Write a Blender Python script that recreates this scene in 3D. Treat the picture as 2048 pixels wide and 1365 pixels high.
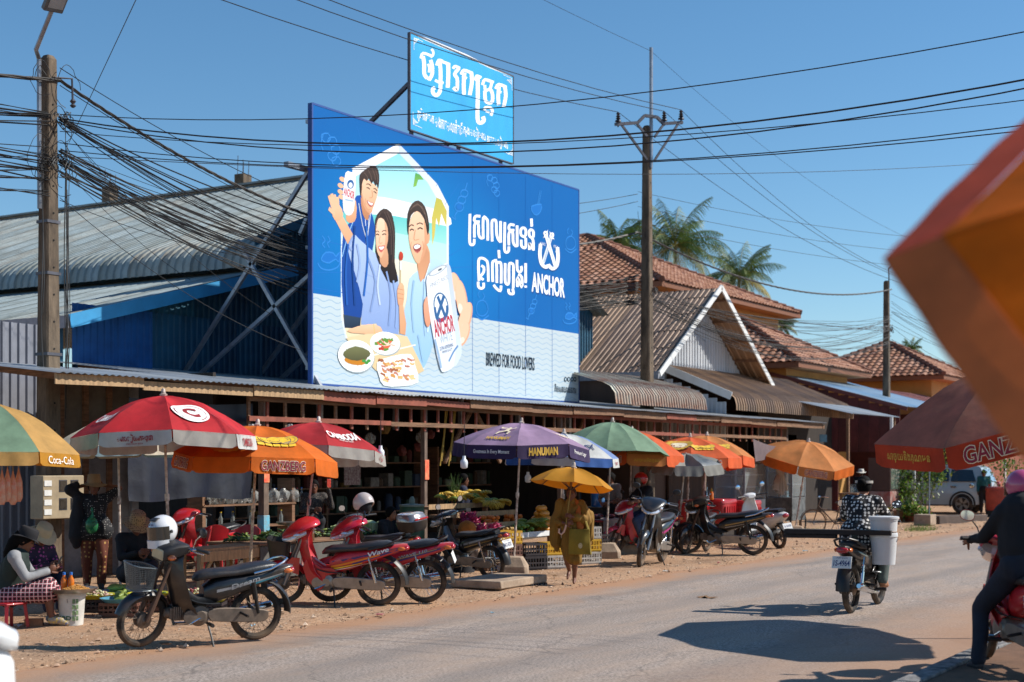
import bpy, math, random
from mathutils import Vector, Matrix
from mathutils.bvhtree import BVHTree
from mathutils.noise import noise as pnoise
R = math.radians
V = Vector
random.seed(7)
for o in list(bpy.data.objects): bpy.data.objects.remove(o)
scene = bpy.context.scene
C = scene.collection
# ------------------------------------------------------------------ camera, sky, sun, exposure
F, TH, HOR, HC = 2900.0, math.atan(1809/2900.0), 925.0, 1.9      # focal (photo px), street angle, horizon row, eye height
SN, CS = math.sin(TH), math.cos(TH)
cd = bpy.data.cameras.new('camera'); cam = bpy.data.objects.new('camera', cd); C.objects.link(cam)
cam.location = (0, 0, HC); cam.rotation_euler = (R(90), 0, math.atan2(SN, CS) - R(90))
cd.lens = 36*F/2048; cd.sensor_width = 36; cd.shift_y = (HOR-682.5)/2048
cd.clip_start = .1; cd.clip_end = 3000
cd.dof.use_dof = True; cd.dof.focus_distance = 19.5; cd.dof.aperture_fstop = 1.9
scene.camera = cam
SUN_EL, SUN_AZ = R(40.5), math.atan2(.62, -.78)                     # azimuth clockwise from +Y
w = bpy.data.worlds.new('World'); scene.world = w; w.use_nodes = True
nt = w.node_tree; nt.nodes.clear()
sky = nt.nodes.new('ShaderNodeTexSky'); sky.sky_type = 'NISHITA'; sky.sun_disc = False
sky.sun_elevation = SUN_EL; sky.sun_rotation = SUN_AZ; sky.air_density = 1.0; sky.dust_density = .05; sky.ozone_density = 5
bg = nt.nodes.new('ShaderNodeBackground'); bg.inputs[1].default_value = .105
hs = nt.nodes.new('ShaderNodeHueSaturation'); hs.inputs['Saturation'].default_value = 1.12; hs.inputs['Hue'].default_value = .493
ow = nt.nodes.new('ShaderNodeOutputWorld'); nt.links.new(sky.outputs[0], hs.inputs['Color']); nt.links.new(hs.outputs[0], bg.inputs[0]); nt.links.new(bg.outputs[0], ow.inputs[0])
sl = bpy.data.lights.new('sun', 'SUN'); sl.energy = 5.0; sl.angle = R(.5); sl.color = (1, .945, .86)
so = bpy.data.objects.new('sun', sl); C.objects.link(so)
sd = V((math.sin(SUN_AZ)*math.cos(SUN_EL), math.cos(SUN_AZ)*math.cos(SUN_EL), math.sin(SUN_EL)))
so.rotation_euler = sd.to_track_quat('Z', 'Y').to_euler(); so.location = sd*60
vs = scene.view_settings
scene.display_settings.display_device = 'sRGB'
vs.view_transform = 'Standard'; vs.look = 'None'; vs.exposure = .3; vs.gamma = 1; vs.use_curve_mapping = False
scene.cycles.max_bounces = 7; scene.cycles.transparent_max_bounces = 12
# ------------------------------------------------------------------ places: X runs along the street, Y across it away from the camera
def ray(px): u = (px-1024)/F; return (u*SN+CS, SN-u*CS)
def at(px, py, t):                                                # photo pixel -> point on the plane Y = t
    a, b = ray(px); D = t/b
    return V((D*a, t, HC+(HOR-py)*D/F))
def at_s(px, py, s):
    a, b = ray(px); D = s/a
    return V((s, D*b, HC+(HOR-py)*D/F))
def at_d(px, py, D):
    a, b = ray(px); return V((D*a, D*b, HC+(HOR-py)*D/F))
def G(px, py): return at_d(px, py, HC*F/(py-HOR))
def lin(h):
    h = h.lstrip('#'); c = [int(h[i:i+2], 16)/255 for i in (0, 2, 4)]
    return tuple(x/12.92 if x <= .04045 else ((x+.055)/1.055)**2.4 for x in c)
# ------------------------------------------------------------------ materials
MATS = {}
def mat(name, col='808080', rough=.6, metal=0, var=.12, scale=6, bump=0, bscale=40, coat=0, trans=0, alpha=1, glass=0, emit=0, dust=0, stretch=None, dark=None, spec=.5):
    if name in MATS: return MATS[name]
    m = bpy.data.materials.new(name); m.use_nodes = True; n = m.node_tree; L = n.links
    p = n.nodes['Principled BSDF']; c = lin(col) if isinstance(col, str) else col
    tc = n.nodes.new('ShaderNodeTexCoord'); src = tc.outputs['Object']
    if stretch:
        mp = n.nodes.new('ShaderNodeMapping'); mp.inputs['Scale'].default_value = stretch; L.new(src, mp.inputs[0]); src = mp.outputs[0]
    nz = n.nodes.new('ShaderNodeTexNoise'); nz.inputs['Scale'].default_value = scale; nz.inputs['Detail'].default_value = 6; nz.inputs['Roughness'].default_value = .65
    L.new(src, nz.inputs['Vector'])
    mx = n.nodes.new('ShaderNodeMix'); mx.data_type = 'RGBA'
    d = lin(dark) if dark else tuple(x*(1-var) for x in c)
    mx.inputs[6].default_value = (*d, 1); mx.inputs[7].default_value = (*[min(1, x*(1+var)) for x in c], 1)
    rp = n.nodes.new('ShaderNodeMapRange'); rp.inputs[1].default_value = .32; rp.inputs[2].default_value = .68
    L.new(nz.outputs[0], rp.inputs[0]); L.new(rp.outputs[0], mx.inputs[0]); out = mx.outputs[2]
    if dust:
        n2 = n.nodes.new('ShaderNodeTexNoise'); n2.inputs['Scale'].default_value = 4; n2.inputs['Detail'].default_value = 8; L.new(tc.outputs['Object'], n2.inputs['Vector'])
        r2 = n.nodes.new('ShaderNodeMapRange'); r2.inputs[1].default_value = .45; r2.inputs[2].default_value = .75; r2.inputs[4].default_value = dust; L.new(n2.outputs[0], r2.inputs[0])
        m2 = n.nodes.new('ShaderNodeMix'); m2.data_type = 'RGBA'; m2.inputs[7].default_value = (.30, .19, .11, 1); L.new(r2.outputs[0], m2.inputs[0]); L.new(out, m2.inputs[6]); out = m2.outputs[2]
    L.new(out, p.inputs['Base Color'])
    p.inputs['Roughness'].default_value = rough; p.inputs['Metallic'].default_value = metal; p.inputs['Specular IOR Level'].default_value = spec
    if coat: p.inputs['Coat Weight'].default_value = coat; p.inputs['Coat Roughness'].default_value = .06
    if glass: p.inputs['Transmission Weight'].default_value = glass; p.inputs['IOR'].default_value = 1.3
    if alpha < 1: p.inputs['Alpha'].default_value = alpha
    if emit: p.inputs['Emission Color'].default_value = (*c, 1); p.inputs['Emission Strength'].default_value = emit
    if bump:
        bz = n.nodes.new('ShaderNodeTexNoise'); bz.inputs['Scale'].default_value = bscale; bz.inputs['Detail'].default_value = 5; L.new(src, bz.inputs['Vector'])
        bp = n.nodes.new('ShaderNodeBump'); bp.inputs['Strength'].default_value = bump; bp.inputs['Distance'].default_value = .02; L.new(bz.outputs[0], bp.inputs['Height']); L.new(bp.outputs[0], p.inputs['Normal'])
    if trans:                                                      # thin cloth that lets light through
        tl = n.nodes.new('ShaderNodeBsdfTranslucent'); L.new(out, tl.inputs[0]); ms = n.nodes.new('ShaderNodeMixShader'); ms.inputs[0].default_value = trans
        L.new(p.outputs[0], ms.inputs[1]); L.new(tl.outputs[0], ms.inputs[2]); L.new(ms.outputs[0], n.nodes['Material Output'].inputs[0])
    MATS[name] = m
    return m
def vmat(name, rough=.5, coat=0):                                 # printed colours stored on the vertices (flat print only)
    if name in MATS: return MATS[name]
    m = bpy.data.materials.new(name); m.use_nodes = True; n = m.node_tree; p = n.nodes['Principled BSDF']
    a = n.nodes.new('ShaderNodeVertexColor'); a.layer_name = 'Col'; n.links.new(a.outputs[0], p.inputs['Base Color'])
    p.inputs['Roughness'].default_value = rough; p.inputs['Specular IOR Level'].default_value = .15; p.inputs['Coat Weight'].default_value = coat; MATS[name] = m
    return m
def dots_mat(name, base, dot, scale=30, r=.32, rough=.8):          # printed dots on cloth
    if name in MATS: return MATS[name]
    m = mat(name, base, rough); n = m.node_tree; L = n.links; p = n.nodes['Principled BSDF']
    tc = n.nodes.new('ShaderNodeTexCoord'); vo = n.nodes.new('ShaderNodeTexVoronoi'); vo.inputs['Scale'].default_value = scale; vo.inputs['Randomness'].default_value = .42
    L.new(tc.outputs['Object'], vo.inputs['Vector'])
    rp = n.nodes.new('ShaderNodeMapRange'); rp.inputs[1].default_value = r; rp.inputs[2].default_value = r+.04; rp.inputs[3].default_value = 1; rp.inputs[4].default_value = 0; L.new(vo.outputs[0], rp.inputs[0])
    mx = n.nodes.new('ShaderNodeMix'); mx.data_type = 'RGBA'; mx.inputs[6].default_value = (*lin(base), 1); mx.inputs[7].default_value = (*lin(dot), 1)
    L.new(rp.outputs[0], mx.inputs[0]); L.new(mx.outputs[2], p.inputs['Base Color'])
    return m
def check_mat(name, cols, scale=9):                                # woven tartan
    if name in MATS: return MATS[name]
    m = mat(name, cols[0], .85); n = m.node_tree; L = n.links; p = n.nodes['Principled BSDF']; tc = n.nodes.new('ShaderNodeTexCoord'); prev = None
    last = n.nodes.new('ShaderNodeRGB'); last.outputs[0].default_value = (*lin(cols[0]), 1); cur = last.outputs[0]
    for k, (dr, cc, th, sc) in enumerate((('X', cols[1], .6, 1), ('Z', cols[1], .6, 1), ('X', cols[2], .9, 1), ('Z', cols[2], .9, 1))):
        wv = n.nodes.new('ShaderNodeTexWave'); wv.bands_direction = dr; wv.inputs['Scale'].default_value = scale*sc; wv.inputs['Distortion'].default_value = .6; L.new(tc.outputs['Object'], wv.inputs[0])
        rp = n.nodes.new('ShaderNodeMapRange'); rp.inputs[1].default_value = th; rp.inputs[2].default_value = th+.06; rp.inputs[4].default_value = .75; L.new(wv.outputs[1], rp.inputs[0])
        mx = n.nodes.new('ShaderNodeMix'); mx.data_type = 'RGBA'; mx.inputs[7].default_value = (*lin(cc), 1); L.new(rp.outputs[0], mx.inputs[0]); L.new(cur, mx.inputs[6]); cur = mx.outputs[2]
    L.new(cur, p.inputs['Base Color'])
    return m
# ------------------------------------------------------------------ mesh building
def frame(d, up=V((0, 0, 1))):
    d = d.normalized(); a = up.cross(d)
    if a.length < 1e-4: a = V((1, 0, 0)).cross(d)
    if a.length < 1e-4: a = V((0, 1, 0)).cross(d)
    a.normalize(); return a, d.cross(a)
class B:
    def __init__(s): s.v = []; s.f = []; s.m = []; s.c = None
    def add(s, vs_, fs, m=0):
        o = len(s.v); s.v += [tuple(p) for p in vs_]; s.f += [tuple(i+o for i in q) for q in fs]; s.m += [m]*len(fs); return s
    def box(s, x0, x1, y0, y1, z0, z1, m=0, M=None):
        p = [V((x, y, z)) for z in (z0, z1) for y in (y0, y1) for x in (x0, x1)]
        if M: p = [M @ q for q in p]
        return s.add(p, [(0, 2, 3, 1), (4, 5, 7, 6), (0, 1, 5, 4), (2, 6, 7, 3), (0, 4, 6, 2), (1, 3, 7, 5)], m)
    def bar(s, p, q, w=.05, h=.05, m=0, up=V((0, 0, 1))):
        p, q = V(p), V(q); a, b = frame(q-p, up); a *= w/2; b *= h/2
        return s.add([c+x*a+y*b for c in (p, q) for x, y in ((-1, -1), (1, -1), (1, 1), (-1, 1))], [(0, 3, 2, 1), (4, 5, 6, 7), (0, 1, 5, 4), (1, 2, 6, 5), (2, 3, 7, 6), (3, 0, 4, 7)], m)
    def loft(s, rings, m=0, cap=True, closed=True):
        k = len(rings[0]); vs_ = [p for r in rings for p in r]; fs = []
        for i in range(len(rings)-1):
            for j in range(k if closed else k-1):
                a, b = i*k+j, i*k+(j+1) % k; fs.append((a, b, b+k, a+k))
        if cap and closed: fs.append(tuple(range(k-1, -1, -1))); fs.append(tuple((len(rings)-1)*k+j for j in range(k)))
        return s.add(vs_, fs, m)
    def tube(s, pts, r=.02, n=6, m=0, cap=True, flat=1):
        pts = [V(p) for p in pts]; rs = r if isinstance(r, (list, tuple)) else [r]*len(pts); rings = []; a0 = None
        for i, p in enumerate(pts):
            d = pts[min(i+1, len(pts)-1)]-pts[max(i-1, 0)]
            if d.length < 1e-7: d = V((0, 0, 1))
            d.normalize()
            if a0 is None: a, b = frame(d)
            else:
                a = a0-d*a0.dot(d)
                if a.length < 1e-5: a, b = frame(d)
                a.normalize(); b = d.cross(a)
            a0 = a
            rings.append([p+(a*math.cos(2*math.pi*j/n)+b*math.sin(2*math.pi*j/n)*flat)*rs[i] for j in range(n)])
        return s.loft(rings, m, cap)
    def lathe(s, prof, n=16, o=(0, 0, 0), ax=(0, 0, 1), m=0, cap=True, sx=1):
        ax = V(ax).normalized(); a, b = frame(ax); o = V(o)
        return s.loft([[o+ax*z+(a*math.cos(2*math.pi*j/n)*sx+b*math.sin(2*math.pi*j/n))*r for j in range(n)] for r, z in prof], m, cap)
    def ell(s, c, rad, n=12, k=8, m=0, M=None):
        c = V(c); rings = []
        for i in range(k+1):
            t = math.pi*i/k; z, q = -math.cos(t), max(math.sin(t), .02); ring = []
            for j in range(n):
                p = V((rad[0]*q*math.cos(2*math.pi*j/n), rad[1]*q*math.sin(2*math.pi*j/n), rad[2]*z)); ring.append(c+(M @ p if M else p))
            rings.append(ring)
        return s.loft(rings, m)
    def grid(s, nu, nv, fn, m=0):
        vs_ = [fn(i/nu, j/nv) for j in range(nv+1) for i in range(nu+1)]
        return s.add(vs_, [(j*(nu+1)+i, j*(nu+1)+i+1, (j+1)*(nu+1)+i+1, (j+1)*(nu+1)+i) for j in range(nv) for i in range(nu)], m)
    def shell(s, nu, nv, fn, th, m=0):                             # grid with thickness along its normal
        P = [[V(fn(i/nu, j/nv)) for i in range(nu+1)] for j in range(nv+1)]; Q = []
        for j in range(nv+1):
            row = []
            for i in range(nu+1):
                du = P[j][min(i+1, nu)]-P[j][max(i-1, 0)]; dv = P[min(j+1, nv)][i]-P[max(j-1, 0)][i]; nn = du.cross(dv)
                row.append(P[j][i]-(nn.normalized()*th if nn.length > 1e-9 else V()))
            Q.append(row)
        k = (nu+1)*(nv+1); id_ = lambda i, j: j*(nu+1)+i; fs = []
        for j in range(nv):
            for i in range(nu):
                q = (id_(i, j), id_(i+1, j), id_(i+1, j+1), id_(i, j+1)); fs += [q, tuple(x+k for x in reversed(q))]
        rim = [id_(i, 0) for i in range(nu)]+[id_(nu, j) for j in range(nv)]+[id_(i, nv) for i in range(nu, 0, -1)]+[id_(0, j) for j in range(nv, 0, -1)]
        for a, b in zip(rim, rim[1:]+rim[:1]): fs.append((b, a, a+k, b+k))
        return s.add([p for r in P for p in r]+[p for r in Q for p in r], fs, m)
    def prism(s, poly, off, m=0):                                  # 3-D outline pushed along off
        n = len(poly); off = V(off); poly = [V(p) for p in poly]
        return s.add(poly+[p+off for p in poly], [tuple(range(n-1, -1, -1)), tuple(range(n, 2*n))]+[(i, (i+1) % n, (i+1) % n+n, i+n) for i in range(n)], m)
    def mesh(s, name, mats, smooth=35):
        me = bpy.data.meshes.new(name); me.from_pydata(s.v, [], s.f)
        for x in (mats if isinstance(mats, (list, tuple)) else [mats]): me.materials.append(x)
        if max(s.m, default=0): me.polygons.foreach_set('material_index', s.m)
        if smooth:
            me.polygons.foreach_set('use_smooth', [True]*len(me.polygons)); me.set_sharp_from_angle(angle=R(smooth))
        if s.c:
            ca = me.color_attributes.new('Col', 'FLOAT_COLOR', 'POINT')
            ca.data.foreach_set('color', [x for c in s.c for x in (*c, 1)])
        me.update(); return me
    def obj(s, name, mats, parent=None, smooth=35, bev=0, M=None):
        o = bpy.data.objects.new(name, s.mesh(name, mats, smooth)); C.objects.link(o); o.parent = parent
        if M is not None: o.matrix_basis = M
        if bev:
            b = o.modifiers.new('bevel', 'BEVEL'); b.width = bev; b.segments = 2; b.limit_method = 'ANGLE'; b.angle_limit = R(40)
        return o
def inst(name, me, parent, M=None):
    o = bpy.data.objects.new(name, me); C.objects.link(o); o.parent = parent
    if M is not None: o.matrix_basis = M
    return o
def thing(name, label, cat, loc=(0, 0, 0), rz=0, group=None, M=None, sc=1):
    o = bpy.data.objects.new(name, None); C.objects.link(o); o.empty_display_size = .2
    if M is not None: o.matrix_basis = M
    else: o.location = loc; o.rotation_euler = (0, 0, rz); o.scale = (sc, sc, sc)
    o['label'] = label; o['category'] = cat
    if group: o['group'] = group
    return o
def tag(o, label, cat, group=None):
    o['label'] = label; o['category'] = cat
    if group: o['group'] = group
    return o
def struct(o, kind='structure'): o['kind'] = kind; return o
def copy_tree(o, M=None, label=None, parent=None):
    c = o.copy(); C.objects.link(c); c.parent = parent
    if M is not None: c.matrix_basis = M
    if label: c['label'] = label
    for ch in o.children: copy_tree(ch, None, None, c)
    return c
def TRS(loc, rz=0, ry=0, rx=0, sc=1):
    return Matrix.Translation(loc) @ Matrix.Rotation(rz, 4, 'Z') @ Matrix.Rotation(ry, 4, 'Y') @ Matrix.Rotation(rx, 4, 'X') @ Matrix.Diagonal((*([sc]*3 if not isinstance(sc, tuple) else sc), 1))
def axes(o, x, y, z=None):                                         # matrix from an origin and two axes
    x = V(x).normalized(); y = V(y); y = (y-x*y.dot(x)).normalized(); z = x.cross(y)
    M = Matrix((x, y, z)).transposed().to_4x4(); M.translation = V(o); return M
def sup(n, a, b, pw=2.5):                                          # superellipse outline
    out = []
    for j in range(n):
        t = 2*math.pi*j/n; c, s_ = math.cos(t), math.sin(t)
        out.append((a*math.copysign(abs(c)**(2/pw), c), b*math.copysign(abs(s_)**(2/pw), s_)))
    return out
def smoothpoly(pts, k=3, closed=True):                             # Catmull-Rom
    n = len(pts); out = []; pts = [V((*p, 0)) if len(p) == 2 else V(p) for p in pts]
    for i in range(n if closed else n-1):
        p0, p1, p2, p3 = (pts[(i+q) % n] if closed else pts[max(0, min(n-1, i+q))] for q in (-1, 0, 1, 2))
        for j in range(k):
            t = j/k; out.append(.5*((2*p1)+(p2-p0)*t+(2*p0-5*p1+4*p2-p3)*t*t+(3*p1-p0-3*p2+p3)*t**3))
    if not closed: out.append(pts[-1])
    return out
# lettering made with Blender's own font, as flat outlines of unit height
TXT = {}
TMP = bpy.data.scenes.new('tmp')                                  # scratch scene, removed at the end
def bake(o):
    TMP.collection.objects.link(o)
    with bpy.context.temp_override(scene=TMP, view_layer=TMP.view_layers[0]):
        dg = bpy.context.evaluated_depsgraph_get(); return bpy.data.meshes.new_from_object(o.evaluated_get(dg))
def text2d(s, bold=0.0):
    key = (s, bold)
    if key not in TXT:
        cu = bpy.data.curves.new('t', 'FONT'); cu.body = s; cu.resolution_u = 3; cu.offset = bold; cu.fill_mode = 'BOTH'
        o = bpy.data.objects.new('t', cu); me = bake(o)
        vv = [(v.co.x, v.co.y) for v in me.vertices]; ff = [tuple(p.vertices) for p in me.polygons]
        bpy.data.objects.remove(o); bpy.data.curves.remove(cu); bpy.data.meshes.remove(me)
        if not vv: vv = [(0, 0), (1, 0), (1, 1)]; ff = [(0, 1, 2)]
        if bold: text2d(s); x0, x1, y0, y1 = TXT[(s, 0.0)][2]
        else: x0, x1 = min(v[0] for v in vv), max(v[0] for v in vv); y0, y1 = min(v[1] for v in vv), max(v[1] for v in vv)
        TXT[key] = ([((x-(x0+x1)/2)/max(x1-x0, 1e-6), (y-(y0+y1)/2)/max(y1-y0, 1e-6)) for x, y in vv], ff, (x0, x1, y0, y1))
    return TXT[key]
def put_text(b, s, fn, bold=0.0, m=0):                             # fn maps (-.5...5, -.5...5) to a point
    vv, ff, _ = text2d(s, float(bold)); return b.add([fn(x, y) for x, y in vv], ff, m)
# ================================================================== the setting
def ground_mats():
    def base(name, c1, c2, c3, fine, rough):
        m = bpy.data.materials.new(name); m.use_nodes = True; n = m.node_tree; L = n.links; p = n.nodes['Principled BSDF']; p.inputs['Roughness'].default_value = rough; p.inputs['Specular IOR Level'].default_value = .25
        tc = n.nodes.new('ShaderNodeTexCoord'); O = tc.outputs['Object']
        def nz(sc, det=8, st=None):
            s_ = O
            if st: mp = n.nodes.new('ShaderNodeMapping'); mp.inputs['Scale'].default_value = st; L.new(O, mp.inputs[0]); s_ = mp.outputs[0]
            q = n.nodes.new('ShaderNodeTexNoise'); q.inputs['Scale'].default_value = sc; q.inputs['Detail'].default_value = det; q.inputs['Roughness'].default_value = .7; L.new(s_, q.inputs['Vector']); return q.outputs[0]
        def rng(x, a, b, lo=0, hi=1):
            r = n.nodes.new('ShaderNodeMapRange'); r.inputs[1].default_value = a; r.inputs[2].default_value = b; r.inputs[3].default_value = lo; r.inputs[4].default_value = hi; L.new(x, r.inputs[0]); return r.outputs[0]
        def mix(f, a, b_, mode='MIX'):
            x = n.nodes.new('ShaderNodeMix'); x.data_type = 'RGBA'; x.blend_type = mode
            (L.new(f, x.inputs[0]) if not isinstance(f, float) else setattr(x.inputs[0], 'default_value', f))
            for i, q in ((6, a), (7, b_)):
                if isinstance(q, tuple): x.inputs[i].default_value = (*q, 1)
                else: L.new(q, x.inputs[i])
            return x.outputs[2]
        return m, n, L, p, O, nz, rng, mix
    out = {}
    # asphalt: worn grey, speckled, dusted with red-brown earth along both edges
    m, n, L, p, O, nz, rng, mix = base('asphalt', 0, 0, 0, 0, .85)
    a = mix(rng(nz(38, 6), .36, .64), (.13, .108, .094), (.52, .425, .36)); a = mix(rng(nz(.9, 6, (.25, 1.6, 1)), .42, .66, 0, .38), a, (.16, .136, .12))
    a = mix(rng(nz(2.2, 8, (.3, 1, 1)), .44, .70, 0, .6), a, (.40, .285, .205))
    vo = n.nodes.new('ShaderNodeTexVoronoi'); vo.feature = 'DISTANCE_TO_EDGE'; vo.inputs['Scale'].default_value = .55
    wpn = n.nodes.new('ShaderNodeTexNoise'); wpn.inputs['Scale'].default_value = 1.5; wpn.inputs['Detail'].default_value = 6; L.new(O, wpn.inputs[0])
    wmx = n.nodes.new('ShaderNodeMix'); wmx.data_type = 'VECTOR'; wmx.inputs[0].default_value = .35; L.new(O, wmx.inputs[4]); L.new(wpn.outputs[1], wmx.inputs[5]); L.new(wmx.outputs[1], vo.inputs['Vector'])
    a = mix(rng(vo.outputs[0], 0, .005, .42, 0), a, (.06, .055, .05))
    sx = n.nodes.new('ShaderNodeSeparateXYZ'); L.new(O, sx.inputs[0])
    def add(x, y, k):
        q = n.nodes.new('ShaderNodeMath'); q.operation = 'MULTIPLY_ADD'; L.new(y, q.inputs[0]); q.inputs[1].default_value = k; L.new(x, q.inputs[2]); return q.outputs[0]
    nb = nz(.7, 9); ye = add(sx.outputs[1], nb, 2.2)
    wv = n.nodes.new('ShaderNodeTexWave'); wv.bands_direction = 'Y'; wv.inputs['Scale'].default_value = .21; wv.inputs['Distortion'].default_value = 5; wv.inputs['Detail'].default_value = 3; wv.inputs['Detail Scale'].default_value = .6; L.new(O, wv.inputs[0]); a = mix(rng(wv.outputs[1], .55, 1, 0, .34), a, (.17, .145, .13))
    pt = n.nodes.new('ShaderNodeTexVoronoi'); pt.inputs['Scale'].default_value = .33; pt.inputs['Randomness'].default_value = 1; L.new(wmx.outputs[1], pt.inputs['Vector']); a = mix(rng(pt.outputs[0], .12, .15, .7, 0), a, (.10, .09, .085))
    a = mix(rng(ye, 10.7, 11.7), a, (.40, .225, .130)); a = mix(rng(ye, 6.9, 5.3, 0, .8), a, (.36, .215, .135))
    L.new(a, p.inputs['Base Color']); bp = n.nodes.new('ShaderNodeBump'); bp.inputs['Strength'].default_value = .5; bp.inputs['Distance'].default_value = .012; L.new(nz(150, 3), bp.inputs['Height']); L.new(bp.outputs[0], p.inputs['Normal'])
    out['asphalt'] = m
    for nm, cols in (('gravel_earth', ((.20, .118, .07), (.66, .44, .285), (.48, .275, .155))), ('earth', ((.32, .18, .105), (.50, .31, .19), (.42, .26, .165)))):
        m, n, L, p, O, nz, rng, mix = base(nm, 0, 0, 0, 0, .95)
        a = mix(rng(nz(26, 8), .37, .63), cols[0], cols[1]); a = mix(rng(nz(1.3, 8), .42, .62, 0, .8), a, cols[2]); a = mix(rng(nz(.45, 7, (.5, 1, 1)), .53, .66, 0, .6), a, tuple(x*.42 for x in cols[2])); a = mix(rng(nz(6, 5, (.2, 1, 1)), .6, .72, 0, .4), a, tuple(min(1, x*1.25) for x in cols[1]))
        L.new(a, p.inputs['Base Color']); bp = n.nodes.new('ShaderNodeBump'); bp.inputs['Strength'].default_value = .9; bp.inputs['Distance'].default_value = .03; L.new(nz(42, 8), bp.inputs['Height']); L.new(bp.outputs[0], p.inputs['Normal'])
        out[nm] = m
    return out
GM = ground_mats()
b = B(); b.add([(-400, -400, 0), (900, -400, 0), (900, 900, 0), (-400, 900, 0)], [(0, 1, 2, 3)]); struct(b.obj('ground', GM['earth'], smooth=0))
b = B(); b.grid(60, 8, lambda u, v: V((-20+u*260, 3.75+v*7.35, .006+.05*math.sin(math.pi*v)))); struct(b.obj('road', GM['asphalt']))
def verge_z(x, y): return .035+.03*pnoise(V((x*.8, y*.8, 0)))+.012*pnoise(V((x*4, y*4, 3)))
def verge(u, v):
    x = 2+u*118; e = 10.75+.22*pnoise(V((x*.6, 0, 5)))+.08*pnoise(V((x*2.7, 1, 5))); y = e+v*(19-e)
    return V((x, y, .002 if v == 0 else verge_z(x, y)))
b = B(); b.grid(400, 26, verge); struct(b.obj('verge', GM['gravel_earth']))
stone_m = [mat('stone_a', 'b3937a', .9), mat('stone_b', '80664f', .9), mat('stone_c', 'cdb39a', .9)]
b = B(); rnd = random.Random(3)
for i in range(9000):
    x = 6+rnd.random()**1.5*44; y = 10.6+rnd.random()**1.25*5.6; s_ = rnd.uniform(.006, .016)*(1+1.6*(rnd.random() < .07)); z = verge_z(x, y)+s_*.25 if y > 10.95 else .03
    pts = [V((x, y, z))+V(d)*s_*rnd.uniform(.6, 1.3) for d in ((1, 0, 0), (0, 1, 0), (-1, 0, 0), (0, -1, 0), (0, 0, .8), (0, 0, -.6))]
    b.add(pts, [(0, 1, 4), (1, 2, 4), (2, 3, 4), (3, 0, 4), (1, 0, 5), (2, 1, 5), (3, 2, 5), (0, 3, 5)], rnd.randrange(3))
struct(b.obj('gravel', stone_m, smooth=0), 'stuff')['label'] = 'loose gravel and grit scattered over the earth roadside'
# near side: kerb and pavement
kerb_m = mat('kerb_concrete', '7c7a78', .8, var=.4, scale=9, bump=.4, dark='3c3a3a')
b = B(); b.box(-20, 120, -3, 3.42, .0, .10); struct(b.obj('pavement', mat('pavement_earth', '6a4c36', .95, var=.35, scale=3, bump=.3)))
kp = thing('kerb', 'worn pale concrete kerb at the near edge of the road', 'kerb', (0, 0, 0))
for i in range(-8, 40):
    b = B(); b.box(i*.9+.01, i*.9+.885, 3.43, 3.62+.012*rnd.random(), 0, .12+.012*rnd.random()); b.obj('kerb_block', kerb_m, kp, bev=.015)
# ------------------------------------------------------------------ helpers for sheet metal, tiles
def corr_mesh(name, U, path, width, pitch, amp, m, trap=True):
    """one corrugated sheet: U = unit vector across the ribs, path = points down the ribs"""
    per = max(1, round(width/pitch)); b = B(); U = V(U); path = [V(p) for p in path]; nn = []
    for i in range(len(path)):
        d = path[min(i+1, len(path)-1)]-path[max(i-1, 0)]; nn.append(U.cross(d).normalized())
    prof = []
    for k in range(per):
        x = k*width/per; q = width/per
        if trap: prof += [(x, 0), (x+q*.55, 0), (x+q*.66, amp), (x+q*.88, amp)]
        else: prof += [(x+q*j/6, amp*.5*(1-math.cos(2*math.pi*j/6))) for j in range(6)]
    prof.append((width+.01, 0))
    vs_ = [p+U*x+nn[i]*h for i, p in enumerate(path) for x, h in prof]; k = len(prof)
    b.add(vs_, [(i*k+j, i*k+j+1, (i+1)*k+j+1, (i+1)*k+j) for i in range(len(path)-1) for j in range(k-1)])
    return b.mesh(name, m, 30 if not trap else 20)
def corr_roof(parent, name, o, U, path, length, sheet=.9, pitch=.2, amp=.03, mats=None, trap=True, jit=.004):
    U = V(U).normalized(); n = max(1, round(length/sheet)); w = length/n; ms = [corr_mesh(name, U, path, w, pitch, amp, m, trap) for m in mats]
    up = U.cross(V(path[-1])-V(path[0])).normalized()
    for k in range(n):
        inst(name, ms[rnd.randrange(len(ms))], parent, Matrix.Translation(V(o)+U*w*k+up*(rnd.random()*jit+(.003 if k % 2 else 0))))
def post(b, x, y, z0, z1, w=.1, m=0): b.box(x-w/2, x+w/2, y-w/2, y+w/2, z0, z1, m)
wood = mat('weathered_wood', '7d5c44', .85, var=.4, scale=3, stretch=(1, 1, 8), bump=.3)
wood_red = mat('red_brown_wood', '8a4a38', .8, var=.35, scale=4, bump=.2)
wood_pale = mat('bare_pale_wood', 'a98a66', .8, var=.3, scale=5, stretch=(6, 6, 1), bump=.2)
steel = mat('grey_steel', '8d9199', .4, .7, var=.25, scale=5)
steel_d = mat('dark_steel', '55555c', .5, .6, var=.3, scale=5)
concrete = mat('pole_concrete', '665848', .9, var=.35, scale=3, bump=.35, stretch=(2, 2, .5), dark='3c3228')
zinc = [mat('zinc_a', 'a8adb0', .42, .55, var=.18, scale=1.5), mat('zinc_b', '989da2', .45, .5, var=.25, scale=1.2), mat('zinc_c', 'b4b6b4', .4, .5, var=.15, scale=2)]
bluesheet = [mat('blue_sheet_a', '0d5596', .6, var=.35, scale=1.2), mat('blue_sheet_b', '17506e', .6, var=.4, scale=1), mat('blue_sheet_c', '14425f', .6, var=.4, scale=1.4)]
tealsheet = [mat('teal_sheet_a', '1a566e', .6, var=.35, scale=1), mat('teal_sheet_b', '164a62', .6, var=.4, scale=1.3)]
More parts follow.
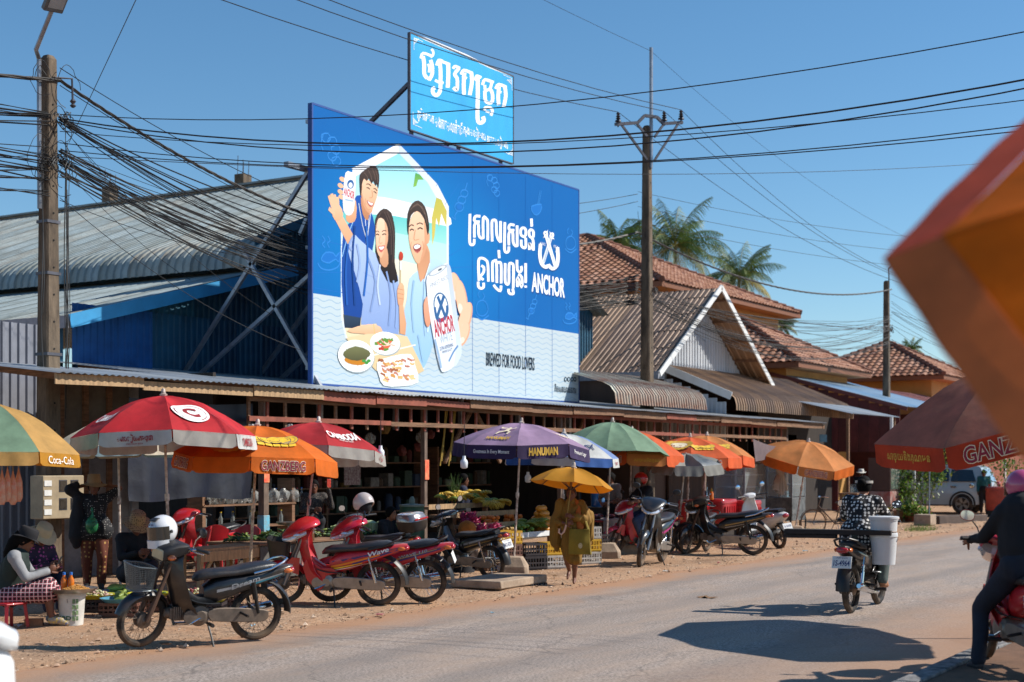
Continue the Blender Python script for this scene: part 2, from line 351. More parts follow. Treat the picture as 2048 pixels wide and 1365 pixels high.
blueroof = [mat('blue_grey_roof_a', '869294', .6, .05, var=.25, scale=.8, dark='6b7068'), mat('blue_grey_roof_b', '909a98', .6, .05, var=.22, scale=1.1, dark='7a7468'), mat('blue_grey_roof_c', '7d8b8e', .6, .05, var=.3, scale=.9, dark='6a6a60')]
# ------------------------------------------------------------------ the market hall: awning roof, posts, lattice, inner walls
AW0, AW1, AT, AZ, AB, ABZ = 14.2, 46.1, 16.5, 3.18, 22.3, 3.83
hall = thing('market_hall', 'long open market hall with tin awning and wooden lattice under the billboard', 'market hall', (0, 0, 0))
corr_roof(hall, 'roof_sheet', (AW0, AT, AZ), (1, 0, 0), [(0, 0, 0), (0, 2.4, 2.4*(ABZ-AZ)/(AB-AT))], 4.8, .8, .135, .022, zinc, False, .012)
corr_roof(hall, 'roof_sheet', (AW0+4.8, AT, AZ), (1, 0, 0), [(0, 0, 0), (0, AB-AT, ABZ-AZ)], AW1-AW0-4.8, .8, .135, .022, zinc, False, .012)
x = AW0; k = 0
while x < AW1:                                                     # planks nailed under the eave, ends at different heights
    ln = rnd.uniform(1.5, 2.6); x1 = min(x+ln, AW1); h = rnd.uniform(.10, .17); dz = rnd.uniform(-.02, .02)
    pale = k < 3; b = B(); b.bar((x, AT+.10+.02*(k % 2), AZ-.09+dz), (x1-.01, AT+.10+.02*(k % 2), AZ-.09+dz+rnd.uniform(-.03, .03)), .025, h); b.obj('fascia_plank', (wood_pale if pale else (wood, wood_red)[rnd.randrange(2)]), hall); x = x1; k += 1
LX0, LX1 = at(497, 800, 16.85).x, at(1572, 900, 16.85).x
for z in (AZ-.19, AZ-.53):                                         # lattice rails
    x = LX0
    while x < LX1:
        x1 = min(LX1, x+rnd.uniform(3, 4.2)); b = B(); b.bar((x, 16.85, z+rnd.uniform(-.012, .012)), (x1-.005, 16.85, z+rnd.uniform(-.012, .012)), .045, .085); b.obj('lattice_rail', (wood_red, wood)[rnd.random() < .45], hall); x = x1
x = LX0+.05
lw = B(); lw.box(-.028, .028, -.02, .02, -.3, .3); lwm = [lw.mesh('lattice_upright', wood_red), lw.mesh('lattice_upright', wood)]
lwm[1].materials.clear(); lwm[1].materials.append(wood)
while x < LX1:
    inst('lattice_upright', lwm[rnd.random() < .4], hall, TRS((x, 16.893+.004*rnd.random(), AZ-.36), ry=rnd.uniform(-.03, .03))); x += .47
for px, blue in ((527, 1), (848, 0), (1120, 0), (1408, 0), (1571, 1)):  # front posts
    p = at(px, 1100, 16.97); b = B(); post(b, p.x, p.y, 0, AZ+.02, .13 if blue else .1); o = b.obj('post', mat('post_grey_wood', '6e5b4e', .85, var=.4, scale=4, stretch=(4, 4, 1)), hall, bev=.006)
    if px in (527, 1571):
        b = B(); post(b, p.x, p.y, 0, .98, .155); b.obj('painted_base', mat('worn_blue_paint', '4d9cb5', .7, var=.5, scale=7, dark='8d8072'), hall, bev=.01)
    if px in (527, 848):
        b = B(); b.box(p.x-.068, p.x+.068, p.y-.078, p.y-.0735, 1.55, 1.95); b.obj('sticker', mat('red_sticker', 'd8402c', .5, var=.4, scale=14, dark='e8a070'), hall)
for x0, t0, x1, z1 in ((25.2, 17.4, 26.2, 2.9), (27.4, 17.4, 26.4, 2.9), (31.5, 18, 32.4, 3.0)):  # slanted braces inside
    b = B(); b.bar((x0, t0, 1.9), (x1, t0, z1+.1), .05, .09); b.obj('brace', wood, hall)
for x in (15, 19.5, 24, 28.5, 33, 37.5, 42, 45.9):
    b = B(); b.bar((x, 16.7, AZ-.06), (x, 22.2, ABZ-.08), .05, .1); b.obj('rafter', wood, hall)
dark_wall = mat('dark_boards', '2c241f', .9, var=.4, scale=3, stretch=(3, 3, .5))  # dark brown boards shared by inner walls, ceiling and backings
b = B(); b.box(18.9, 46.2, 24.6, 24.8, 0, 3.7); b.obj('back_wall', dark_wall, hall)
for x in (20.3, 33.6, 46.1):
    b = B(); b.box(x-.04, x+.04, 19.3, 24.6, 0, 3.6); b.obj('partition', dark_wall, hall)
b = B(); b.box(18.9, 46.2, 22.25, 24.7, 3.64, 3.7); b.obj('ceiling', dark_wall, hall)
b = B(); b.box(18.5, 46.2, 18.2, 24.7, 0, .08); b.obj('floor_slab', mat('shop_floor', '4a4038', .7, var=.3, scale=3), hall)
# left end: grey rendered wall panels and corrugated sheets behind the pole
plaster = mat('grey_plaster', '8f9194', .85, var=.3, scale=1.6, bump=.2, dark='6d6e70')
lw_ = thing('shop_wall', 'pale grey rendered wall with timber studs behind the left umbrellas', 'wall', (0, 0, 0))
X0, X1 = at(120, 900, 18.6).x, at(262, 900, 18.6).x
for i in range(3):
    a0 = X0+(X1-X0)*i/3; a1 = X0+(X1-X0)*(i+1)/3
    b = B(); b.box(a0+.05, a1-.05, 18.6, 18.68, 0, 2.05); b.obj('wall_panel', plaster, lw_)
    b = B(); b.box(a0+.05, a1-.05, 18.6, 18.68, 2.06, 3.33); b.obj('wall_panel', mat('upper_board', '6f675c', .9, var=.3, scale=2), lw_)
    b = B(); b.box(a0-.05, a0+.048, 18.55, 18.7, 0, 3.33); b.obj('stud', wood, lw_)
b = B(); b.box(X1-.05, X1+.10, 18.52, 18.72, 0, 3.33); b.obj('stud', plaster, lw_)
tin = thing('tin_wall', 'grey corrugated tin wall at the left edge behind the concrete pole', 'wall', (0, 0, 0))
corr_roof(tin, 'tin_sheet', (at(-60, 0, 19.6).x, 19.6, 0), (1, 0, 0), [(0, 0, 0), (0, 0, at(70, 650, 19.6).z)], at(74, 0, 19.6).x-at(-60, 0, 19.6).x, .7, .17, .03, [mat('tin_lilac', '8a8a94', .5, .3, var=.2, scale=1.5), mat('tin_grey', '7d7f88', .5, .3, var=.25, scale=1)])
tarp_m = mat('navy_tarp', '0c1122', .55, var=.3, scale=2.5, bump=.3, bscale=6)
P0, P1 = at(258, 800, 17.05), at(505, 1005, 17.05); zt, zb_ = at(258, 795, 17.05).z, at(400, 998, 17.05).z
b = B(); b.shell(24, 14, lambda u, v: V((P0.x+(P1.x-P0.x)*u, 17.05+.05*math.sin(u*17+v*3)*v+.03*math.sin(u*41)*v+.02*pnoise(V((u*9, v*7, 1))), zt-.12*math.sin(math.pi*u)*(1-v)*.5+(zb_-zt)*v-.03*math.sin(u*9)*v-.10*math.sin(math.pi*u)*v*0)), .006)
tag(b.obj('tarpaulin', tarp_m), 'navy blue tarpaulin hung under the awning behind the red umbrella', 'tarpaulin')
# ------------------------------------------------------------------ blue shed
shed = thing('blue_shed', 'large blue sheet metal shed with grey roof behind the billboard', 'shed', (0, 0, 0))
T0 = 22.2
eave = V((24.6, T0, 6.95)); rdg = V((32.6, T0, 10.15)); sl_ = (rdg-eave); du = sl_.normalized()
path = [rdg-eave, sl_*.5, V((0, 0, 0)), V((-.26, 0, -.16)), V((-.44, 0, -.34)), V((-.52, 0, -.56)), V((-.53, 0, -.72))]
corr_roof(shed, 'roof_sheet', eave+V((0, -.55, 0)), (0, 1, 0), [p for p in path][::-1], 30, 1.0, .25, .04, blueroof)
b = B(); b.bar((32.6, T0-.5, 10.2), (32.6, T0+29, 10.2), .35, .06); b.obj('ridge_cap', blueroof[2], shed)
corr_roof(shed, 'roof_sheet', rdg+V((0, -.5, 0)), (0, 1, 0), [(0, 0, 0), (8, 0, -3.6)], 30, 1.5, .25, .04, blueroof[:1])
lo = at(115, 634, T0); hi = V((25.3, T0, 6.42))                         # lean-to along the side
lo = V((lo.x, T0, lo.z)); corr_roof(shed, 'roof_sheet', V((lo.x-.15, T0-.5, lo.z)), (0, 1, 0), [V((0, 0, 0)), V((hi.x-lo.x+.15, 0, hi.z-lo.z))], 26, 1.0, .25, .035, blueroof)
b = B(); b.bar((lo.x-.15, T0-.52, lo.z-.12), (hi.x+.2, T0-.52, hi.z-.12), .03, .26); b.obj('bargeboard', mat('blue_bargeboard', '2f8cc0', .5, var=.12, scale=2), shed)
b = B(); b.bar((lo.x-.17, T0-.5, lo.z-.13), (lo.x-.17, T0+26, lo.z-.13), .03, .24); b.obj('gutter_board', mat('grey_gutter', '8d8c94', .5, var=.2), shed)
b = B(); b.bar((24.0, T0-.57, 6.75), (32.6, T0-.57, 10.1), .03, .2); b.obj('bargeboard', tealsheet[0], shed)
def wall_cols(parent, x0, x1, zfun, t, z0, mats, w=.9, name='wall_sheet', stagger=0):
    n = max(1, round((x1-x0)/w)); w = (x1-x0)/n
    for k in range(n):
        xa = x0+k*w; me = corr_mesh(name, V((1, 0, 0)), [(0, 0, 0), (0, 0, 1)], w, .18, .03, mats[rnd.randrange(len(mats))])
        for v in me.vertices:
            if v.co.z > .5: v.co.z = max(.02, zfun(xa+v.co.x)-z0)
        inst(name, me, parent, Matrix.Translation((xa, t-(.004 if k % 2 else 0), z0)))
zmid = lambda x: 5.0
wall_cols(shed, lo.x+.3, at(300, 0, T0).x, zmid, T0-.06, 3.6, bluesheet[:1], .85)
wall_cols(shed, at(300, 0, T0).x, at(520, 0, T0).x, zmid, T0-.06, 3.6, bluesheet[1:], .85)
wall_cols(shed, at(520, 0, T0).x, 40.4, zmid, T0-.06, 3.6, [bluesheet[2], mat('grey_green_sheet', '4b5a5c', .6, var=.3, scale=1), bluesheet[2]], .85)
zroof = lambda x: (lo.z+(x-lo.x)*(hi.z-lo.z)/(hi.x-lo.x)-.1) if x < 24.4 else min(eave.z+(x-eave.x)*sl_.z/sl_.x-.2, rdg.z+(32.6-x)*sl_.z/sl_.x-.2)
wall_cols(shed, lo.x+.3, 40.4, zroof, T0, 4.95, tealsheet+[bluesheet[2]], .85)
b = B(); b.box(24.75, 24.85, T0+.05, T0+29, 5.6, 6.85); b.obj('clerestory_wall', tealsheet[1], shed)
b = B(); b.box(lo.x, lo.x+.12, T0-.02, T0+26, 0, lo.z-.15); b.obj('side_wall', tealsheet[1], shed)
for px, y0, y1 in ((220, 375, 403), (486, 350, 380)):               # unfinished concrete columns with bare rods
    p = at_s(px, y1, 34.5); st = thing('column_stub', ('concrete column stub with bare steel rods near the left pole' if px < 300 else 'concrete column stub with bare steel rods near the billboard edge'), 'column', (p.x, p.y, 0), group='unfinished column tops above the shed roof')
    zt = at_s(px, y0, 34.5).z; b = B(); b.box(-.19, .19, -.19, .19, p.z-1.6, zt); b.obj('shaft', concrete, st)
    for i in range(4):
        b = B(); q = ((-.12, -.12), (.12, -.12), (.12, .12), (-.12, .12))[i]; b.tube([(q[0], q[1], zt-.02), (q[0]+.02, q[1], zt+.36+.08*i)], .012, 5); b.obj('rod', steel_d, st)
# ------------------------------------------------------------------ gable house and neighbours
gh = thing('gable_house', 'house with brown corrugated roof and white metal gable right of the billboard', 'house', (0, 0, 0))
browns = [mat('brown_roof_a', '8d7460', .5, .15, var=.2, scale=.8), mat('brown_roof_b', '96795f', .5, .15, var=.2, scale=1), mat('brown_roof_c', '826a58', .5, .15, var=.25, scale=1.3)]
ax_ = V((43.4, 20, 7.55)); le = V((38.9, 20, 4.55)); re = V((47.9, 20, 4.55))
corr_roof(gh, 'roof_sheet', le+V((0, -.9, 0)), (0, 1, 0), [V(), ax_-le], 17, .95, .2, .022, browns)
corr_roof(gh, 'roof_sheet', ax_+V((0, -.9, 0)), (0, 1, 0), [V(), re-ax_], 17, .95, .22, .035, browns)
white_trim = mat('white_trim', 'd8d8d6', .5, var=.1, scale=3)
for q in (le, re):
    b = B(); b.bar(V((q.x, 19.08, q.z-.02)), V((ax_.x, 19.08, ax_.z+.02)), .04, .18); b.obj('bargeboard', white_trim, gh)
    for k in range(5):
        f = (k+.5)/5; p = q.lerp(ax_, f); b = B(); b.bar((p.x, 19.1, p.z-.06), (p.x, 20.2, p.z-.06), .06, .09); b.obj('purlin', wood, gh)
whites = [mat('white_sheet_a', 'b9bdc2', .5, var=.1, scale=1), mat('white_sheet_b', 'adb2b8', .5, var=.12, scale=1.5)]
wall_cols(gh, 39.0, 47.8, lambda x: 4.5+(1-abs(x-43.4)/4.5)*3.0-.06, 20, 4.5, whites, .42, 'gable_sheet')
b = B(); b.box(38.95, 47.8, 20.02, 34, 0, 4.6); b.obj('body', mat('brown_wall', '5c4438', .8, var=.25, scale=2, stretch=(1, 1, .1)), gh)
b = B(); b.bar((38.85, 19.1, 4.5), (38.85, 36, 4.5), .05, .22); b.obj('gutter', mat('grey_gutter'), gh)
porch = thing('porch_roof', 'brown porch roof with curved ribbed lip below the white gable', 'roof', (0, 0, 0))
lip = [V((0, 2.2, .92)), V((0, 1.0, .42)), V((0, .15, .06)), V((0, -.12, -.05)), V((0, -.3, -.2)), V((0, -.36, -.42)), V((0, -.36, -.58))]
corr_roof(porch, 'roof_sheet', (41.0, 17.9, 4.06), (1, 0, 0), lip[::-1], 10.7, .76, .19, .04, browns)
b = B(); b.bar((40.98, 17.7, 3.92), (40.98, 20.1, 4.92), .04, .24); b.obj('bargeboard', white_trim, porch)
n_ = 7
for k in range(n_):                                                # white sheets of the porch's side wall
    me = corr_mesh('side_sheet', V((0, -1, 0)), [(0, 0, 0), (0, 0, 3.83+k*.125-.08-2.4)], .3, .15, .025, whites[k % 2]); inst('side_sheet', me, porch, Matrix.Translation((41.05, 18.2+k*.3, 2.4)))
b = B(); b.box(41.2, 51.5, 19.9, 19.98, 0, 4.8); b.obj('rear_boards', mat('brown_boards', '4a3428', .85, var=.4, scale=3, stretch=(5, 1, .3)), porch)
rust = thing('rusty_awning', 'rusty ribbed awning with curled lip beside the right utility pole', 'awning', (0, 0, 0))
rusty = [mat('rusty_zinc_a', 'a8a698', .5, .3, var=.3, scale=1.3, dark='8a4a2a'), mat('rusty_zinc_b', '9fa79c', .5, .3, var=.3, scale=1.1, dark='9c5a34')]
corr_roof(rust, 'roof_sheet', (32.6, 17.6, 3.95), (1, 0, 0), [(0, 1.6, .42), (0, 1, .28), (0, 0, 0), (0, -.2, -.1), (0, -.34, -.28), (0, -.38, -.56)][::-1], 5.5, .76, .16, .035, rusty)
red_h = thing('red_shed', 'dark red plank shed with blue tin roof at the right', 'shed', (0, 0, 0))
reds = [mat('dark_red_boards', '5e2826', .7, var=.3, scale=2), mat('dark_red_boards_b', '532422', .7, var=.3, scale=2)]
pale_blue = [mat('pale_blue_tin', '7fa0bb', .4, .4, var=.2, scale=1.5), mat('pale_blue_tin_b', '93acc0', .4, .4, var=.2, scale=1.5)]
corr_roof(red_h, 'roof_sheet', (54, 16.2, 3.98), (1, 0, 0), [(0, 0, 0), (0, 6, 1.65)], 9, .9, .15, .025, pale_blue, False)
b = B(); b.bar((53.97, 16.2, 3.9), (53.97, 22.2, 5.55), .03, .14); b.obj('bargeboard', mat('maroon_trim', '6a3834', .6), red_h)
for k in range(14):
    y = 16.5+k*.4; b = B(); b.box(54.02, 54.06+.006*(k % 2), y, y+.39, 2.3 if y < 18.6 else 0, 3.85+(y-16.2)*.275); b.obj('plank', reds[k % 2], red_h)
b = B(); b.box(54.1, 63, 21.8, 22, 0, 5.4); b.obj('rear_wall', reds[0], red_h)
b = B(); b.box(63, 63.1, 16.5, 22, 0, 4); b.obj('end_wall', reds[1], red_h)
low = thing('low_awning', 'flat grey tin awning in front of the dark red shed', 'awning', (0, 0, 0))
corr_roof(low, 'roof_sheet', (46.6, 15.8, 3.5), (1, 0, 0), [(0, 0, 0), (0, 3.2, .75)], 5.2, .8, .16, .025, zinc, False)
for x in (46.7, 51.7):
    b = B(); post(b, x, 16, 0, 3.5, .09); b.obj('post', wood, low)
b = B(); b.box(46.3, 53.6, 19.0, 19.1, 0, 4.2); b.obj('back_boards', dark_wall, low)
# tiled hip roofs: single tiles in front, the rest joined
tile_ms = [mat('tile_a', '9c6e54', .85, var=.3, scale=5), mat('tile_b', '8c5e47', .85, var=.35, scale=5), mat('tile_c', 'ab8069', .85, var=.3, scale=6), mat('tile_dark', '6e4434', .85, var=.3, scale=5)]
def tile_b():
    b = B(); prof = [(-.17, .0), (-.09, .035), (-.01, .055), (.06, .03), (.11, .0), (.17, .012)]
    vs_ = [(x, y, z+(.045 if y < 0 else 0)) for y in (-.19, .19) for x, z in prof]+[(x, -.19, z+.02) for x, z in prof]
    b.add(vs_, [(j, j+1, j+7, j+6) for j in range(5)]+[(j+12, j+13, j+1, j) for j in range(5)]); return b
def hip_roof(parent, apex, k, drop, tones=(0, 1, 2), single=300, back=None, tw=.34):
    ap = V(apex); cs = [ap+V((a*k, b_*k, -drop)) for a, b_ in ((-1, -1), (1, -1), (1, 1), (-1, 1))]
    bm_ = [tile_b().mesh('tile', tile_ms[i], 40) for i in range(4)]
    b = B(); b.add([ap]+cs, [(0, 1, 2), (0, 2, 3), (0, 3, 4), (0, 4, 1)]); b.v = [(x, y, z-.05) for x, y, z in b.v]; b.obj('roof_deck', tile_ms[3], parent, smooth=0)
    spots = []
    for fi, (p, q) in enumerate(((cs[0], cs[1]), (cs[3], cs[0]), (cs[1], cs[2]))):
        if fi == 2: continue
        along = (q-p).normalized(); mid = (p+q)/2; up = (ap-mid); H = up.length; up.normalize(); W = (q-p).length
        rows = int(H/.36)
        for r in range(rows+1):
            h = r*.36+.1; wdt = W*(1-h/H); n = int(wdt/tw)
            for i in range(n):
                o = mid+up*h+along*((i-(n-1)/2)*tw); M = axes(o, along, up)
                spots.append((o.length, M, tones[rnd.randrange(len(tones))] if rnd.random() > .06 else 3))
    spots.sort(key=lambda q: q[0]); rest = B(); tb = tile_b()
    for i, (d, M, t) in enumerate(spots):
        if i < single: inst('tile', bm_[t], parent, M)
        else: rest.add([M @ V(v) for v in tb.v], tb.f, t)
    if rest.v: struct(rest.obj('far_tiles', tile_ms, parent, 40), 'stuff')
    for c in (cs[0], cs[1], cs[3]):                                # ridge caps
        n = int((c-ap).length/.42); cap = B()
        for i in range(n):
            a, e = ap.lerp(c, i/n), ap.lerp(c, (i+1.08)/n); cap.tube([a+V((0, 0, .02)), e+V((0, 0, .06))], [.11, .13], 7)
        cap.obj('ridge_caps', tile_ms[3], parent, 50)
    return cs
yel = mat('ochre_wall', 'b98a4c', .8, var=.15, scale=1); brn_f = mat('brown_fascia', '7a4a2c', .6)
def tile_house(label, apex, k, drop, single):
    h = thing('tiled_house', label, 'house', (0, 0, 0)); cs = hip_roof(h, apex, k, drop, single=single)
    z = cs[0].z; b = B(); b.box(apex[0]-k+.8, apex[0]+k-.8, apex[1]-k+.8, apex[1]+k-.8, 0, z-.05); b.obj('wall', yel, h)
    for i in range(4):
        a, c = cs[i], cs[(i+1) % 4]; b = B(); b.bar(a+V((0, 0, -.13)), c+V((0, 0, -.13)), .04, .2); b.obj('fascia', brn_f, h)
    b = B(); b.box(apex[0]-k+.1, apex[0]+k-.1, apex[1]-k+.1, apex[1]+k-.1, z-.22, z-.17); b.obj('soffit', mat('soffit', 'b07a4a', .8), h)
tile_house('tall house with a high orange tiled roof in front of the coconut palms', (57.7, 32, 12.2), 7.4, 3.3, 300)
tile_house('orange tiled hip roof house directly right of the white gable', (57.6, 24.6, 8.1), 4.4, 2.3, 300)
tile_house('small orange tiled hip roof house farthest right beside the far pole', (74.5, 23.4, 8.15), 4.0, 2.0, 260)
b = B(); b.box(66, 66.2, 17.6, 30, 0, 3.9); b.box(66.2, 95, 17.6, 17.8, 0, 3.9)
tag(b.obj('rear_wall', mat('salmon_wall', '8a4e3a', .85, var=.2, scale=2)), 'salmon pink rendered wall behind the silver car', 'wall')
pk = thing('tin_porch', 'rusty pink tin roof below the farthest tiled house', 'roof', (0, 0, 0))
corr_roof(pk, 'roof_sheet', (63.4, 16.2, 3.9), (1, 0, 0), [(0, 0, 0), (0, 4.5, 1.3)], 14, 1, .2, .03, [mat('pink_tin', '99605a', .6, var=.3, scale=1), mat('pink_tin_b', 'a57068', .6, var=.3, scale=1)])
for x in (64, 70, 76):
    b = B(); post(b, x, 16.4, 0, 3.9, .1); b.obj('post', white_trim, pk)
# ------------------------------------------------------------------ utility poles
def pole(label, px, top_y, t, wb, wt, ext=None, lamp=False, arms=False):
    p = at(px, 1000, t); p.z = 0; zt = at(px, top_y, t).z; q = thing('utility_pole', label, 'pole', (p.x, p.y, 0), group='concrete utility poles along the market')
    b = B(); rings = []
    for z, w_ in ((0, wb), (zt-.06, wt), (zt, wt*.6)): rings.append([V((x*w_/2, y*w_/2, z)) for x, y in ((-.8, -1), (.8, -1), (1, -.8), (1, .8), (.8, 1), (-.8, 1), (-1, .8), (-1, -.8))])
    b.loft(rings); b.obj('shaft', concrete, q, 20)
    for k in range(16):                                            # bolt holes in the street face
        z = zt-.35-k*.42; w_ = wb+(wt-wb)*z/zt; b = B(); b.lathe([(.016, 0), (.016, .006)], 8, (0, -w_/2-.001, z), (0, -1, 0)); b.obj('bolt_hole', mat('hole_black', '0c0b0a', .9), q)
    return q, p, zt
q, PA, ZA = pole('near concrete utility pole with street lamp at the left', 97, 112, 18, .32, .19)
b = B(); l0 = at(72, 100, 17.75)-PA; l1 = at(104, 20, 17.3)-PA; b.tube([(-.19, -.02, ZA-2.4), (-.2, -.02, ZA-.1), l0, l1], .035, 8); b.obj('lamp_arm', steel, q)
b = B(); d_ = (l1-l0).normalized(); M = axes(l1, d_, (1, 0, 0)); b.box(-.02, .62, -.17, .17, -.05, .045, M=M); b.obj('lamp_head', mat('lamp_grey', '5f6266', .5, .4), q, bev=.02)
b = B(); b.box(.05, .58, -.13, .13, .046, .052, M=M); b.box(.05, .58, -.13, .13, -.056, -.051, M=M); b.obj('lens', mat('lamp_lens', '8f9090', .2, var=.1), q)
pins = B(); pins.tube([(.02, -.12, ZA-.35), (.34, -.14, ZA-.30), (.36, -.14, ZA-.75)], .018, 6); pins.lathe([(.02, 0), (.05, .03), (.02, .06), (.05, .1), (.02, .14)], 8, (.36, -.14, ZA-.75)); pins.obj('bracket', steel_d, q)
for k, z in enumerate((3.55, 4.8, 5.6)):                           # tie bands
    w_ = .32+(.19-.32)*z/ZA; b = B(); b.box(-w_/2-.012, w_/2+.012, -w_/2-.012, w_/2+.012, z, z+.045); b.obj('band', steel_d, q)
q, PB, ZB = pole('tall concrete utility pole with steel crossarm right of the billboard', 1294, 252, 18.3, .36, .2)
ez = at(1294, 97, 18.3).z; b = B(); b.bar((0, -.13, ZB-1.2), (0, -.13, ez), .07, .09); b.obj('steel_extension', steel, q)
tilt = V((.985, 0, .17))
ca = [V((-1.15, -.2, ZB-.12)), V((-.42, -.2, ZB+.0)), V((-.2, -.2, ZB+.22)), V((.2, -.2, ZB+.22)), V((.42, -.2, ZB+.06)), V((1.05, -.2, ZB+.16))]
AX2 = Matrix.Rotation(R(-32), 4, 'Z')                              # the arm stands across the wires
b = B()
for a, e in zip(ca, ca[1:]): b.bar(AX2 @ a, AX2 @ e, .07, .08)
b.obj('crossarm', steel_d, q)
for a, e in ((V((-.95, -.2, ZB-.1)), V((-.12, -.2, ZB-1.0))), (V((.9, -.2, ZB+.1)), V((.12, -.2, ZB-1.0))), (V((-.44, -.2, ZB-.04)), V((-.12, -.2, ZB-.35))), (V((.42, -.2, ZB+.04)), V((.12, -.2, ZB-.35)))):
    b = B(); b.bar(AX2 @ a, AX2 @ e, .05, .06); b.obj('arm_brace', steel_d, q)
INS = []
for c in (ca[0]+V((.1, 0, .06)), ca[4]+V((.02, 0, .06)), ca[5]+V((-.05, 0, .06))):
    c = AX2 @ c; b = B(); b.lathe([(.025, -.12), (.025, 0), (.09, .02), (.08, .06), (.035, .08), (.075, .11), (.035, .14), (.07, .17), (.03, .2), (.06, .24), (.02, .29)], 10, c); b.obj('insulator', mat('porcelain_brown', '2e2a2c', .3, coat=.4), q); INS.append(V((PB.x, PB.y, 0))+c+V((0, 0, .29)))
EXT_TOP = V((PB.x, PB.y-.13, ez-.1))
q, PC, ZC = pole('far concrete utility pole beside the red shed', 1773, 562, 18.3, .32, .2)
b = B(); b.tube([(0, -.1, ZC-.3), (0, -.1, ZC+.5), (.6, -.9, ZC+1.2)], .03, 6); b.obj('lamp_arm', steel_d, q)
# ------------------------------------------------------------------ palms and bushes
palm_g = [mat('palm_green_a', '46602a', .5, var=.3, scale=2, trans=.25), mat('palm_green_b', '5d7236', .5, var=.3, scale=2, trans=.25), mat('palm_yellow', '94893f', .6, var=.3, scale=2, trans=.25)]
bark = mat('palm_bark', '6b5d4e', .9, var=.3, scale=3)
def palm(label, px, py, t, size, n=26, seed=1):
    r_ = random.Random(seed); c = at(px, py, t); q = thing('palm_tree', label, 'palm', (c.x, c.y, 0), group='coconut palms behind the houses'); z = c.z
    b = B(); b.tube([(.5, .3, 0), (.3, .1, z*.5), (0, 0, z)], [.22, .17, .14], 8); b.obj('trunk', bark, q)
    for i in range(n):
        az = i*2.4+r_.uniform(-.3, .3); el = R(78)*(1-i/n)**1.0-R(28)*(i/n)+r_.uniform(-.1, .1); L_ = size*r_.uniform(.85, 1.1); h = V((math.cos(az), math.sin(az), 0)); pts = []; p = V((0, 0, z)); e = el
        for k in range(9): pts.append(p.copy()); p = p+(h*math.cos(e)+V((0, 0, 1))*math.sin(e))*L_/8; e -= (.10+.13*k/8)*(1.15-.3*(el > .9))
        b = B(); b.tube(pts, [.035*(1-.85*k/8) for k in range(9)], 4, 1); side = V((-h.y, h.x, 0))
        for k in range(4, 40):
            f = k/40*8; j = int(f); a = pts[j].lerp(pts[min(j+1, 8)], f-j); tn = (pts[min(j+1, 8)]-pts[j]).normalized(); ll = size*.30*math.sin(math.pi*min(1, (k/40)*.85+.12))*r_.uniform(.8, 1.1)
            for s_ in (-1, 1):
                d = (side*s_*.8+tn*.55+V((0, 0, -.55-.4*r_.random()))).normalized(); w_ = tn*.028; m_ = a+d*ll*.55+V((0, 0, -.02)); e_ = a+d*ll+V((0, 0, -.22*ll))
                b.add([a-w_, a+w_, m_+w_*.9, m_-w_*.9, e_], [(0, 1, 2, 3), (3, 2, 4)])
        b.obj('frond', [palm_g[0 if r_.random() < .55 else (1 if i < n-5 else 2)], palm_g[2]], q, 0)
palm('tallest coconut palm directly behind the crossarm pole', 1350, 492, 47, 4.6, 32, 2)
palm('coconut palm lower right of the tallest palm', 1478, 556, 47, 3.9, 28, 5)
palm('coconut palm at the left beside the billboard edge', 1236, 492, 50, 3.0, 24, 8)
palm('small far palm behind the farthest pole', 1822, 700, 60, 2.3, 16, 11)
palm('short palm behind the end of the tall tiled roof', 1562, 650, 40, 1.5, 14, 13)
leaf_ms = [mat('leaf_a', '4a6a22', .5, var=.3, scale=3, trans=.3), mat('leaf_b', '6f8a2c', .5, var=.3, scale=3, trans=.3), mat('leaf_c', '33501e', .5, var=.3, scale=3, trans=.3), mat('leaf_yellow', 'a59a36', .5, var=.3, scale=3, trans=.3)]
def bush(name, label, c, rad, n, size, seed, stems=5, cat='bush', group=None, pot=None):
    r_ = random.Random(seed); q = thing(name, label, cat, (c.x, c.y, 0), group=group); b = B()
    for i in range(stems):
        a = r_.uniform(0, 6.3); b.tube([(0.05*math.cos(a), .05*math.sin(a), 0), (rad[0]*.3*math.cos(a), rad[1]*.3*math.sin(a), c.z*.6), (rad[0]*.7*math.cos(a), rad[1]*.7*math.sin(a), c.z+rad[2]*.4)], [.02, .014, .006], 5)
    b.obj('stems', bark, q); b = B()
    cl = [V((r_.gauss(0, .45)*rad[0], r_.gauss(0, .45)*rad[1], c.z+r_.gauss(0, .45)*rad[2])) for i in range(22)]
    for i in range(n):
        p = cl[r_.randrange(22)]+V((r_.gauss(0, .2)*rad[0], r_.gauss(0, .2)*rad[1], r_.gauss(0, .2)*rad[2])); d = V((r_.gauss(0, 1), r_.gauss(0, 1), r_.gauss(0, .7))).normalized(); a, e = frame(d); L_ = size*r_.uniform(.6, 1.3)
        if p.z < .05: continue
        b.add([p, p+d*L_*.5+a*L_*.25, p+d*L_, p+d*L_*.5-a*L_*.25], [(0, 1, 2, 3)], r_.choice((0, 0, 1, 1, 2, 3 if r_.random() < .4 else 1)))
    b.obj('foliage', leaf_ms, q, 0)
    if pot:
        b = B(); b.lathe([(.16, 0), (.22, .3), (.24, .32), (.2, .32)], 14); b.obj('pot', mat('clay_pot', '8a4632', .8), q)
    return q
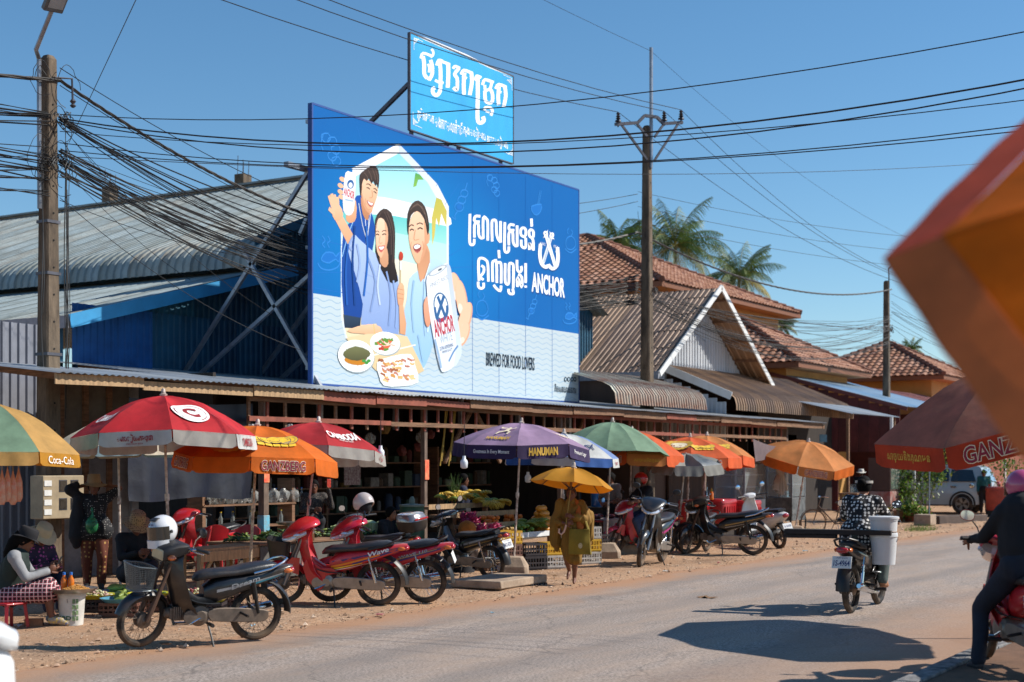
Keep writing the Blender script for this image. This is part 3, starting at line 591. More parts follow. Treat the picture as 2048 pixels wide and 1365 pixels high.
# ================================================================== billboard and market sign (flat prints on real panels)
TB = 18.5
class Print:
    """flat coloured shapes laid one above the other on a panel Y = t; outlines are given in photo pixels and land on the panel's own plane"""
    def __init__(s, t, k=1.0, x0=0, y0=0): s.t = t; s.b = B(); s.b.c = []; s.n = 0; s.k = k; s.x0 = x0; s.y0 = y0
    def view(s, k, x0, y0): s.k, s.x0, s.y0 = k, x0, y0
    def P(s, p): q = at(s.x0+p[0]*s.k, s.y0+p[1]*s.k, s.t); q.y = s.t-.0008-.0001*s.n; return q
    def poly(s, pts, col, col2=None, smooth=0, axis=1):
        s.n += 1
        if smooth: pts = [(q.x, q.y) for q in smoothpoly(pts, smooth)]
        ws = [s.P(p) for p in pts]; c1 = lin(col); c2 = lin(col2) if col2 else c1
        lo_, hi_ = min(p[axis] for p in pts), max(p[axis] for p in pts); f = [(p[axis]-lo_)/max(hi_-lo_, 1e-6) for p in pts]
        s.b.add(ws, [tuple(range(len(ws)-1, -1, -1))]); s.b.c += [tuple(a+(e-a)*q for a, e in zip(c1, c2)) for q in f]; return s
    def ell(s, c, rx, ry, col, rot=0, n=20, a0=0, a1=360):
        ct, st = math.cos(R(rot)), math.sin(R(rot)); pts = []
        for i in range(n):
            a = R(a0+(a1-a0)*i/(n if a1-a0 >= 360 else n-1)); x, y = rx*math.cos(a), ry*math.sin(a); pts.append((c[0]+x*ct-y*st, c[1]+x*st+y*ct))
        return s.poly(pts, col)
    def line(s, pts, w, col, smooth=3, closed=False):               # ribbon, width in metres
        s.n += 1
        if smooth and len(pts) > 2: pts = [(q.x, q.y) for q in smoothpoly(pts, smooth, closed)]
        ws = [s.P(p) for p in pts]; L_, R_ = [], []; n = len(ws)
        for i, p in enumerate(ws):
            a, e = (ws[(i-1) % n], ws[(i+1) % n]) if closed else (ws[max(i-1, 0)], ws[min(i+1, n-1)]); d = e-a; d.y = 0
            if d.length < 1e-6: d = V((1, 0, 0))
            d.normalize(); nn = V((-d.z, 0, d.x))*w/2; ex = V()
            if not closed: ex = d*(w*.35)*(-1 if i == 0 else (1 if i == n-1 else 0))
            L_.append(p+nn+ex); R_.append(p-nn+ex)
        o = len(L_); s.b.add(L_+R_, [(i, (i+1) % o, (i+1) % o+o, i+o) for i in range(o if closed else o-1)]); s.b.c += [lin(col)]*(2*o); return s
    def pl(s, pts, w, col, smooth=3):                                # ribbon whose width is given in outline units
        if smooth and len(pts) > 2: pts = [(q.x, q.y) for q in smoothpoly(pts, smooth, False)]
        pts = [V((*q, 0)) for q in pts]; n = len(pts); L_, R_ = [], []; s.n += 1
        for i, q in enumerate(pts):
            d = pts[min(i+1, n-1)]-pts[max(i-1, 0)]; d = d.normalized() if d.length > 1e-6 else V((1, 0, 0)); nn = V((-d.y, d.x, 0))*w/2; ex = d*(w*.15)*(-1 if i == 0 else (1 if i == n-1 else 0)); L_.append(s.P(q+nn+ex)); R_.append(s.P(q-nn+ex))
        s.b.add(L_+R_, [(i, i+1, i+1+n, i+n) for i in range(n-1)]); s.b.c += [lin(col)]*(2*n); return s
    def text(s, st, c, wpx, h, col, bold=.0, rot=0, shear=0):         # centre pixel, width in pixels there, height in metres
        s.n += 1; q = s.P(c); x0, x1 = s.P((c[0]-wpx/2, c[1])).x, s.P((c[0]+wpx/2, c[1])).x; w_ = x1-x0; ct, sn = math.cos(R(rot)), math.sin(R(rot))
        k = len(s.b.v)
        def fn(x, y): X, Y = x*w_+shear*y*h, y*h; return V((q.x+X*ct-Y*sn, q.y, q.z+X*sn+Y*ct))
        put_text(s.b, st, fn, bold); s.b.c += [lin(col)]*(len(s.b.v)-k); return s
    def done(s, name, parent, m=None): o = s.b.obj(name, m or vmat('print_ink', .45), parent, smooth=0); return o
bb = thing('billboard', 'huge blue billboard with three smiling people, food and a silver can', 'billboard', (0, 0, 0))
C0, C1 = at(626, 0, TB).x, at(1157, 0, TB).x; Z0, Z1 = 3.47, 8.97
b = B(); b.box(C0, C1, TB+.004, TB+.07, Z0, Z1); b.obj('panel', mat('board_back', '3f4a58', .6, .3), bb)
b = B()
for x in (C0-.02, C1+.02): b.box(x-.02, x+.02, TB-.006, TB+.1, Z0-.03, Z1+.03)
for z in (Z0-.02, Z1+.02): b.box(C0, C1, TB-.006, TB+.1, z-.02, z+.02)
b.obj('edge_frame', mat('board_edge_blue', '15448c', .5), bb)
p = Print(TB, .4542, 600, 200)
tl, tr, bl, br = [V((C0, TB, Z1)), V((C1, TB, Z1)), V((C0, TB, Z0)), V((C1, TB, Z0))]
zs = 5.24
p.b.grid(16, 6, lambda u, v: V((C0+(C1-C0)*u, TB-.0005, zs+(Z1-zs)*v))); p.b.c += [lin('0a66c4') if True else 0 for i in range(17*7)]
p.b.c = [tuple(a+(e-a)*max(0, 1-math.hypot((i % 17)/16-.32, ((i//17)/6-.35)*.7)*2.2) for a, e in zip(lin('005fa8'), lin('0082c8'))) for i in range(17*7)]
k = len(p.b.v); p.b.grid(1, 1, lambda u, v: V((C0+(C1-C0)*u, TB-.0005, Z0+(zs-Z0)*v))); p.b.c += [lin('b0bfc6'), lin('b8c6cc'), lin('bccacf'), lin('b8c5cb')]
p.n = 1
for r_ in range(13):                                               # wavy rows of the pale half
    z = Z0+.08+r_*.132; n = 150; w_ = .018; ws = [V((C0+(C1-C0)*i/n, TB-.0007, z+.026*math.sin(i*1.05))) for i in range(n+1)]
    p.b.add([q+V((0, 0, w_/2)) for q in ws]+[q-V((0, 0, w_/2)) for q in ws], [(i, i+n+1, i+n+2, i+1) for i in range(n)]); p.b.c += [lin('93b0c6')]*(2*n+2)
p.n = 3; LB = '2c7fcc'
for a, e in (((190, 560), (70, 480)), ((185, 640), (65, 610)), ((186, 760), (65, 760)), ((188, 850), (65, 828)), ((300, 270), (250, 120)), ((360, 230), (330, 140)), ((655, 690), (735, 640)), ((655, 740), (770, 735)), ((640, 460), (700, 370)), ((600, 380), (640, 290)), ((560, 330), (580, 250)), ((740, 945), (830, 955))): p.line([a, e], .012, '1c6cba', 0)
# outline food drawings
def icon_fish(c, k):
    q = lambda x, y: (c[0]+x*k, c[1]+y*k)
    p.poly([q(-35, 10), q(-15, -18), q(18, -15), q(30, 0), q(48, -20), q(45, 25), q(28, 12), q(0, 28), q(-25, 22)], '156cbc', smooth=2)
    p.line([q(-35, 10), q(-15, -18), q(18, -15), q(30, 0), q(48, -20), q(45, 25), q(28, 12), q(0, 28), q(-25, 22)], .03, LB, 2, True)
    p.line([q(-50, 30), q(-35, 52), q(0, 60), q(35, 48), q(50, 25)], .03, LB); p.line([q(-20, -40), q(-30, -55), q(-18, -70), q(-30, -90)], .028, LB); p.line([q(0, -40), q(-8, -58), q(4, -70), q(-5, -88)], .028, LB)
def icon_prawn(c, k):
    q = lambda x, y: (c[0]+x*k, c[1]+y*k)
    for i, (x, y, a) in enumerate(((-20, -40, 20), (5, -25, 50), (18, 5, 80), (5, 30, 120), (20, 50, 160))):
        p.line([q(x-14, y-14), q(x+10, y-18), q(x+18, y+4), q(x+2, y+18), q(x-14, y+4)], .028, LB, 2, True)
    p.line([q(-30, -50), q(-38, -20), q(-30, 5)], .025, LB)
def icon_skewer(c, k):
    q = lambda x, y: (c[0]+x*k, c[1]+y*k)
    p.line([q(28, -75), q(20, -50)], .03, LB, 0)
    for x, y, r_ in ((16, -34, 15), (6, -8, 16), (-4, 20, 18)):
        p.line([q(x+r_*math.cos(t*1.05), y+r_*math.sin(t*1.05)) for t in range(6)], .028, LB, 2, True)
    p.ell(q(-4, 20), 12*k, 12*k, '156cbc'); p.line([q(-12, 40), q(-22, 55), q(-18, 70), q(-34, 60)], .03, LB)
def icon_bowl(c, k):
    q = lambda x, y: (c[0]+x*k, c[1]+y*k)
    p.poly([q(-22, 0), q(22, -10), q(18, 22), q(0, 38), q(-16, 26)], '156cbc', smooth=2); p.line([q(-22, 0), q(22, -10), q(18, 22), q(0, 38), q(-16, 26)], .03, LB, 2, True)
    p.line([q(5, -8), q(16, -70)], .025, LB, 0); p.line([q(10, -8), q(22, -68)], .025, LB, 0)
def icon_hen(c, k):
    q = lambda x, y: (c[0]+x*k, c[1]+y*k)
    p.line([q(-24, 20), q(-18, -12), q(4, -22), q(22, -5), q(26, 26), q(8, 46), q(-14, 42)], .028, LB, 3, True); p.line([q(2, -22), q(12, -40), q(4, -55)], .026, LB); p.line([q(-28, 42), q(0, 64), q(30, 44)], .03, LB); p.line([q(-12, -36), q(-18, -50), q(-8, -64)], .024, LB)
icon_prawn((135, 215), 1.15); icon_fish((128, 690), 1.0); icon_skewer((705, 450), 1.1); icon_prawn((850, 375), .75); icon_bowl((1040, 470), 1.0)
icon_hen((1190, 620), .85); icon_hen((800, 905), 1.0); icon_skewer((1020, 915), .75); icon_fish((1187, 950), .62)
# picture window: sky, sea, sand
p.n = 3
p.poly([(180, 575), (232, 305), (434, 192), (605, 372), (655, 470), (655, 770), (600, 1010), (545, 1192), (200, 1052), (180, 960)], 'dfe8f2', 'c9d8ea')
p.poly([(187, 585), (245, 333), (434, 232), (560, 360), (628, 470), (645, 520), (645, 640), (187, 640)], '86cfe0', 'd3eaf0', axis=1)
p.poly([(230, 440), (330, 425), (470, 450), (642, 500), (645, 560), (420, 520), (210, 500)], 'e8f2f4', 'eef6f6', 3)
p.poly([(187, 495), (420, 512), (645, 556), (645, 640), (420, 590), (187, 560)], '5cc0c0', '9adbd2')
p.poly([(187, 555), (420, 585), (645, 636), (645, 770), (600, 1000), (540, 1185), (205, 1045), (187, 950)], 'a8e0da', 'e6d9b8')
p.poly([(187, 700), (420, 700), (645, 760), (600, 1000), (540, 1185), (205, 1045), (187, 950)], 'e3e0cc', 'd9c79a')
p.poly([(434, 192), (605, 372), (655, 470), (655, 520), (640, 500), (560, 362), (434, 235)], 'c3d0ea', 'dfe6f2')
p.poly([(228, 303), (434, 192), (434, 236), (244, 338)], 'eef1f6', 'e2e8f0')
p.poly([(498, 385), (508, 322), (528, 330), (545, 352), (520, 352), (512, 380)], '4f9d50', '86b84a'); p.poly([(582, 640), (580, 520), (600, 430), (622, 440), (646, 490), (645, 560), (622, 500), (612, 560), (600, 520), (592, 600)], 'b6b24a', 'd2bd5c')
# man in the blue tee
p.poly([(236, 440), (268, 420), (300, 470), (322, 520), (330, 600), (300, 760), (268, 962), (192, 948), (184, 660), (200, 560), (240, 520)], '1450a6', '123f8c', 2)
p.poly([(190, 945), (268, 960), (264, 1008), (196, 1004)], '2c4058', '1d2c40'); p.line([(240, 520), (210, 600), (186, 690)], .02, '8fc4ea')
p.poly([(268, 420), (275, 380), (320, 440), (318, 490), (300, 510), (284, 480)], 'd99f78', 'c98a64', 2); p.line([(284, 470), (288, 540), (293, 600)], .02, 'd8e0ea'); p.line([(310, 500), (303, 560), (293, 600)], .02, 'd8e0ea'); p.line([(293, 600), (292, 630)], .035, 'dfe6ee', 0)
p.poly([(203, 505), (245, 442), (247, 520), (228, 542), (206, 535)], 'e2b18a', 'd39a74', 2)
for x, y in ((186, 350), (178, 378), (178, 405), (182, 428)): p.ell((x, y), 14, 10, 'e8b692', 35)
p.poly([(200, 322), (222, 318), (244, 336), (242, 420), (236, 490), (214, 510), (190, 488), (190, 400)], 'f4f6f8', 'd5dde6', 2); p.ell((222, 372), 15, 20, '2c5f9a'); p.ell((222, 376), 9, 12, 'e6ecf2'); p.text('ANCHOR', (216, 412), 46, .16, 'c23038', .03, -8); p.line([(200, 440), (232, 446)], .03, '9fb6cc', 0)
# woman
p.poly([(330, 560), (345, 500), (372, 482), (402, 498), (414, 560), (416, 660), (412, 720), (430, 790), (400, 880), (368, 920), (372, 840), (340, 700)], '33251f', '1e1613', 2)
p.poly([(205, 640), (232, 592), (262, 615), (335, 680), (390, 720), (432, 780), (434, 1036), (352, 1020), (335, 985), (268, 990), (276, 900), (240, 760)], 'a9bfe6', '7f98c8', 2)
p.poly([(150, 520), (180, 500), (232, 592), (210, 636)], 'e8b692', 'd9a17c'); p.poly([(140, 500), (148, 470), (172, 462), (190, 505), (172, 535), (152, 528)], 'edbc98', 'e0a982', 2)
for a, e in (((146, 485), (129, 428)), ((152, 478), (140, 420)), ((160, 474), (152, 424)), ((168, 474), (165, 434)), ((148, 500), (130, 482))): p.line([a, e], .085, 'ebb894', 0)
for yy in (760, 840, 920): p.line([(280, yy), (320, yy+20), (350, yy+10)], .02, '8fa6d2')
# man in the pale shirt with the fork
p.poly([(436, 1040), (470, 880), (480, 790), (520, 752), (578, 700), (640, 735), (620, 900), (590, 1060), (560, 1150), (532, 1186), (500, 1100), (470, 1045)], 'b5d4ec', '8cb4d6', 2)
p.poly([(512, 700), (560, 640), (572, 720), (545, 790), (528, 770)], 'd39a74', 'c58a64', 2)
# faces, redrawn from close up
p.view(.2568, 640, 330)
p.pl([(300, 300), (330, 470), (362, 580)], 5, 'c9d2da'); p.pl([(378, 420), (374, 520), (362, 580)], 5, 'c9d2da'); p.pl([(362, 575), (361, 612)], 9, 'd8dfe6')
p.poly([(316, 250), (372, 372), (378, 415), (362, 432), (330, 380)], 'c68d68', 'b77e5a', 2)
p.poly([(318, 128), (345, 100), (400, 140), (447, 178), (447, 232), (427, 300), (396, 368), (372, 374), (338, 322), (322, 240)], 'eec3a2', 'dba67f', 2)
p.poly([(318, 200), (330, 240), (346, 300), (376, 350), (394, 368), (372, 374), (338, 322), (320, 240)], 'c99270', 'd29c78', 2); p.ell((318, 170), 10, 30, 'd9a27e', -10)
p.poly([(308, 80), (340, 45), (400, 8), (442, 20), (460, 80), (458, 150), (450, 188), (441, 150), (430, 166), (414, 128), (398, 150), (380, 108), (362, 128), (342, 108), (326, 150), (322, 215), (312, 242), (306, 150)], '4a3a33', '241a17', 2)
for a in ((340, 60, 372, 110), (372, 40, 402, 120), (404, 30, 430, 120), (430, 40, 448, 140)): p.pl([(a[0], a[1]), ((a[0]+a[2])/2+6, (a[1]+a[3])/2), (a[2], a[3])], 4, '6b564c')
p.pl([(360, 152), (378, 150), (394, 166)], 7, '33241e'); p.pl([(416, 186), (430, 188), (442, 202)], 7, '33241e'); p.pl([(362, 180), (374, 180), (386, 190)], 7, '1e1512'); p.pl([(416, 210), (426, 212), (437, 223)], 7, '1e1512')
p.pl([(402, 200), (408, 240), (400, 258), (384, 256)], 4, 'b98460'); p.poly([(362, 276), (388, 290), (416, 298), (410, 322), (390, 328), (372, 308)], 'a8524a', 'b86058', 2); p.poly([(368, 282), (390, 295), (411, 301), (402, 316), (384, 310)], 'fbf8f4', 'f4efe8', 2); p.pl([(352, 262), (350, 290), (360, 312)], 3, 'c08a68'); p.pl([(374, 346), (392, 350)], 3, 'c08a68')
p.poly([(430, 640), (440, 520), (430, 480), (445, 420), (480, 360), (512, 350), (556, 390), (580, 500), (580, 640), (576, 760), (606, 905), (520, 905), (440, 720)], '3a2c27', '1c1412', 2)
p.poly([(470, 690), (520, 650), (530, 770), (500, 800), (466, 760)], 'd2a07c', 'c48f6c', 2)
p.poly([(433, 480), (455, 418), (492, 424), (524, 490), (527, 590), (506, 670), (478, 722), (462, 716), (442, 672), (434, 600)], 'f3cdb0', 'e2b08c', 2)
p.poly([(500, 440), (524, 490), (527, 590), (506, 670), (480, 720), (498, 650), (508, 560)], 'dcaa88', 'd5a07c', 2)
p.poly([(430, 560), (434, 450), (470, 385), (506, 372), (540, 420), (562, 520), (566, 640), (548, 780), (556, 905), (600, 905), (580, 760), (584, 560), (572, 440), (520, 345), (466, 358), (428, 430)], '44352f', '1e1613', 2)
for a in ((500, 370, 548, 500, 552, 700), (520, 365, 568, 520, 566, 760), (470, 380, 446, 430, 436, 500)): p.pl([(a[0], a[1]), (a[2], a[3]), (a[4], a[5])], 3, '6a564c')
p.pl([(434, 522), (446, 516), (458, 526)], 6, '3a2a22'); p.pl([(480, 522), (496, 512), (514, 516)], 6, '3a2a22'); p.pl([(435, 545), (446, 540), (457, 548)], 8, '1e1512'); p.pl([(484, 546), (497, 538), (511, 544)], 8, '1e1512'); p.pl([(466, 555), (458, 602), (468, 612), (482, 606)], 4, 'c48e6c')
p.poly([(450, 636), (474, 632), (504, 630), (492, 664), (474, 684), (458, 668)], 'c0504c', 'c86a60', 2); p.poly([(455, 641), (476, 639), (498, 637), (486, 658), (468, 660)], 'fdfaf6', 'f6f0ea', 2); p.pl([(512, 610), (516, 640), (506, 660)], 3, 'd09c7a')
p.view(.268, 780, 380)
p.poly([(205, 520), (270, 440), (292, 520), (262, 620), (228, 690), (210, 620)], 'c58d68', 'd39c76', 2); p.ell((281, 362), 13, 42, 'd9a27c', 6)
p.poly([(137, 320), (146, 230), (195, 155), (250, 215), (277, 300), (274, 400), (254, 486), (220, 545), (192, 542), (162, 475), (143, 400)], 'f2c8a8', 'e0ac86', 2)
p.poly([(250, 230), (277, 300), (274, 400), (254, 486), (220, 545), (238, 470), (256, 380)], 'd6a07c', 'd09874', 2)
p.poly([(127, 290), (130, 180), (162, 104), (210, 80), (258, 124), (284, 215), (290, 295), (278, 338), (264, 262), (238, 188), (198, 160), (156, 190), (140, 262), (135, 335)], '46372f', '231a16', 2)
for a in ((150, 150, 190, 110, 240, 130), (170, 130, 215, 115, 262, 190), (196, 100, 250, 150, 276, 260)): p.pl([(a[0], a[1]), (a[2], a[3]), (a[4], a[5])], 4, '6e5a4e')
p.pl([(140, 276), (156, 262), (174, 268)], 8, '33241e'); p.pl([(198, 258), (220, 248), (242, 258)], 8, '33241e'); p.pl([(146, 304), (160, 294), (174, 302)], 9, '1e1512'); p.pl([(204, 295), (222, 284), (240, 294)], 9, '1e1512'); p.pl([(186, 300), (176, 358), (182, 376), (212, 370)], 5, 'bd8864')
p.poly([(168, 424), (198, 402), (230, 418), (224, 452), (202, 474), (180, 456)], '7a2c2a', 'a04a44', 2); p.poly([(174, 424), (200, 408), (226, 420), (208, 438), (186, 442)], 'fdfaf6', 'f2ece6', 2); p.pl([(186, 462), (204, 468), (218, 458)], 6, 'c8786a'); p.pl([(158, 390), (152, 420), (162, 450)], 4, 'cf9a78'); p.pl([(240, 384), (248, 420), (240, 450)], 4, 'c48e6c')
p.view(.4542, 600, 200)
for (a, e, c_, col) in (((250, 640), (262, 720), (250, 800), '8fa8d6'), ((300, 700), (330, 800), (310, 930), '7d97c8'), ((380, 760), (398, 860), (390, 990), '7d97c8'), ((350, 730), (340, 820), (350, 900), 'b9cbee'), ((230, 610), (215, 640), (225, 660), '8aa2d0'), ((410, 800), (424, 900), (420, 1000), '8aa4d4'), ((240, 560), (230, 700), (240, 900), '0f3f86'), ((290, 560), (296, 700), (280, 860), '2060b4'), ((210, 640), (200, 760), (205, 900), '1c58ac'), ((500, 800), (490, 900), (500, 1020), '92b8d8'), ((560, 780), (572, 900), (560, 1020), 'c6deef'), ((600, 780), (606, 880), (590, 980), '93b9da'), ((520, 1040), (530, 1100), (540, 1150), '8fb6d6')): p.line([a, e, c_], .06, col)
p.line([(545, 800), (540, 920), (548, 1040)], .016, '8fb0cc'); p.line([(570, 720), (545, 800)], .03, 'dfeaf4', 0)
p.line([(441, 705), (440, 910)], .03, 'c9b48a', 0); p.poly([(434, 690), (440, 668), (452, 678), (450, 704), (438, 706)], 'c8452e', 'a8301e', 2); p.line([(441, 715), (441, 745)], .055, 'dfe5ea', 0)
p.poly([(426, 840), (440, 805), (456, 822), (456, 880), (446, 915), (430, 900)], 'e6b28c', 'd69c76', 2); p.poly([(434, 905), (452, 905), (466, 985), (462, 1036), (438, 1030)], 'dba680', 'cf9770')
for yy in (832, 852, 872): p.line([(428, yy), (454, yy+6)], .012, 'b9805c', 0)
# table and dishes
p.poly([(200, 1050), (350, 1018), (470, 1042), (500, 1100), (545, 1192), (430, 1260), (330, 1190)], 'd9c49c', 'cdb285')
p.poly([(215, 1010), (300, 988), (352, 1000), (348, 1030), (225, 1026)], 'edbf9c', 'dfa983', 2); p.line([(322, 988), (326, 1028)], .02, 'd8b060', 0)
p.line([(300, 1130), (380, 1110), (505, 1080)], .03, 'efe6d6')
def dish(c, rx, ry, rot, cols, seed):
    r_ = random.Random(seed); p.ell((c[0]+3, c[1]+6), rx, ry, '9aa4a8', rot); p.ell(c, rx, ry, 'f4f5f4', rot, 28); p.ell(c, rx*.8, ry*.76, 'dcdedc', rot, 24)
    for i in range(26):
        a, q = r_.uniform(0, 6.3), r_.random()**.6; x, y = c[0]+rx*.62*q*math.cos(a), c[1]+ry*.5*q*math.sin(a); p.line([(x-r_.uniform(5, 14), y-r_.uniform(-6, 8)), (x, y+3), (x+r_.uniform(5, 14), y+r_.uniform(-8, 6))], r_.uniform(.03, .07), r_.choice(cols))
p.ell((245, 1140), 52, 34, 'c98a2c', 8)
dish((372, 1072), 66, 50, 6, ['b8382a', 'd8623e', 'e8b8a0', '5d8a36', 'f0d0b8'], 4)
dish((244, 1128), 80, 70, 14, ['5f6b3a', '8a8a5a', 'b9701e', '3f7a34', 'c9c4a0', '6b5a34'], 5)
p.ell((240, 1150), 48, 18, 'b9761e', 8); p.poly([(190, 1110), (240, 1085), (300, 1105), (302, 1130), (250, 1150), (196, 1136)], '6f7048', '4c4c30', 2)
for x, y in ((290, 1158), (300, 1150), (278, 1150)): p.ell((x, y), 9, 7, '3f8a3a')
p.poly([(336, 1158), (400, 1130), (484, 1120), (504, 1170), (518, 1244), (440, 1262), (366, 1258), (345, 1215)], 'f3f4f2', 'dfe2e2', 2)
r_ = random.Random(9)
for i in range(44): x, y = r_.uniform(352, 498), r_.uniform(1140, 1245); p.line([(x-9, y-r_.uniform(-4, 10)), (x, y), (x+8, y+r_.uniform(-3, 9))], r_.uniform(.03, .06), r_.choice(['c58a4c', 'e0bd86', '9a5a3a', 'b87a66', 'd8a86a']))
# hand and big can
p.poly([(540, 900), (556, 866), (572, 900), (570, 985), (556, 1000), (545, 970)], 'e2a488', 'd49070', 2)
for (x, y), rx, ry, rot in (((686, 830), 25, 72, -14), ((708, 880), 25, 88, -8), ((722, 970), 27, 82, 16), ((716, 1034), 24, 56, 20)): p.ell((x, y), rx, ry, 'dca282', rot); p.ell((x-2, y-4), rx*.86, ry*.94, 'efbd9e', rot); p.ell((x-6, y+ry*.45), rx*.42, ry*.26, 'f6d6c4', rot)
p.poly([(552, 800), (566, 766), (600, 742), (640, 720), (660, 742), (668, 800), (690, 960), (708, 1090), (700, 1140), (668, 1180), (632, 1200), (612, 1180), (586, 1060), (566, 940)], 'f2f5f8', 'd2dbe6', 2)
p.poly([(640, 722), (660, 742), (668, 800), (690, 960), (708, 1090), (700, 1140), (672, 1178), (684, 1080), (664, 920), (648, 800)], 'b9c6d4', 'c8d4e0', 2); p.ell((602, 752), 46, 15, 'aab4be', -30); p.ell((602, 752), 38, 10, 'd8dee4', -30); p.ell((612, 748), 10, 4, '4a525c', -30)
p.ell((617, 910), 33, 62, '35648f', -8, 26); p.ell((617, 910), 28, 55, 'eef3f7', -8, 26)
p.line([(604, 872), (632, 945)], .10, '2f5f92', 0); p.line([(628, 868), (604, 945)], .10, '2f5f92', 0); p.line([(590, 920), (598, 962), (618, 972), (640, 950), (643, 912)], .09, '2f5f92')
p.text('ANCHOR', (630, 996), 88, .36, 'b3263a', .035, 15); p.text('WHITE', (639, 1048), 56, .20, '8da0b4', .0, 15); p.text('EXTRA REFRESHING', (641, 1088), 60, .08, '2a4a74', .01, 15); p.text('PREMIUM QUALITY', (645, 1106), 46, .07, '2a4a74', .0, 15)
p.line([(652, 1150), (672, 1110), (690, 1085)], .05, '5f87b4'); p.line([(590, 1060), (605, 1120), (616, 1176)], .08, '8fa8c4'); p.text("FINEST RICE", (608, 800), 84, .10, '8a97a6', 0, 22)
# lettering
p.n = 30
WH = 'f4f7fa'
for k in range(1, 10): p.b.n = 0; p.line([(57+k*117, 40+k*37), (57+k*117, 1232+k*9)], .012, '0a5cae' if k > 5 else '9fc0d8', 0) if k > 5 else None
p.view(.2232, 920, 400)
KH = [[(88, 130), (86, 250), (86, 382), (106, 404), (124, 392), (126, 354)], [(178, 149), (142, 146), (128, 165), (131, 192), (172, 197)], [(128, 335), (128, 228), (150, 208), (164, 228), (166, 310), (186, 344), (207, 340)], [(207, 345), (207, 162), (236, 172), (247, 202), (247, 362)],
      [(287, 370), (284, 205), (301, 182), (322, 196), (326, 300), (340, 352), (360, 378)], [(362, 380), (362, 195)], [(400, 205), (398, 330), (398, 450), (416, 472), (434, 458), (436, 422)], [(484, 228), (450, 222), (437, 241), (441, 268), (482, 273)], [(436, 405), (436, 304), (458, 284), (472, 304), (475, 380), (494, 413), (511, 410)], [(511, 415), (510, 234)],
      [(586, 322), (587, 268), (564, 251), (543, 270), (547, 318), (584, 336)], [(547, 362), (550, 414), (574, 432), (588, 416), (587, 345)], [(655, 335), (655, 284), (632, 268), (617, 288), (622, 325), (648, 350), (656, 392), (656, 452)], [(620, 446), (621, 390), (638, 418), (654, 446)], [(638, 172), (641, 238)],
      [(168, 722), (164, 610), (166, 540), (185, 523), (222, 534), (247, 575), (252, 730)], [(192, 592), (212, 608), (209, 650), (182, 690), (206, 716)], [(161, 737), (163, 778), (185, 795), (209, 783), (209, 747)], [(291, 732), (288, 575), (301, 550), (324, 556), (328, 742)], [(332, 566), (354, 560), (367, 590), (367, 746)], [(302, 765), (320, 790), (358, 818), (366, 772)], [(345, 455), (350, 520)],
      [(403, 572), (402, 720), (418, 757), (436, 738), (438, 582), (462, 572), (477, 602), (475, 790)], [(433, 802), (438, 836), (476, 843), (470, 800)], [(508, 542), (512, 628), (538, 648), (551, 620), (546, 598)], [(513, 778), (511, 692), (552, 786), (551, 694), (522, 670)], [(586, 572), (586, 742)], [(586, 772), (586, 784)]]
for q in KH: p.pl(q, 23, WH)
p.view(.4542, 600, 200); p.text('ANCHOR', (1096, 822), 142, .46, '0a4a92', .03, 0)
p.text('ANCHOR', (1093, 816), 142, .46, WH, .03, 0)
p.view(.2007, 1050, 430)
for q, w_ in (([(152, 295), (146, 400), (164, 490), (205, 522), (228, 505)], 34), ([(322, 330), (326, 440), (312, 510), (270, 538), (232, 500)], 34)): p.pl([(x+4, y+10) for x, y in q], w_, '0a3f80'); p.pl(q, w_, WH)
p.pl([(262, 210), (178, 480)], 30, 'd5dde8', 0); p.pl([(262, 210), (186, 470)], 10, '9fb2c8', 0); p.pl([(206, 200), (296, 500)], 32, WH, 0); p.pl([(212, 220), (290, 470)], 10, 'b4c2d2', 0)
for x, y, d in ((204, 190, -1), (264, 206, 1)): p.ell((x, y), 22, 30, WH, 20*d); p.poly([(x-6*d, y-20), (x-24*d, y-42), (x-14*d, y-4)], WH); p.poly([(x+8*d, y+10), (x+26*d, y+40), (x-6*d, y+30)], WH); p.ell((x, y-4), 6, 8, '2a5a94')
p.poly([(152, 268), (136, 330), (170, 330)], WH); p.poly([(320, 308), (300, 372), (336, 372)], WH); p.text('SINCE', (182, 292), 36, .07, WH); p.text('1933', (294, 316), 26, .07, WH); p.view(.4542, 600, 200)
p.text('BREWED FOR FOOD LOVERS', (928, 1153), 212, .31, '1c2836', .012)
for x in (1168, 1182, 1196, 1209): p.ell((x, 1231), 6.2, 11, '2d3a46', n=14); p.ell((x, 1231), 3.0, 6, 'b2c9d7', n=8)
p.text('\u1780\u17b7\u1785\u179f\u1793\u1799\u17b6\u179a\u1792\u1793\u1780\u17b6\u179a', (1168, 1272), 94, .20, '2d3a46', .01)
p.done('print', bb)
for x in (C0+.35, C0+2.9, C0+5.4, C0+7.9, C1-.3):                   # legs
    b = B(); b.bar((x, TB+.12, 2.6), (x, TB+.12, Z1-.2), .1, .1); b.obj('leg', steel, bb)
for z in (Z0+.3, Z0+2.7, Z1-.3):
    b = B(); b.bar((C0+.05, TB+.2, z), (C1-.05, TB+.2, z), .07, .07); b.obj('rear_rail', steel, bb)
def stay(pa, pb, s_, w_=.075):
    a, e = at_s(*pa, s_), at_s(*pb, s_); b = B(); b.bar(a, e, w_, w_); b.obj('stay', steel, bb)
for a, e in (((620, 338), (370, 744)), ((476, 482), (642, 776)), ((626, 545), (398, 750))): stay(a, e, C0+.08)
for a, e in (((632, 596), (515, 756)), ((636, 690), (556, 764)), ((640, 380), (600, 470))): stay(a, e, C0+2.6, .085)
a = at_s(620, 338, C0+.08); b = B(); b.bar((a.x-.6, a.y+.1, a.z), (a.x+1.6, a.y+.1, a.z), .12, .1); b.obj('stay', steel, bb)
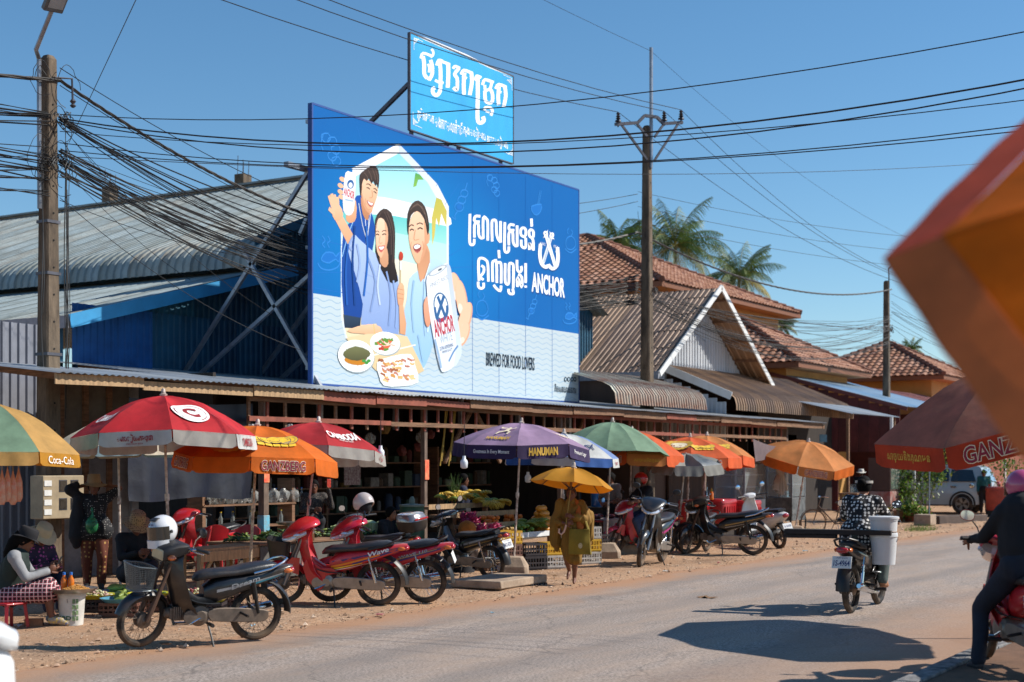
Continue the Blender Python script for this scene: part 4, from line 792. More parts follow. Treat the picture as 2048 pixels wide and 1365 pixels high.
# market name sign on top
sg = thing('market_sign', 'sky blue metal sign with white market name above the billboard', 'sign', (0, 0, 0))
S0, S1 = at(821, 0, TB).x, at(1026, 0, TB).x; SZ0, SZ1 = 9.12, 11.2
b = B(); b.box(S0, S1, TB+.004, TB+.05, SZ0, SZ1); b.obj('panel', mat('sign_back', '7c8288', .5, .5), sg)
b = B(); b.grid(1, 1, lambda u, v: V((S0+(S1-S0)*u, TB-.0003, SZ0+(SZ1-SZ0)*v))); b.obj('face', mat('sign_cyan', '27a3dc', .45, var=.10, scale=1.2, stretch=(1, 1, .3)), sg)
b = B()
for x in (S0-.015, S1+.015): b.box(x-.015, x+.015, TB-.01, TB+.06, SZ0-.02, SZ1+.02)
b.box(S0, S1, TB-.01, TB+.06, SZ0-.03, SZ0-.002); b.box(S0, S1, TB-.01, TB+.06, SZ1+.002, SZ1+.03); b.obj('edge_frame', steel_d, sg)
p = Print(TB-.001, .2198, 740, 50)
p.poly([(380, 80), (520, 120), (880, 270), (1100, 385), (1305, 468), (1305, 478), (1090, 395), (870, 290), (640, 200), (500, 140)], 'eef2f6')
p.view(.1898, 830, 90)
KS = [([(62, 140), (85, 88), (172, 118)], 28), ([(165, 128), (190, 108), (190, 68), (174, 50)], 26), ([(84, 125), (96, 200), (97, 305), (124, 348)], 40), ([(165, 165), (181, 230), (180, 310), (150, 368)], 38), ([(122, 346), (150, 368)], 26), ([(138, 205), (150, 240), (146, 288)], 24),
      ([(226, 214), (248, 162), (290, 172)], 28), ([(256, 170), (268, 260), (268, 400), (262, 490), (228, 532), (192, 512), (186, 468), (206, 454)], 40), ([(214, 375), (246, 392), (296, 402)], 28), ([(246, 164), (362, 206)], 30), ([(350, 200), (350, 330), (344, 446)], 42),
      ([(402, 250), (420, 226), (470, 246)], 28), ([(462, 248), (416, 310), (440, 346), (446, 400), (440, 478), (406, 455)], 36), ([(486, 310), (515, 268), (602, 300)], 32), ([(520, 300), (512, 400), (515, 520)], 40), ([(594, 302), (598, 400), (576, 525)], 40), ([(500, 332), (542, 352)], 26),
      ([(632, 372), (650, 328), (694, 346)], 30), ([(660, 340), (660, 560), (658, 780), (685, 824), (724, 800), (716, 762)], 42), ([(712, 420), (735, 368), (824, 396)], 32), ([(806, 402), (790, 460), (742, 480), (735, 430)], 30), ([(735, 490), (742, 590), (788, 614), (815, 588), (812, 505), (780, 458)], 36), ([(732, 690), (742, 662), (798, 666), (814, 702), (800, 742)], 30), ([(748, 702), (782, 712)], 22),
      ([(850, 460), (880, 418), (958, 446)], 32), ([(884, 446), (875, 540), (880, 630)], 38), ([(946, 446), (955, 540), (934, 652)], 38), ([(866, 482), (906, 502)], 24)]
for q, w_ in KS: p.pl(q, w_, 'f2f8fc')
p.view(.2198, 740, 50)
for st, c, w_, h in (('\u1797\u17bc\u1798\u17b7\u1780\u1793\u178f\u179a\u1780', (505, 838), 150, .30), ('\u179f\u1784\u1780\u17b6\u178f\u179f\u179b\u17b6\u1780\u17c6\u178f\u17be', (718, 905), 246, .30), ('\u1780\u179a\u17bb\u1784\u179f\u17c0\u1798\u179a\u17b6\u1794', (952, 985), 200, .30), ('\u1781\u17c1\u178f\u178f\u179f\u17c0\u1798\u179a\u17b6\u1794', (1160, 1064), 190, .30)): p.text(st, c, w_, h, 'eef6fb', .02)
for cx, cy, sx_, sy in ((398, 118, 1, 1), (1290, 490, -1, 1), (390, 905, 1, -1), (1296, 1190, -1, -1)):  # corner ornaments
    for k in range(6): p.line([(cx+sx_*8*k, cy+sy*(60-9*k)), (cx+sx_*(8*k+5), cy+sy*(4+2*k))], .02, 'dff0fa', 0)
    p.line([(cx, cy+sy*110), (cx, cy), (cx+sx_*80, cy+sx_*35)], .014, 'dff0fa', 0)
p.done('print', sg)
for px in (830, 924, 1008):
    x = at(px, 0, TB).x; b = B(); b.bar((x, TB+.1, Z1-.5), (x, TB+.1, SZ1-.3), .07, .07); b.obj('leg', steel_d, sg)
b = B(); b.bar(at_s(818, 168, S0+.1), at_s(740, 246, S0+.1), .08, .08); b.obj('stay', steel_d, sg)
b = B(); x = at(924, 0, TB).x; b.bar((x, TB+.1, SZ0+.3), (x+.0, TB+1.6, Z1-.6), .07, .07); b.obj('stay', steel_d, sg)
# ================================================================== two-wheelers
black_pl = mat('black_plastic', '17171a', .45, var=.25, scale=6, dust=.12); rubber = mat('tyre_rubber', '1c1a19', .85, var=.3, scale=8, dust=.5); chrome = mat('chrome', 'c9ccd0', .12, 1, var=.05)
alloy = mat('cast_alloy', '9a938b', .45, .75, var=.2, scale=8, dust=.25); alloy_d = mat('dirty_alloy', '6e6258', .6, .5, var=.3, scale=8, dust=.6); lensg = mat('headlamp_glass', 'd8dade', .08, .35, var=.15, scale=20, coat=1); amber = mat('amber_lens', 'd0671c', .15, coat=1); redlens = mat('red_lens', 'a3121a', .12, coat=1, var=.3, scale=25)
vinyl = mat('black_vinyl', '25262a', .42, var=.25, scale=5, bump=.12, bscale=60, dust=.18); plate_w = mat('plate_white', 'd9d9d6', .4, var=.08); dusty_b = mat('dusty_brown_metal', '5a4336', .7, .3, var=.3, scale=6); mirror_g = mat('mirror_glass', 'c8d8e8', .03, 1, var=.01)
def paint(name, c, **k): return mat(name, c, .34, var=.14, scale=3, coat=.5, dust=.22, **k)
WHEELS = {}
def wheel_meshes(Rw, alloy_w, tyre=.038, dirty=False):
    key = (Rw, alloy_w, dirty)
    if key in WHEELS: return WHEELS[key]
    t = B(); n = 36; rings = []
    for i in range(n):
        a = 2*math.pi*i/n; c = V((math.cos(a), 0, math.sin(a))); rings.append([c*(Rw-tyre+tyre*1.0*math.cos(q))+V((0, tyre*math.sin(q), 0)) for q in [2*math.pi*j/10 for j in range(10)]])
    rings.append(rings[0]); t.loft(rings, cap=False)
    for i in range(60):                                            # tread blocks
        a = 2*math.pi*i/60; c = V((math.cos(a), 0, math.sin(a))); tn = V((-math.sin(a), 0, math.cos(a)))
        for s_ in (-1, 1): o = c*(Rw-.006)+V((0, s_*.014, 0)); t.box(-.008, .008, -.006, .006, -.003, .009, M=axes(o, tn, V((0, 1, 0))))
    r_ = B(); r0 = Rw-tyre*1.75; rings = []
    for i in range(n+1):
        a = 2*math.pi*i/n; c = V((math.cos(a), 0, math.sin(a))); rings.append([c*(r0+dx)+V((0, dy, 0)) for dx, dy in ((.024, -.026), (.010, -.024), (0, -.012), (0, .012), (.010, .024), (.024, .026), (.012, .016), (.010, -.016))])
    r_.loft(rings, cap=False); sp = B(); hub = B()
    if alloy_w:
        for i in range(5):
            a = 2*math.pi*i/5
            for da in (-.13, .13): c = V((math.cos(a+da), 0, math.sin(a+da))); c0 = V((math.cos(a), 0, math.sin(a))); sp.bar(c0*.03, c*(r0+.004), .026, .016, up=V((0, 1, 0)))
    else:
        for i in range(36):
            a = 2*math.pi*i/36; c = V((math.cos(a), 0, math.sin(a))); e = V((math.cos(a+(.5 if i % 2 else -.5)), 0, math.sin(a+(.5 if i % 2 else -.5)))); s_ = 1 if i % 4 < 2 else -1
            sp.tube([e*.055+V((0, .03*s_, 0)), c*r0], .0022, 4)
    hub.lathe([(.02, -.075), (.03, -.06), (.075, -.045), (.08, -.03), (.045, -.02), (.045, .02), (.08, .03), (.08, .045), (.035, .055), (.02, .075)], 18, ax=(0, 1, 0))
    WHEELS[key] = tuple(x.mesh(nm, m_) for x, nm, m_ in ((r_, 'wheel', alloy_d if dirty else (mat('black_alloy', '2a2a2c', .4, .5) if alloy_w else chrome)), (t, 'tyre', rubber), (sp, 'spokes', alloy if alloy_w else (alloy_d if dirty else chrome)), (hub, 'hub', alloy_d)))
    return WHEELS[key]
def put_wheel(parent, c, Rw=.282, alloy_w=False, M=None, dirty=False):
    ms = wheel_meshes(Rw, alloy_w, dirty=dirty); M = (M or Matrix.Identity(4)) @ Matrix.Translation(c); o = inst('wheel', ms[0], parent, M)
    for nm, me in (('tyre', ms[1]), ('spokes', ms[2]), ('hub', ms[3])): inst(nm, me, o)
    return o
def section(x, zb, zt, hw, n=14, pw=3, yo=0):
    return [V((x, yo+a, (zb+zt)/2+c)) for a, c in sup(n, hw, (zt-zb)/2, pw)]
def decal(bvh, poly, side=1, off=.004):
    """lay a flat outline (x, z) on the side of a body"""
    out = []
    for x, z in poly:
        h = bvh.ray_cast(V((x, side*1.0, z)), V((0, -side, 0)))
        out.append((h[0]+V((0, side*off, 0))) if h[0] else V((x, side*.14, z)))
    return out
def motorbike(label, loc, rz, paints, style='wave', steer=0, lean=7, seat=vinyl, alloy_w=False, basket=None, topbox=False, plate=None, text=None, stripes=None, tailc=None, mirrors=(1, 1), sc=1, dirty=False, lowcase=None, name='motorbike', stand=True, group='motorbikes parked along the market', screen=None, cat='motorbike', mirror_m=None, front=True):
    M0 = TRS(V(loc), rz, 0, R(-lean) if stand else 0, sc)
    q = thing(name, label, cat, M=M0, group=group); P1, P2 = paints[0], paints[1 % len(paints)]
    FX, RX = .62, -.58; Rw = .282
    S0 = V((.40, 0, .86)); axd = V((-.42, 0, 1)).normalized(); SM = Matrix.Translation(S0) @ Matrix.Rotation(steer, 4, axd) @ Matrix.Translation(-S0)
    put_wheel(q, (FX, 0, Rw), Rw, alloy_w, SM, dirty); put_wheel(q, (RX, 0, Rw), Rw, alloy_w, None, dirty)
    fork_m = dusty_b if dirty else (mat('fork_grey', '8b8d90', .35, .7) if style != 'dream' else mat('fork_brown', '6b5c50', .5, .5))
    for s_ in (-1, 1):
        b = B(); b.tube([(FX, s_*.078, Rw), (FX-.05, s_*.078, Rw+.12), (FX-.14, s_*.072, .62), (FX-.24, s_*.06, .86)], [.022, .028, .022, .02], 8); b.obj('fork_leg', fork_m, q, M=SM)
    # front mudguard
    b = B(); a0, a1 = R(18), R(165)
    def fend(u, v):
        a = a0+(a1-a0)*u; w_ = .062+.012*math.sin(math.pi*u)-(.045*max(0, .25-u)*4 if style != 'dream' else 0); t = (v-.5)*2; rr = Rw+.035-.05*abs(t)**2.2*(1.1 if style == 'wave' else .9)
        return V((FX+rr*math.cos(a)*1.0, t*w_, Rw+rr*math.sin(a)))
    b.shell(18, 8, fend, .006); b.obj('front_mudguard', P1, q, M=SM)
    if style != 'dream':
        for s_ in (-1, 1):
            b = B(); b.prism([(FX+.02, s_*.084, Rw+.22), (FX-.10, s_*.09, Rw+.36), (FX-.2, s_*.088, Rw+.34), (FX-.18, s_*.086, Rw+.12)], (0, s_*.01, 0)); b.obj('fork_cover', P1, q, M=SM)
    # leg shield
    prof = [(.37, .97, .075), (.405, .88, .105), (.40, .76, .135), (.365, .62, .165), (.325, .48, .165), (.27, .36, .135), (.22, .28, .09)]
    def shield(u, v):
        f = v*(len(prof)-1); i = min(int(f), len(prof)-2); f -= i; x, z, w_ = (prof[i][k]*(1-f)+prof[i+1][k]*f for k in range(3)); t = (u-.5)*2
        return V((x-.13*abs(t)**1.7*(1 if v < .75 else 1.15)+.012*math.cos(3*t), t*w_*1.0, z))
    b = B(); b.shell(14, 18, shield, .008); b.obj('leg_shield', P1, q)
    if style == 'wave':
        for s_ in (-1, 1):                                         # lower side cowls
            b = B(); pts = [(.30, .62), (.35, .50), (.30, .34), (.16, .20), (.10, .24), (.06, .40), (-.10, .44), (-.02, .50), (.12, .50), (.20, .56)]; b.prism([(x, s_*(.125-.05*max(0, x-.15)), z) for x, z in pts], (0, -s_*.02, 0)); b.obj('side_cowl', P1, q, bev=.008)
    # tunnel
    rings = []
    for x, z, w_, h in ((.33, .80, .075, .10), (.28, .66, .08, .12), (.20, .53, .085, .13), (.08, .455, .085, .11), (-.06, .46, .085, .12), (-.18, .52, .09, .15)): rings.append(section(x, z-h/2, z+h/2, w_, 12, 2.6))
    b = B(); b.loft(rings); b.obj('tunnel', black_pl if style != 'wave' else P2, q)
    b = B(); b.shell(6, 8, lambda u, v: V((.17-.30*v, (u-.5)*.30*(1-.15*abs(v-.5)), .418+.03*abs(u-.5)*2+.05*(1-v)**3)), .012); b.obj('floor_board', black_pl, q)
    # body and tail
    bs = [(.02, .44, .60, .075), (-.10, .43, .68, .115), (-.25, .47, .715, .135), (-.42, .535, .725, .135), (-.60, .60, .745, .12), (-.78, .66, .775, .095), (-.90, .715, .79, .065), (-.95, .745, .785, .04)]
    b = B(); b.loft([section(x, a, c, w_, 16, 2.8) for x, a, c, w_ in bs]); body = b.obj('body', P1, q); bvh = BVHTree.FromPolygons([V(v) for v in b.v], [f for f in b.f])
    if stripes:
        for col, poly in stripes:
            for s_ in (1, -1):
                d = B(); pts = decal(bvh, poly, s_, .004+.002*stripes.index((col, poly))); nn = len(pts)//2
                d.add(pts, [(i, i+1, 2*nn-2-i, 2*nn-1-i) for i in range(nn-1)]); d.obj('stripe', col, body)
    if text:
        for s_ in (1, -1):
            st, cx, cz, w_, h, tm, sl2 = text; d = B()
            def fn(x, y):
                X = cx-s_*x*w_; Z = cz+y*h+(cx-X)*sl2; r = decal(bvh, [(X, Z)], s_, .011)[0]; return r
            put_text(d, st, fn, .02); d.obj('lettering', tm, body, smooth=0)
    # seat
    ss = [(.115, .655, .695, .04), (.08, .655, .735, .075), (0, .67, .765, .105), (-.14, .69, .772, .125), (-.30, .70, .775, .135), (-.42, .71, .80, .138), (-.58, .725, .825, .128), (-.70, .745, .828, .105), (-.77, .765, .81, .07)]
    b = B(); b.loft([section(x, a, c, w_, 16, 3.0) for x, a, c, w_ in ss]); so_ = b.obj('seat', seat, q, 50)
    rail_m = chrome if style == 'dream' else (black_pl if style == 'wave' else mat('silver_rail', 'b9bcc0', .3, .6))
    b = B(); b.tube([(-.48, .145, .735), (-.66, .150, .775), (-.80, .13, .835), (-.87, .06, .86), (-.87, -.06, .86), (-.80, -.13, .835), (-.66, -.150, .775), (-.48, -.145, .735)], .013, 8); b.obj('grab_rail', rail_m, q)
    # tail lamp, rear guard, plate
    b = B(); b.ell((-.935, 0, .735), (.045, .075, .038), 12, 8); tl_ = b.obj('tail_light', tailc or redlens, q)
    for s_ in (-1, 1):
        b = B(); b.ell((-.885, s_*.085, .735), (.05, .02, .026), 8, 6); b.obj('indicator', amber, q)
    b = B(); a0_, a1_ = R(60), R(190)
    def rf(u, v): a = a0_+(a1_-a0_)*u; t = (v-.5)*2; rr = Rw+.055-.035*abs(t)**2+(.06*max(0, u-.62)); return V((RX+rr*math.cos(a)-.05*max(0, u-.5), t*.075, Rw+rr*math.sin(a)+.05))
    b.shell(14, 6, rf, .006); b.obj('rear_mudguard', black_pl, q)
    if plate and not plate.strip():
        b = B(); Mp = axes((-.955, 0, .60), (0, -1, 0), (.35, 0, 1)); b.box(-.11, .11, -.07, .07, -.003, .003, M=Mp); b.obj('number_plate', plate_w, q, bev=.004)
    elif plate:
        b = B(); Mp = axes((-.955, 0, .60), (0, -1, 0), (.35, 0, 1)); b.box(-.11, .11, -.07, .07, -.003, .003, M=Mp); pl = b.obj('number_plate', plate_w, q, bev=.004)
        d = B(); put_text(d, plate, lambda x, y: Mp @ V((x*.18, y*.062-.01, .0042)), .02); put_text(d, '\u1780\u1798\u1796\u17bb\u1787\u17b6', lambda x, y: Mp @ V((x*.12, y*.024+.048, .0042)), 0); d.obj('plate_number', mat('plate_ink', '27346a', .5), pl, smooth=0)
    # swing arm, shocks, chain case, engine, exhaust
    for s_ in (-1, 1):
        b = B(); b.bar((-.05, s_*.075, .33), (RX, s_*.085, Rw), .022, .045); b.obj('swing_arm', alloy_d, q)
        b = B(); b.tube([(RX+.02, s_*.115, Rw+.03), (RX+.06, s_*.12, .47)], .019, 8); b.tube([(RX+.06, s_*.12, .46), (RX+.10, s_*.125, .64)], .03 if style == 'dream' else .013, 8)
        if style != 'dream': b.tube([(RX+.055+.05*i/40+.028*0, s_*.12+.026*math.cos(i*1.1), .44+.19*i/40+.026*math.sin(i*1.1)*.2) for i in range(41)], .005, 4)
        b.obj('shock_absorber', chrome if style != 'dream' else mat('shock_black', '26221f', .5, .3), q)
    cc = lowcase or alloy; b = B(); ol = smoothpoly([(-.02, .36), (-.04, .27), (-.12, .245), (RX+.02, .215), (RX-.08, .24), (RX-.095, .30), (RX-.04, .345), (-.2, .385)], 3); b.prism([(p.x, .088, p.y) for p in ol], (0, .03, 0)); b.obj('chain_case', cc, q, bev=.008)
    b = B(); b.lathe([(.06, -.105), (.10, -.10), (.115, -.06), (.115, .07), (.10, .105), (.055, .12), (.05, .125)], 20, (.06, 0, .315), (0, 1, 0)); b.lathe([(.045, .09), (.07, .10), (.07, .125), (.03, .13)], 16, (.17, 0, .31), (0, 1, 0)); b.bar((.06, 0, .32), (.20, 0, .335), .15, .13); b.obj('crankcase', alloy if not dirty else alloy_d, q)
    cy = B()
    for i in range(7): x = .19+.021*i; cy.box(x, x+.012, -.075, .075, .27, .41)
    cy.box(.18, .36, -.055, .055, .285, .395); cy.lathe([(.05, 0), (.06, .02), (.04, .05)], 12, (.35, 0, .34), (1, 0, 0)); cy.obj('cylinder', alloy_d, q)
    b = B(); b.tube([(.31, -.03, .28), (.26, -.10, .20), (.08, -.13, .19), (-.16, -.13, .22)], .019, 8); b.tube([(-.16, -.13, .22), (-.22, -.135, .235), (-.26, -.14, .245), (-.80, -.155, .33), (-.82, -.155, .333)], [.02, .036, .046, .046, .026], 12); b.obj('exhaust', chrome if style != 'scoot' else black_pl, q)
    b = B(); b.bar((-.02, -.2, .235), (-.02, .2, .235), .02, .02); b.obj('peg_bar', black_pl, q)
    for s_ in (-1, 1):
        b = B(); b.tube([(-.02, s_*.15, .237), (-.02, s_*.26, .24)], .02, 8); b.obj('foot_peg', black_pl, q)
        b = B(); b.tube([(-.36, s_*.10, .33), (-.40, s_*.24, .31)], .014, 6); b.obj('rear_peg', black_pl, q)
    if stand:
        b = B(); b.tube([(-.03, .09, .22), (-.05, .155, .10), (-.06, .205, .004+.0)], .011, 6); b.ell((-.065, .212, .006), (.03, .02, .006), 8, 4); b.obj('kick_stand', black_pl, q)
    b = B(); b.tube([(.05, .115, .30), (.16, .135, .25), (.20, .17, .245)], .009, 6); b.obj('gear_lever', chrome, q); b = B(); b.tube([(.03, -.12, .36), (-.10, -.17, .44), (-.12, -.22, .445)], .011, 6); b.obj('kick_starter', chrome, q)
    # handlebar group
    cow = [(.15, 1.045, .08, .02), (.20, 1.055, .16, .035), (.29, 1.05, .205, .045), (.39, 1.015, .20, .052), (.48, .97, .165, .048), (.56, .925, .11, .034), (.61, .895, .05, .016)] if style != 'dream' else [(.20, 1.01, .10, .03), (.26, 1.01, .16, .055), (.36, .995, .15, .075), (.45, .97, .125, .078), (.50, .955, .115, .07), (.505, .955, .11, .066)]
    b = B(); b.loft([section(x, z-h, z+h, w_, 16, 2.4 if style != 'dream' else 4) for x, z, w_, h in cow]); b.obj('handlebar_cowl', P1 if style != 'dream' else black_pl, q, M=SM)
    b = B()
    if style == 'dream': b.box(.495, .515, -.095, .095, .905, 1.01); hl = b.obj('headlight', mat('dusty_lens', 'b7aa88', .25, coat=.6, var=.15), q, bev=.012, M=SM)
    else:
        b.loft([section(x, z-h, z+h, w_, 16, 2.1) for x, z, w_, h in ((.34, .965, .17, .06), (.44, .925, .165, .066), (.53, .885, .135, .056), (.59, .86, .08, .034), (.62, .85, .03, .015))]); hl = b.obj('headlight', lensg, q, M=SM)
        d = B(); d.ell((.565, .0, .885), (.03, .06, .03), 10, 6); d.obj('reflector', chrome, hl)
    for s_ in (-1, 1):
        b = B(); b.ell((.44 if style == 'dream' else .455, s_*.15, .945), (.045, .035, .028), 10, 6); b.obj('front_indicator', amber if style == 'dream' else lensg, q, M=SM)
        b = B(); b.tube([(.26, s_*.10, 1.0), (.25, s_*.22, 1.03), (.215, s_*.25, 1.035)], .012, 8); b.obj('handlebar', chrome, q, M=SM)
        b = B(); b.tube([(.22, s_*.235, 1.035), (.17, s_*.355, 1.03)], .018, 8); b.ell((.168, s_*.36, 1.03), (.02, .02, .02), 8, 4); b.obj('grip', black_pl, q, M=SM)
        b = B(); b.tube([(.27, s_*.20, 1.03), (.275, s_*.26, 1.02), (.225, s_*.37, 1.015)], .007, 5); b.obj('brake_lever', chrome, q, M=SM)
        if mirrors[0 if s_ > 0 else 1]:
            b = B(); b.tube([(.235, s_*.20, 1.04), (.235, s_*.235, 1.13), (.22, s_*.30, 1.20)], .006, 6); st_ = b.obj('mirror_stalk', chrome if style != 'wave' else black_pl, q, M=SM)
            Mm = axes((.215, s_*.325, 1.225), (.1, 1, .15*s_), (0, 0, 1)); b = B(); b.loft([[Mm @ V((a*k, c*k, z)) for a, c in sup(16, .062, .046, 2.4)] for z, k in ((.02, .75), (.012, .95), (0, 1), (-.002, 1))]); mo = b.obj('mirror', black_pl if not mirror_m else mirror_m, q, M=SM)
            b = B(); b.loft([[Mm @ V((a, c, z)) for a, c in sup(16, .056, .040, 2.4)] for z in (-.0025, -.0035)]); b.obj('mirror_glass', mirror_g, mo)
    b = B()
    for s_ in (-1, 1): b.tube([(.27, s_*.14, 1.0), (.37, s_*.12, 1.05), (.46, s_*.06, .86), (.38, s_*.03, .66)], .005, 5)
    b.obj('cables', black_pl, q, M=SM)
    if basket:
        bm_ = mat('basket_wire', '6f7678', .4, .6) if basket == 'wire' else black_pl; b = B()
        def bk(u, v):                                              # tapered oval basket in front of the shield
            a = 2*math.pi*u; c, s_ = math.cos(a), math.sin(a); k = .78+.22*v; pw = .62
            return V((.66+.145*k*math.copysign(abs(c)**pw, c), .175*k*math.copysign(abs(s_)**pw, s_), .60+.24*v+.03*v*math.cos(a)))
        if basket == 'wire':
            nu, nv = 64, 13
            for i in range(nu): b.tube([bk(i/nu, j/6) for j in range(7)], .0022, 3)
            for j in range(nv+1): b.tube([bk(i/48, j/nv) for i in range(49)], .0022 if j not in (0, nv) else .007, 3 if j not in (0, nv) else 6)
            for y in range(-6, 7): b.tube([(.66-.11, y*.022, .60), (.66+.11, y*.022, .60)], .0025, 3)
        else:
            b.shell(36, 5, bk, .008); b.box(.57, .75, -.13, .13, .598, .606)
        b.obj('basket', bm_, q)
    if topbox:
        b = B(); rings = []
        for z, k, xo in ((.86, .78, 0), (.90, .92, 0), (1.0, 1.0, 0), (1.015, 1.02, 0)): rings.append([V((-.86+xo+a*k, c*k, z)) for a, c in sup(20, .19, .21, 3.6)])
        b.loft(rings); tb = b.obj('top_box', black_pl, q); b = B(); rings = []
        for z, k, xo in ((1.017, 1.0, 0), (1.07, .97, .005), (1.12, .84, .02), (1.135, .6, .03)): rings.append([V((-.86+xo+a*k, c*k, z)) for a, c in sup(20, .19, .21, 3.6)])
        b.loft(rings); b.obj('lid', mat('box_lid_grey', '8d8a8c', .2, .5, coat=.8, var=.15), tb)
        b = B(); b.box(-1.057, -1.045, -.15, .15, 1.03, 1.06); b.obj('reflector', redlens, tb, bev=.008)
    return q
def bike_at(rear, frontp, lean=7, back=.58, front=False):
    """ground points of the rear and front wheel -> location and heading"""
    r_, f_ = G(*rear), G(*frontp); d = f_-r_; d.z = 0; rz = math.atan2(d.y, d.x); mid = (f_-d.normalized()*.62) if front else r_+d.normalized()*back; mid.z = .035
    return mid, rz
redp = paint('wave_red', 'c0202a'); redp2 = paint('bike_crimson', 'b3122e'); blk = paint('gloss_black', '131316'); gry = paint('charcoal_paint', '3a3a40'); magenta = mat('magenta_decal', 'b02a7c', .35); purple = mat('violet_decal', '3a2a6c', .35); orange_d = mat('orange_decal', 'dd7a22', .35); yellow_d = mat('yellow_decal', 'e0c034', .35); white_d = mat('white_decal', 'e4e4e2', .35); silver_d = mat('silver_decal', '9a9ca0', .3, .5); teal_d = mat('teal_decal', '2e7688', .35); gold_d = mat('gold_decal', 'b08a4a', .35)
def band(x0, x1, za, zb_, w0, w1, n=7):
    top = [(x0+(x1-x0)*i/(n-1), za+(zb_-za)*i/(n-1)+w0/2+(w1-w0)/2*i/(n-1)) for i in range(n)]; bot = [(x, z-(w0+(w1-w0)*i/(n-1))) for i, (x, z) in enumerate(top)]; return top+bot[::-1]
# left: black bike with wire basket
loc, rz = bike_at((508, 1287), (268, 1304))
bikeA = motorbike('dusty black motorbike with wire basket and white helmet on its handlebar', loc, rz, [blk, gry], 'dream', R(16), 7, basket='wire', dirty=True, text=('Dream', -.40, .64, .30, .05, silver_d, .28), stripes=[(silver_d, band(-.10, -.82, .56, .71, .03, .012)), (teal_d, band(-.45, -.85, .615, .705, .02, .01))], mirrors=(1, 0), lowcase=alloy_d, sc=1.01)
loc, rz = bike_at((752, 1218), (585, 1215))
bikeB = motorbike('red motorbike with orange and yellow stripes and black front basket', loc, rz+.12, [redp, redp], 'wave', R(22), 7, basket='black', stripes=[(purple, band(-.02, -.86, .52, .735, .12, .03)), (orange_d, band(.0, -.62, .505, .665, .028, .02)), (yellow_d, band(.0, -.4, .478, .565, .02, .01)), (white_d, band(.0, -.5, .455, .56, .012, .006))], text=('Wave', -.60, .70, .26, .055, white_d, .28), mirrors=(0, 1), lowcase=alloy, sc=1.04)
loc, rz = bike_at((846, 1212), (655, 1210))
bikeC = motorbike('crimson motorbike with white open helmet, parked second behind the striped red one', loc, rz+.05, [redp2, redp2], 'wave', R(18), 7, stripes=[(purple, band(-.05, -.8, .53, .72, .07, .02)), (gold_d, band(-.1, -.75, .55, .715, .016, .008))], text=('WAVE 110', -.45, .655, .36, .035, silver_d, .25), plate=' ', mirrors=(1, 1), sc=1.04)
loc, rz = bike_at((800, 1180), (706, 1172))
bikeE = motorbike('dark motorbike with grey top box behind the two red ones', loc, rz+.1, [blk, gry], 'wave', 0, 7, topbox=True, plate=' ', mirrors=(1, 1), sc=1.0)
loc, rz = bike_at((985, 1166), (872, 1158))
bikeD = motorbike('black motorbike with white plate and gold trim beside the fruit stall', loc, rz, [blk, gry], 'wave', R(10), 7, stripes=[(silver_d, band(-.05, -.85, .56, .74, .035, .015)), (gold_d, band(-.15, -.7, .53, .66, .016, .008))], plate='1AD-8787', mirrors=(1, 1), sc=1.0)
loc, rz = bike_at((1350, 1122), (1284, 1138), front=True)
bikeF = motorbike('black and magenta motorbike facing the road beside the orange umbrellas', loc, rz, [blk, gry], 'wave', R(8), 7, stripes=[(magenta, band(-.0, -.8, .50, .72, .05, .015))], mirrors=(1, 1), sc=1.14)
loc, rz = bike_at((1500, 1114), (1402, 1112))
bikeG = motorbike('black motorbike with gold stripe parked right of the magenta one', loc, rz, [blk, gry], 'dream', R(14), 7, stripes=[(gold_d, band(-.1, -.8, .56, .71, .02, .008)), (silver_d, band(-.1, -.6, .52, .62, .012, .006))], mirrors=(1, 1), sc=1.1, dirty=True)
loc, rz = bike_at((1412, 1106), (1372, 1112))
bikeI = motorbike('dark motorbike almost hidden between the magenta one and the gold striped one', loc, rz, [blk, blk], 'wave', 0, 7, mirrors=(0, 0), sc=1.0, dirty=True)
loc, rz = bike_at((1330, 1112), (1266, 1114))
bikeJ = motorbike('dusty red motorbike behind the umbrella pole ridden by the man in black', loc, rz, [redp2, blk], 'wave', R(12), 4, mirrors=(1, 1), sc=1.0, dirty=True)
loc, rz = bike_at((452, 1150), (352, 1158))
bikeK = motorbike('red motorbike standing in the shade behind the wooden bench', loc, rz, [redp, redp], 'wave', 0, 6, mirrors=(1, 0), sc=1.02, dirty=True)
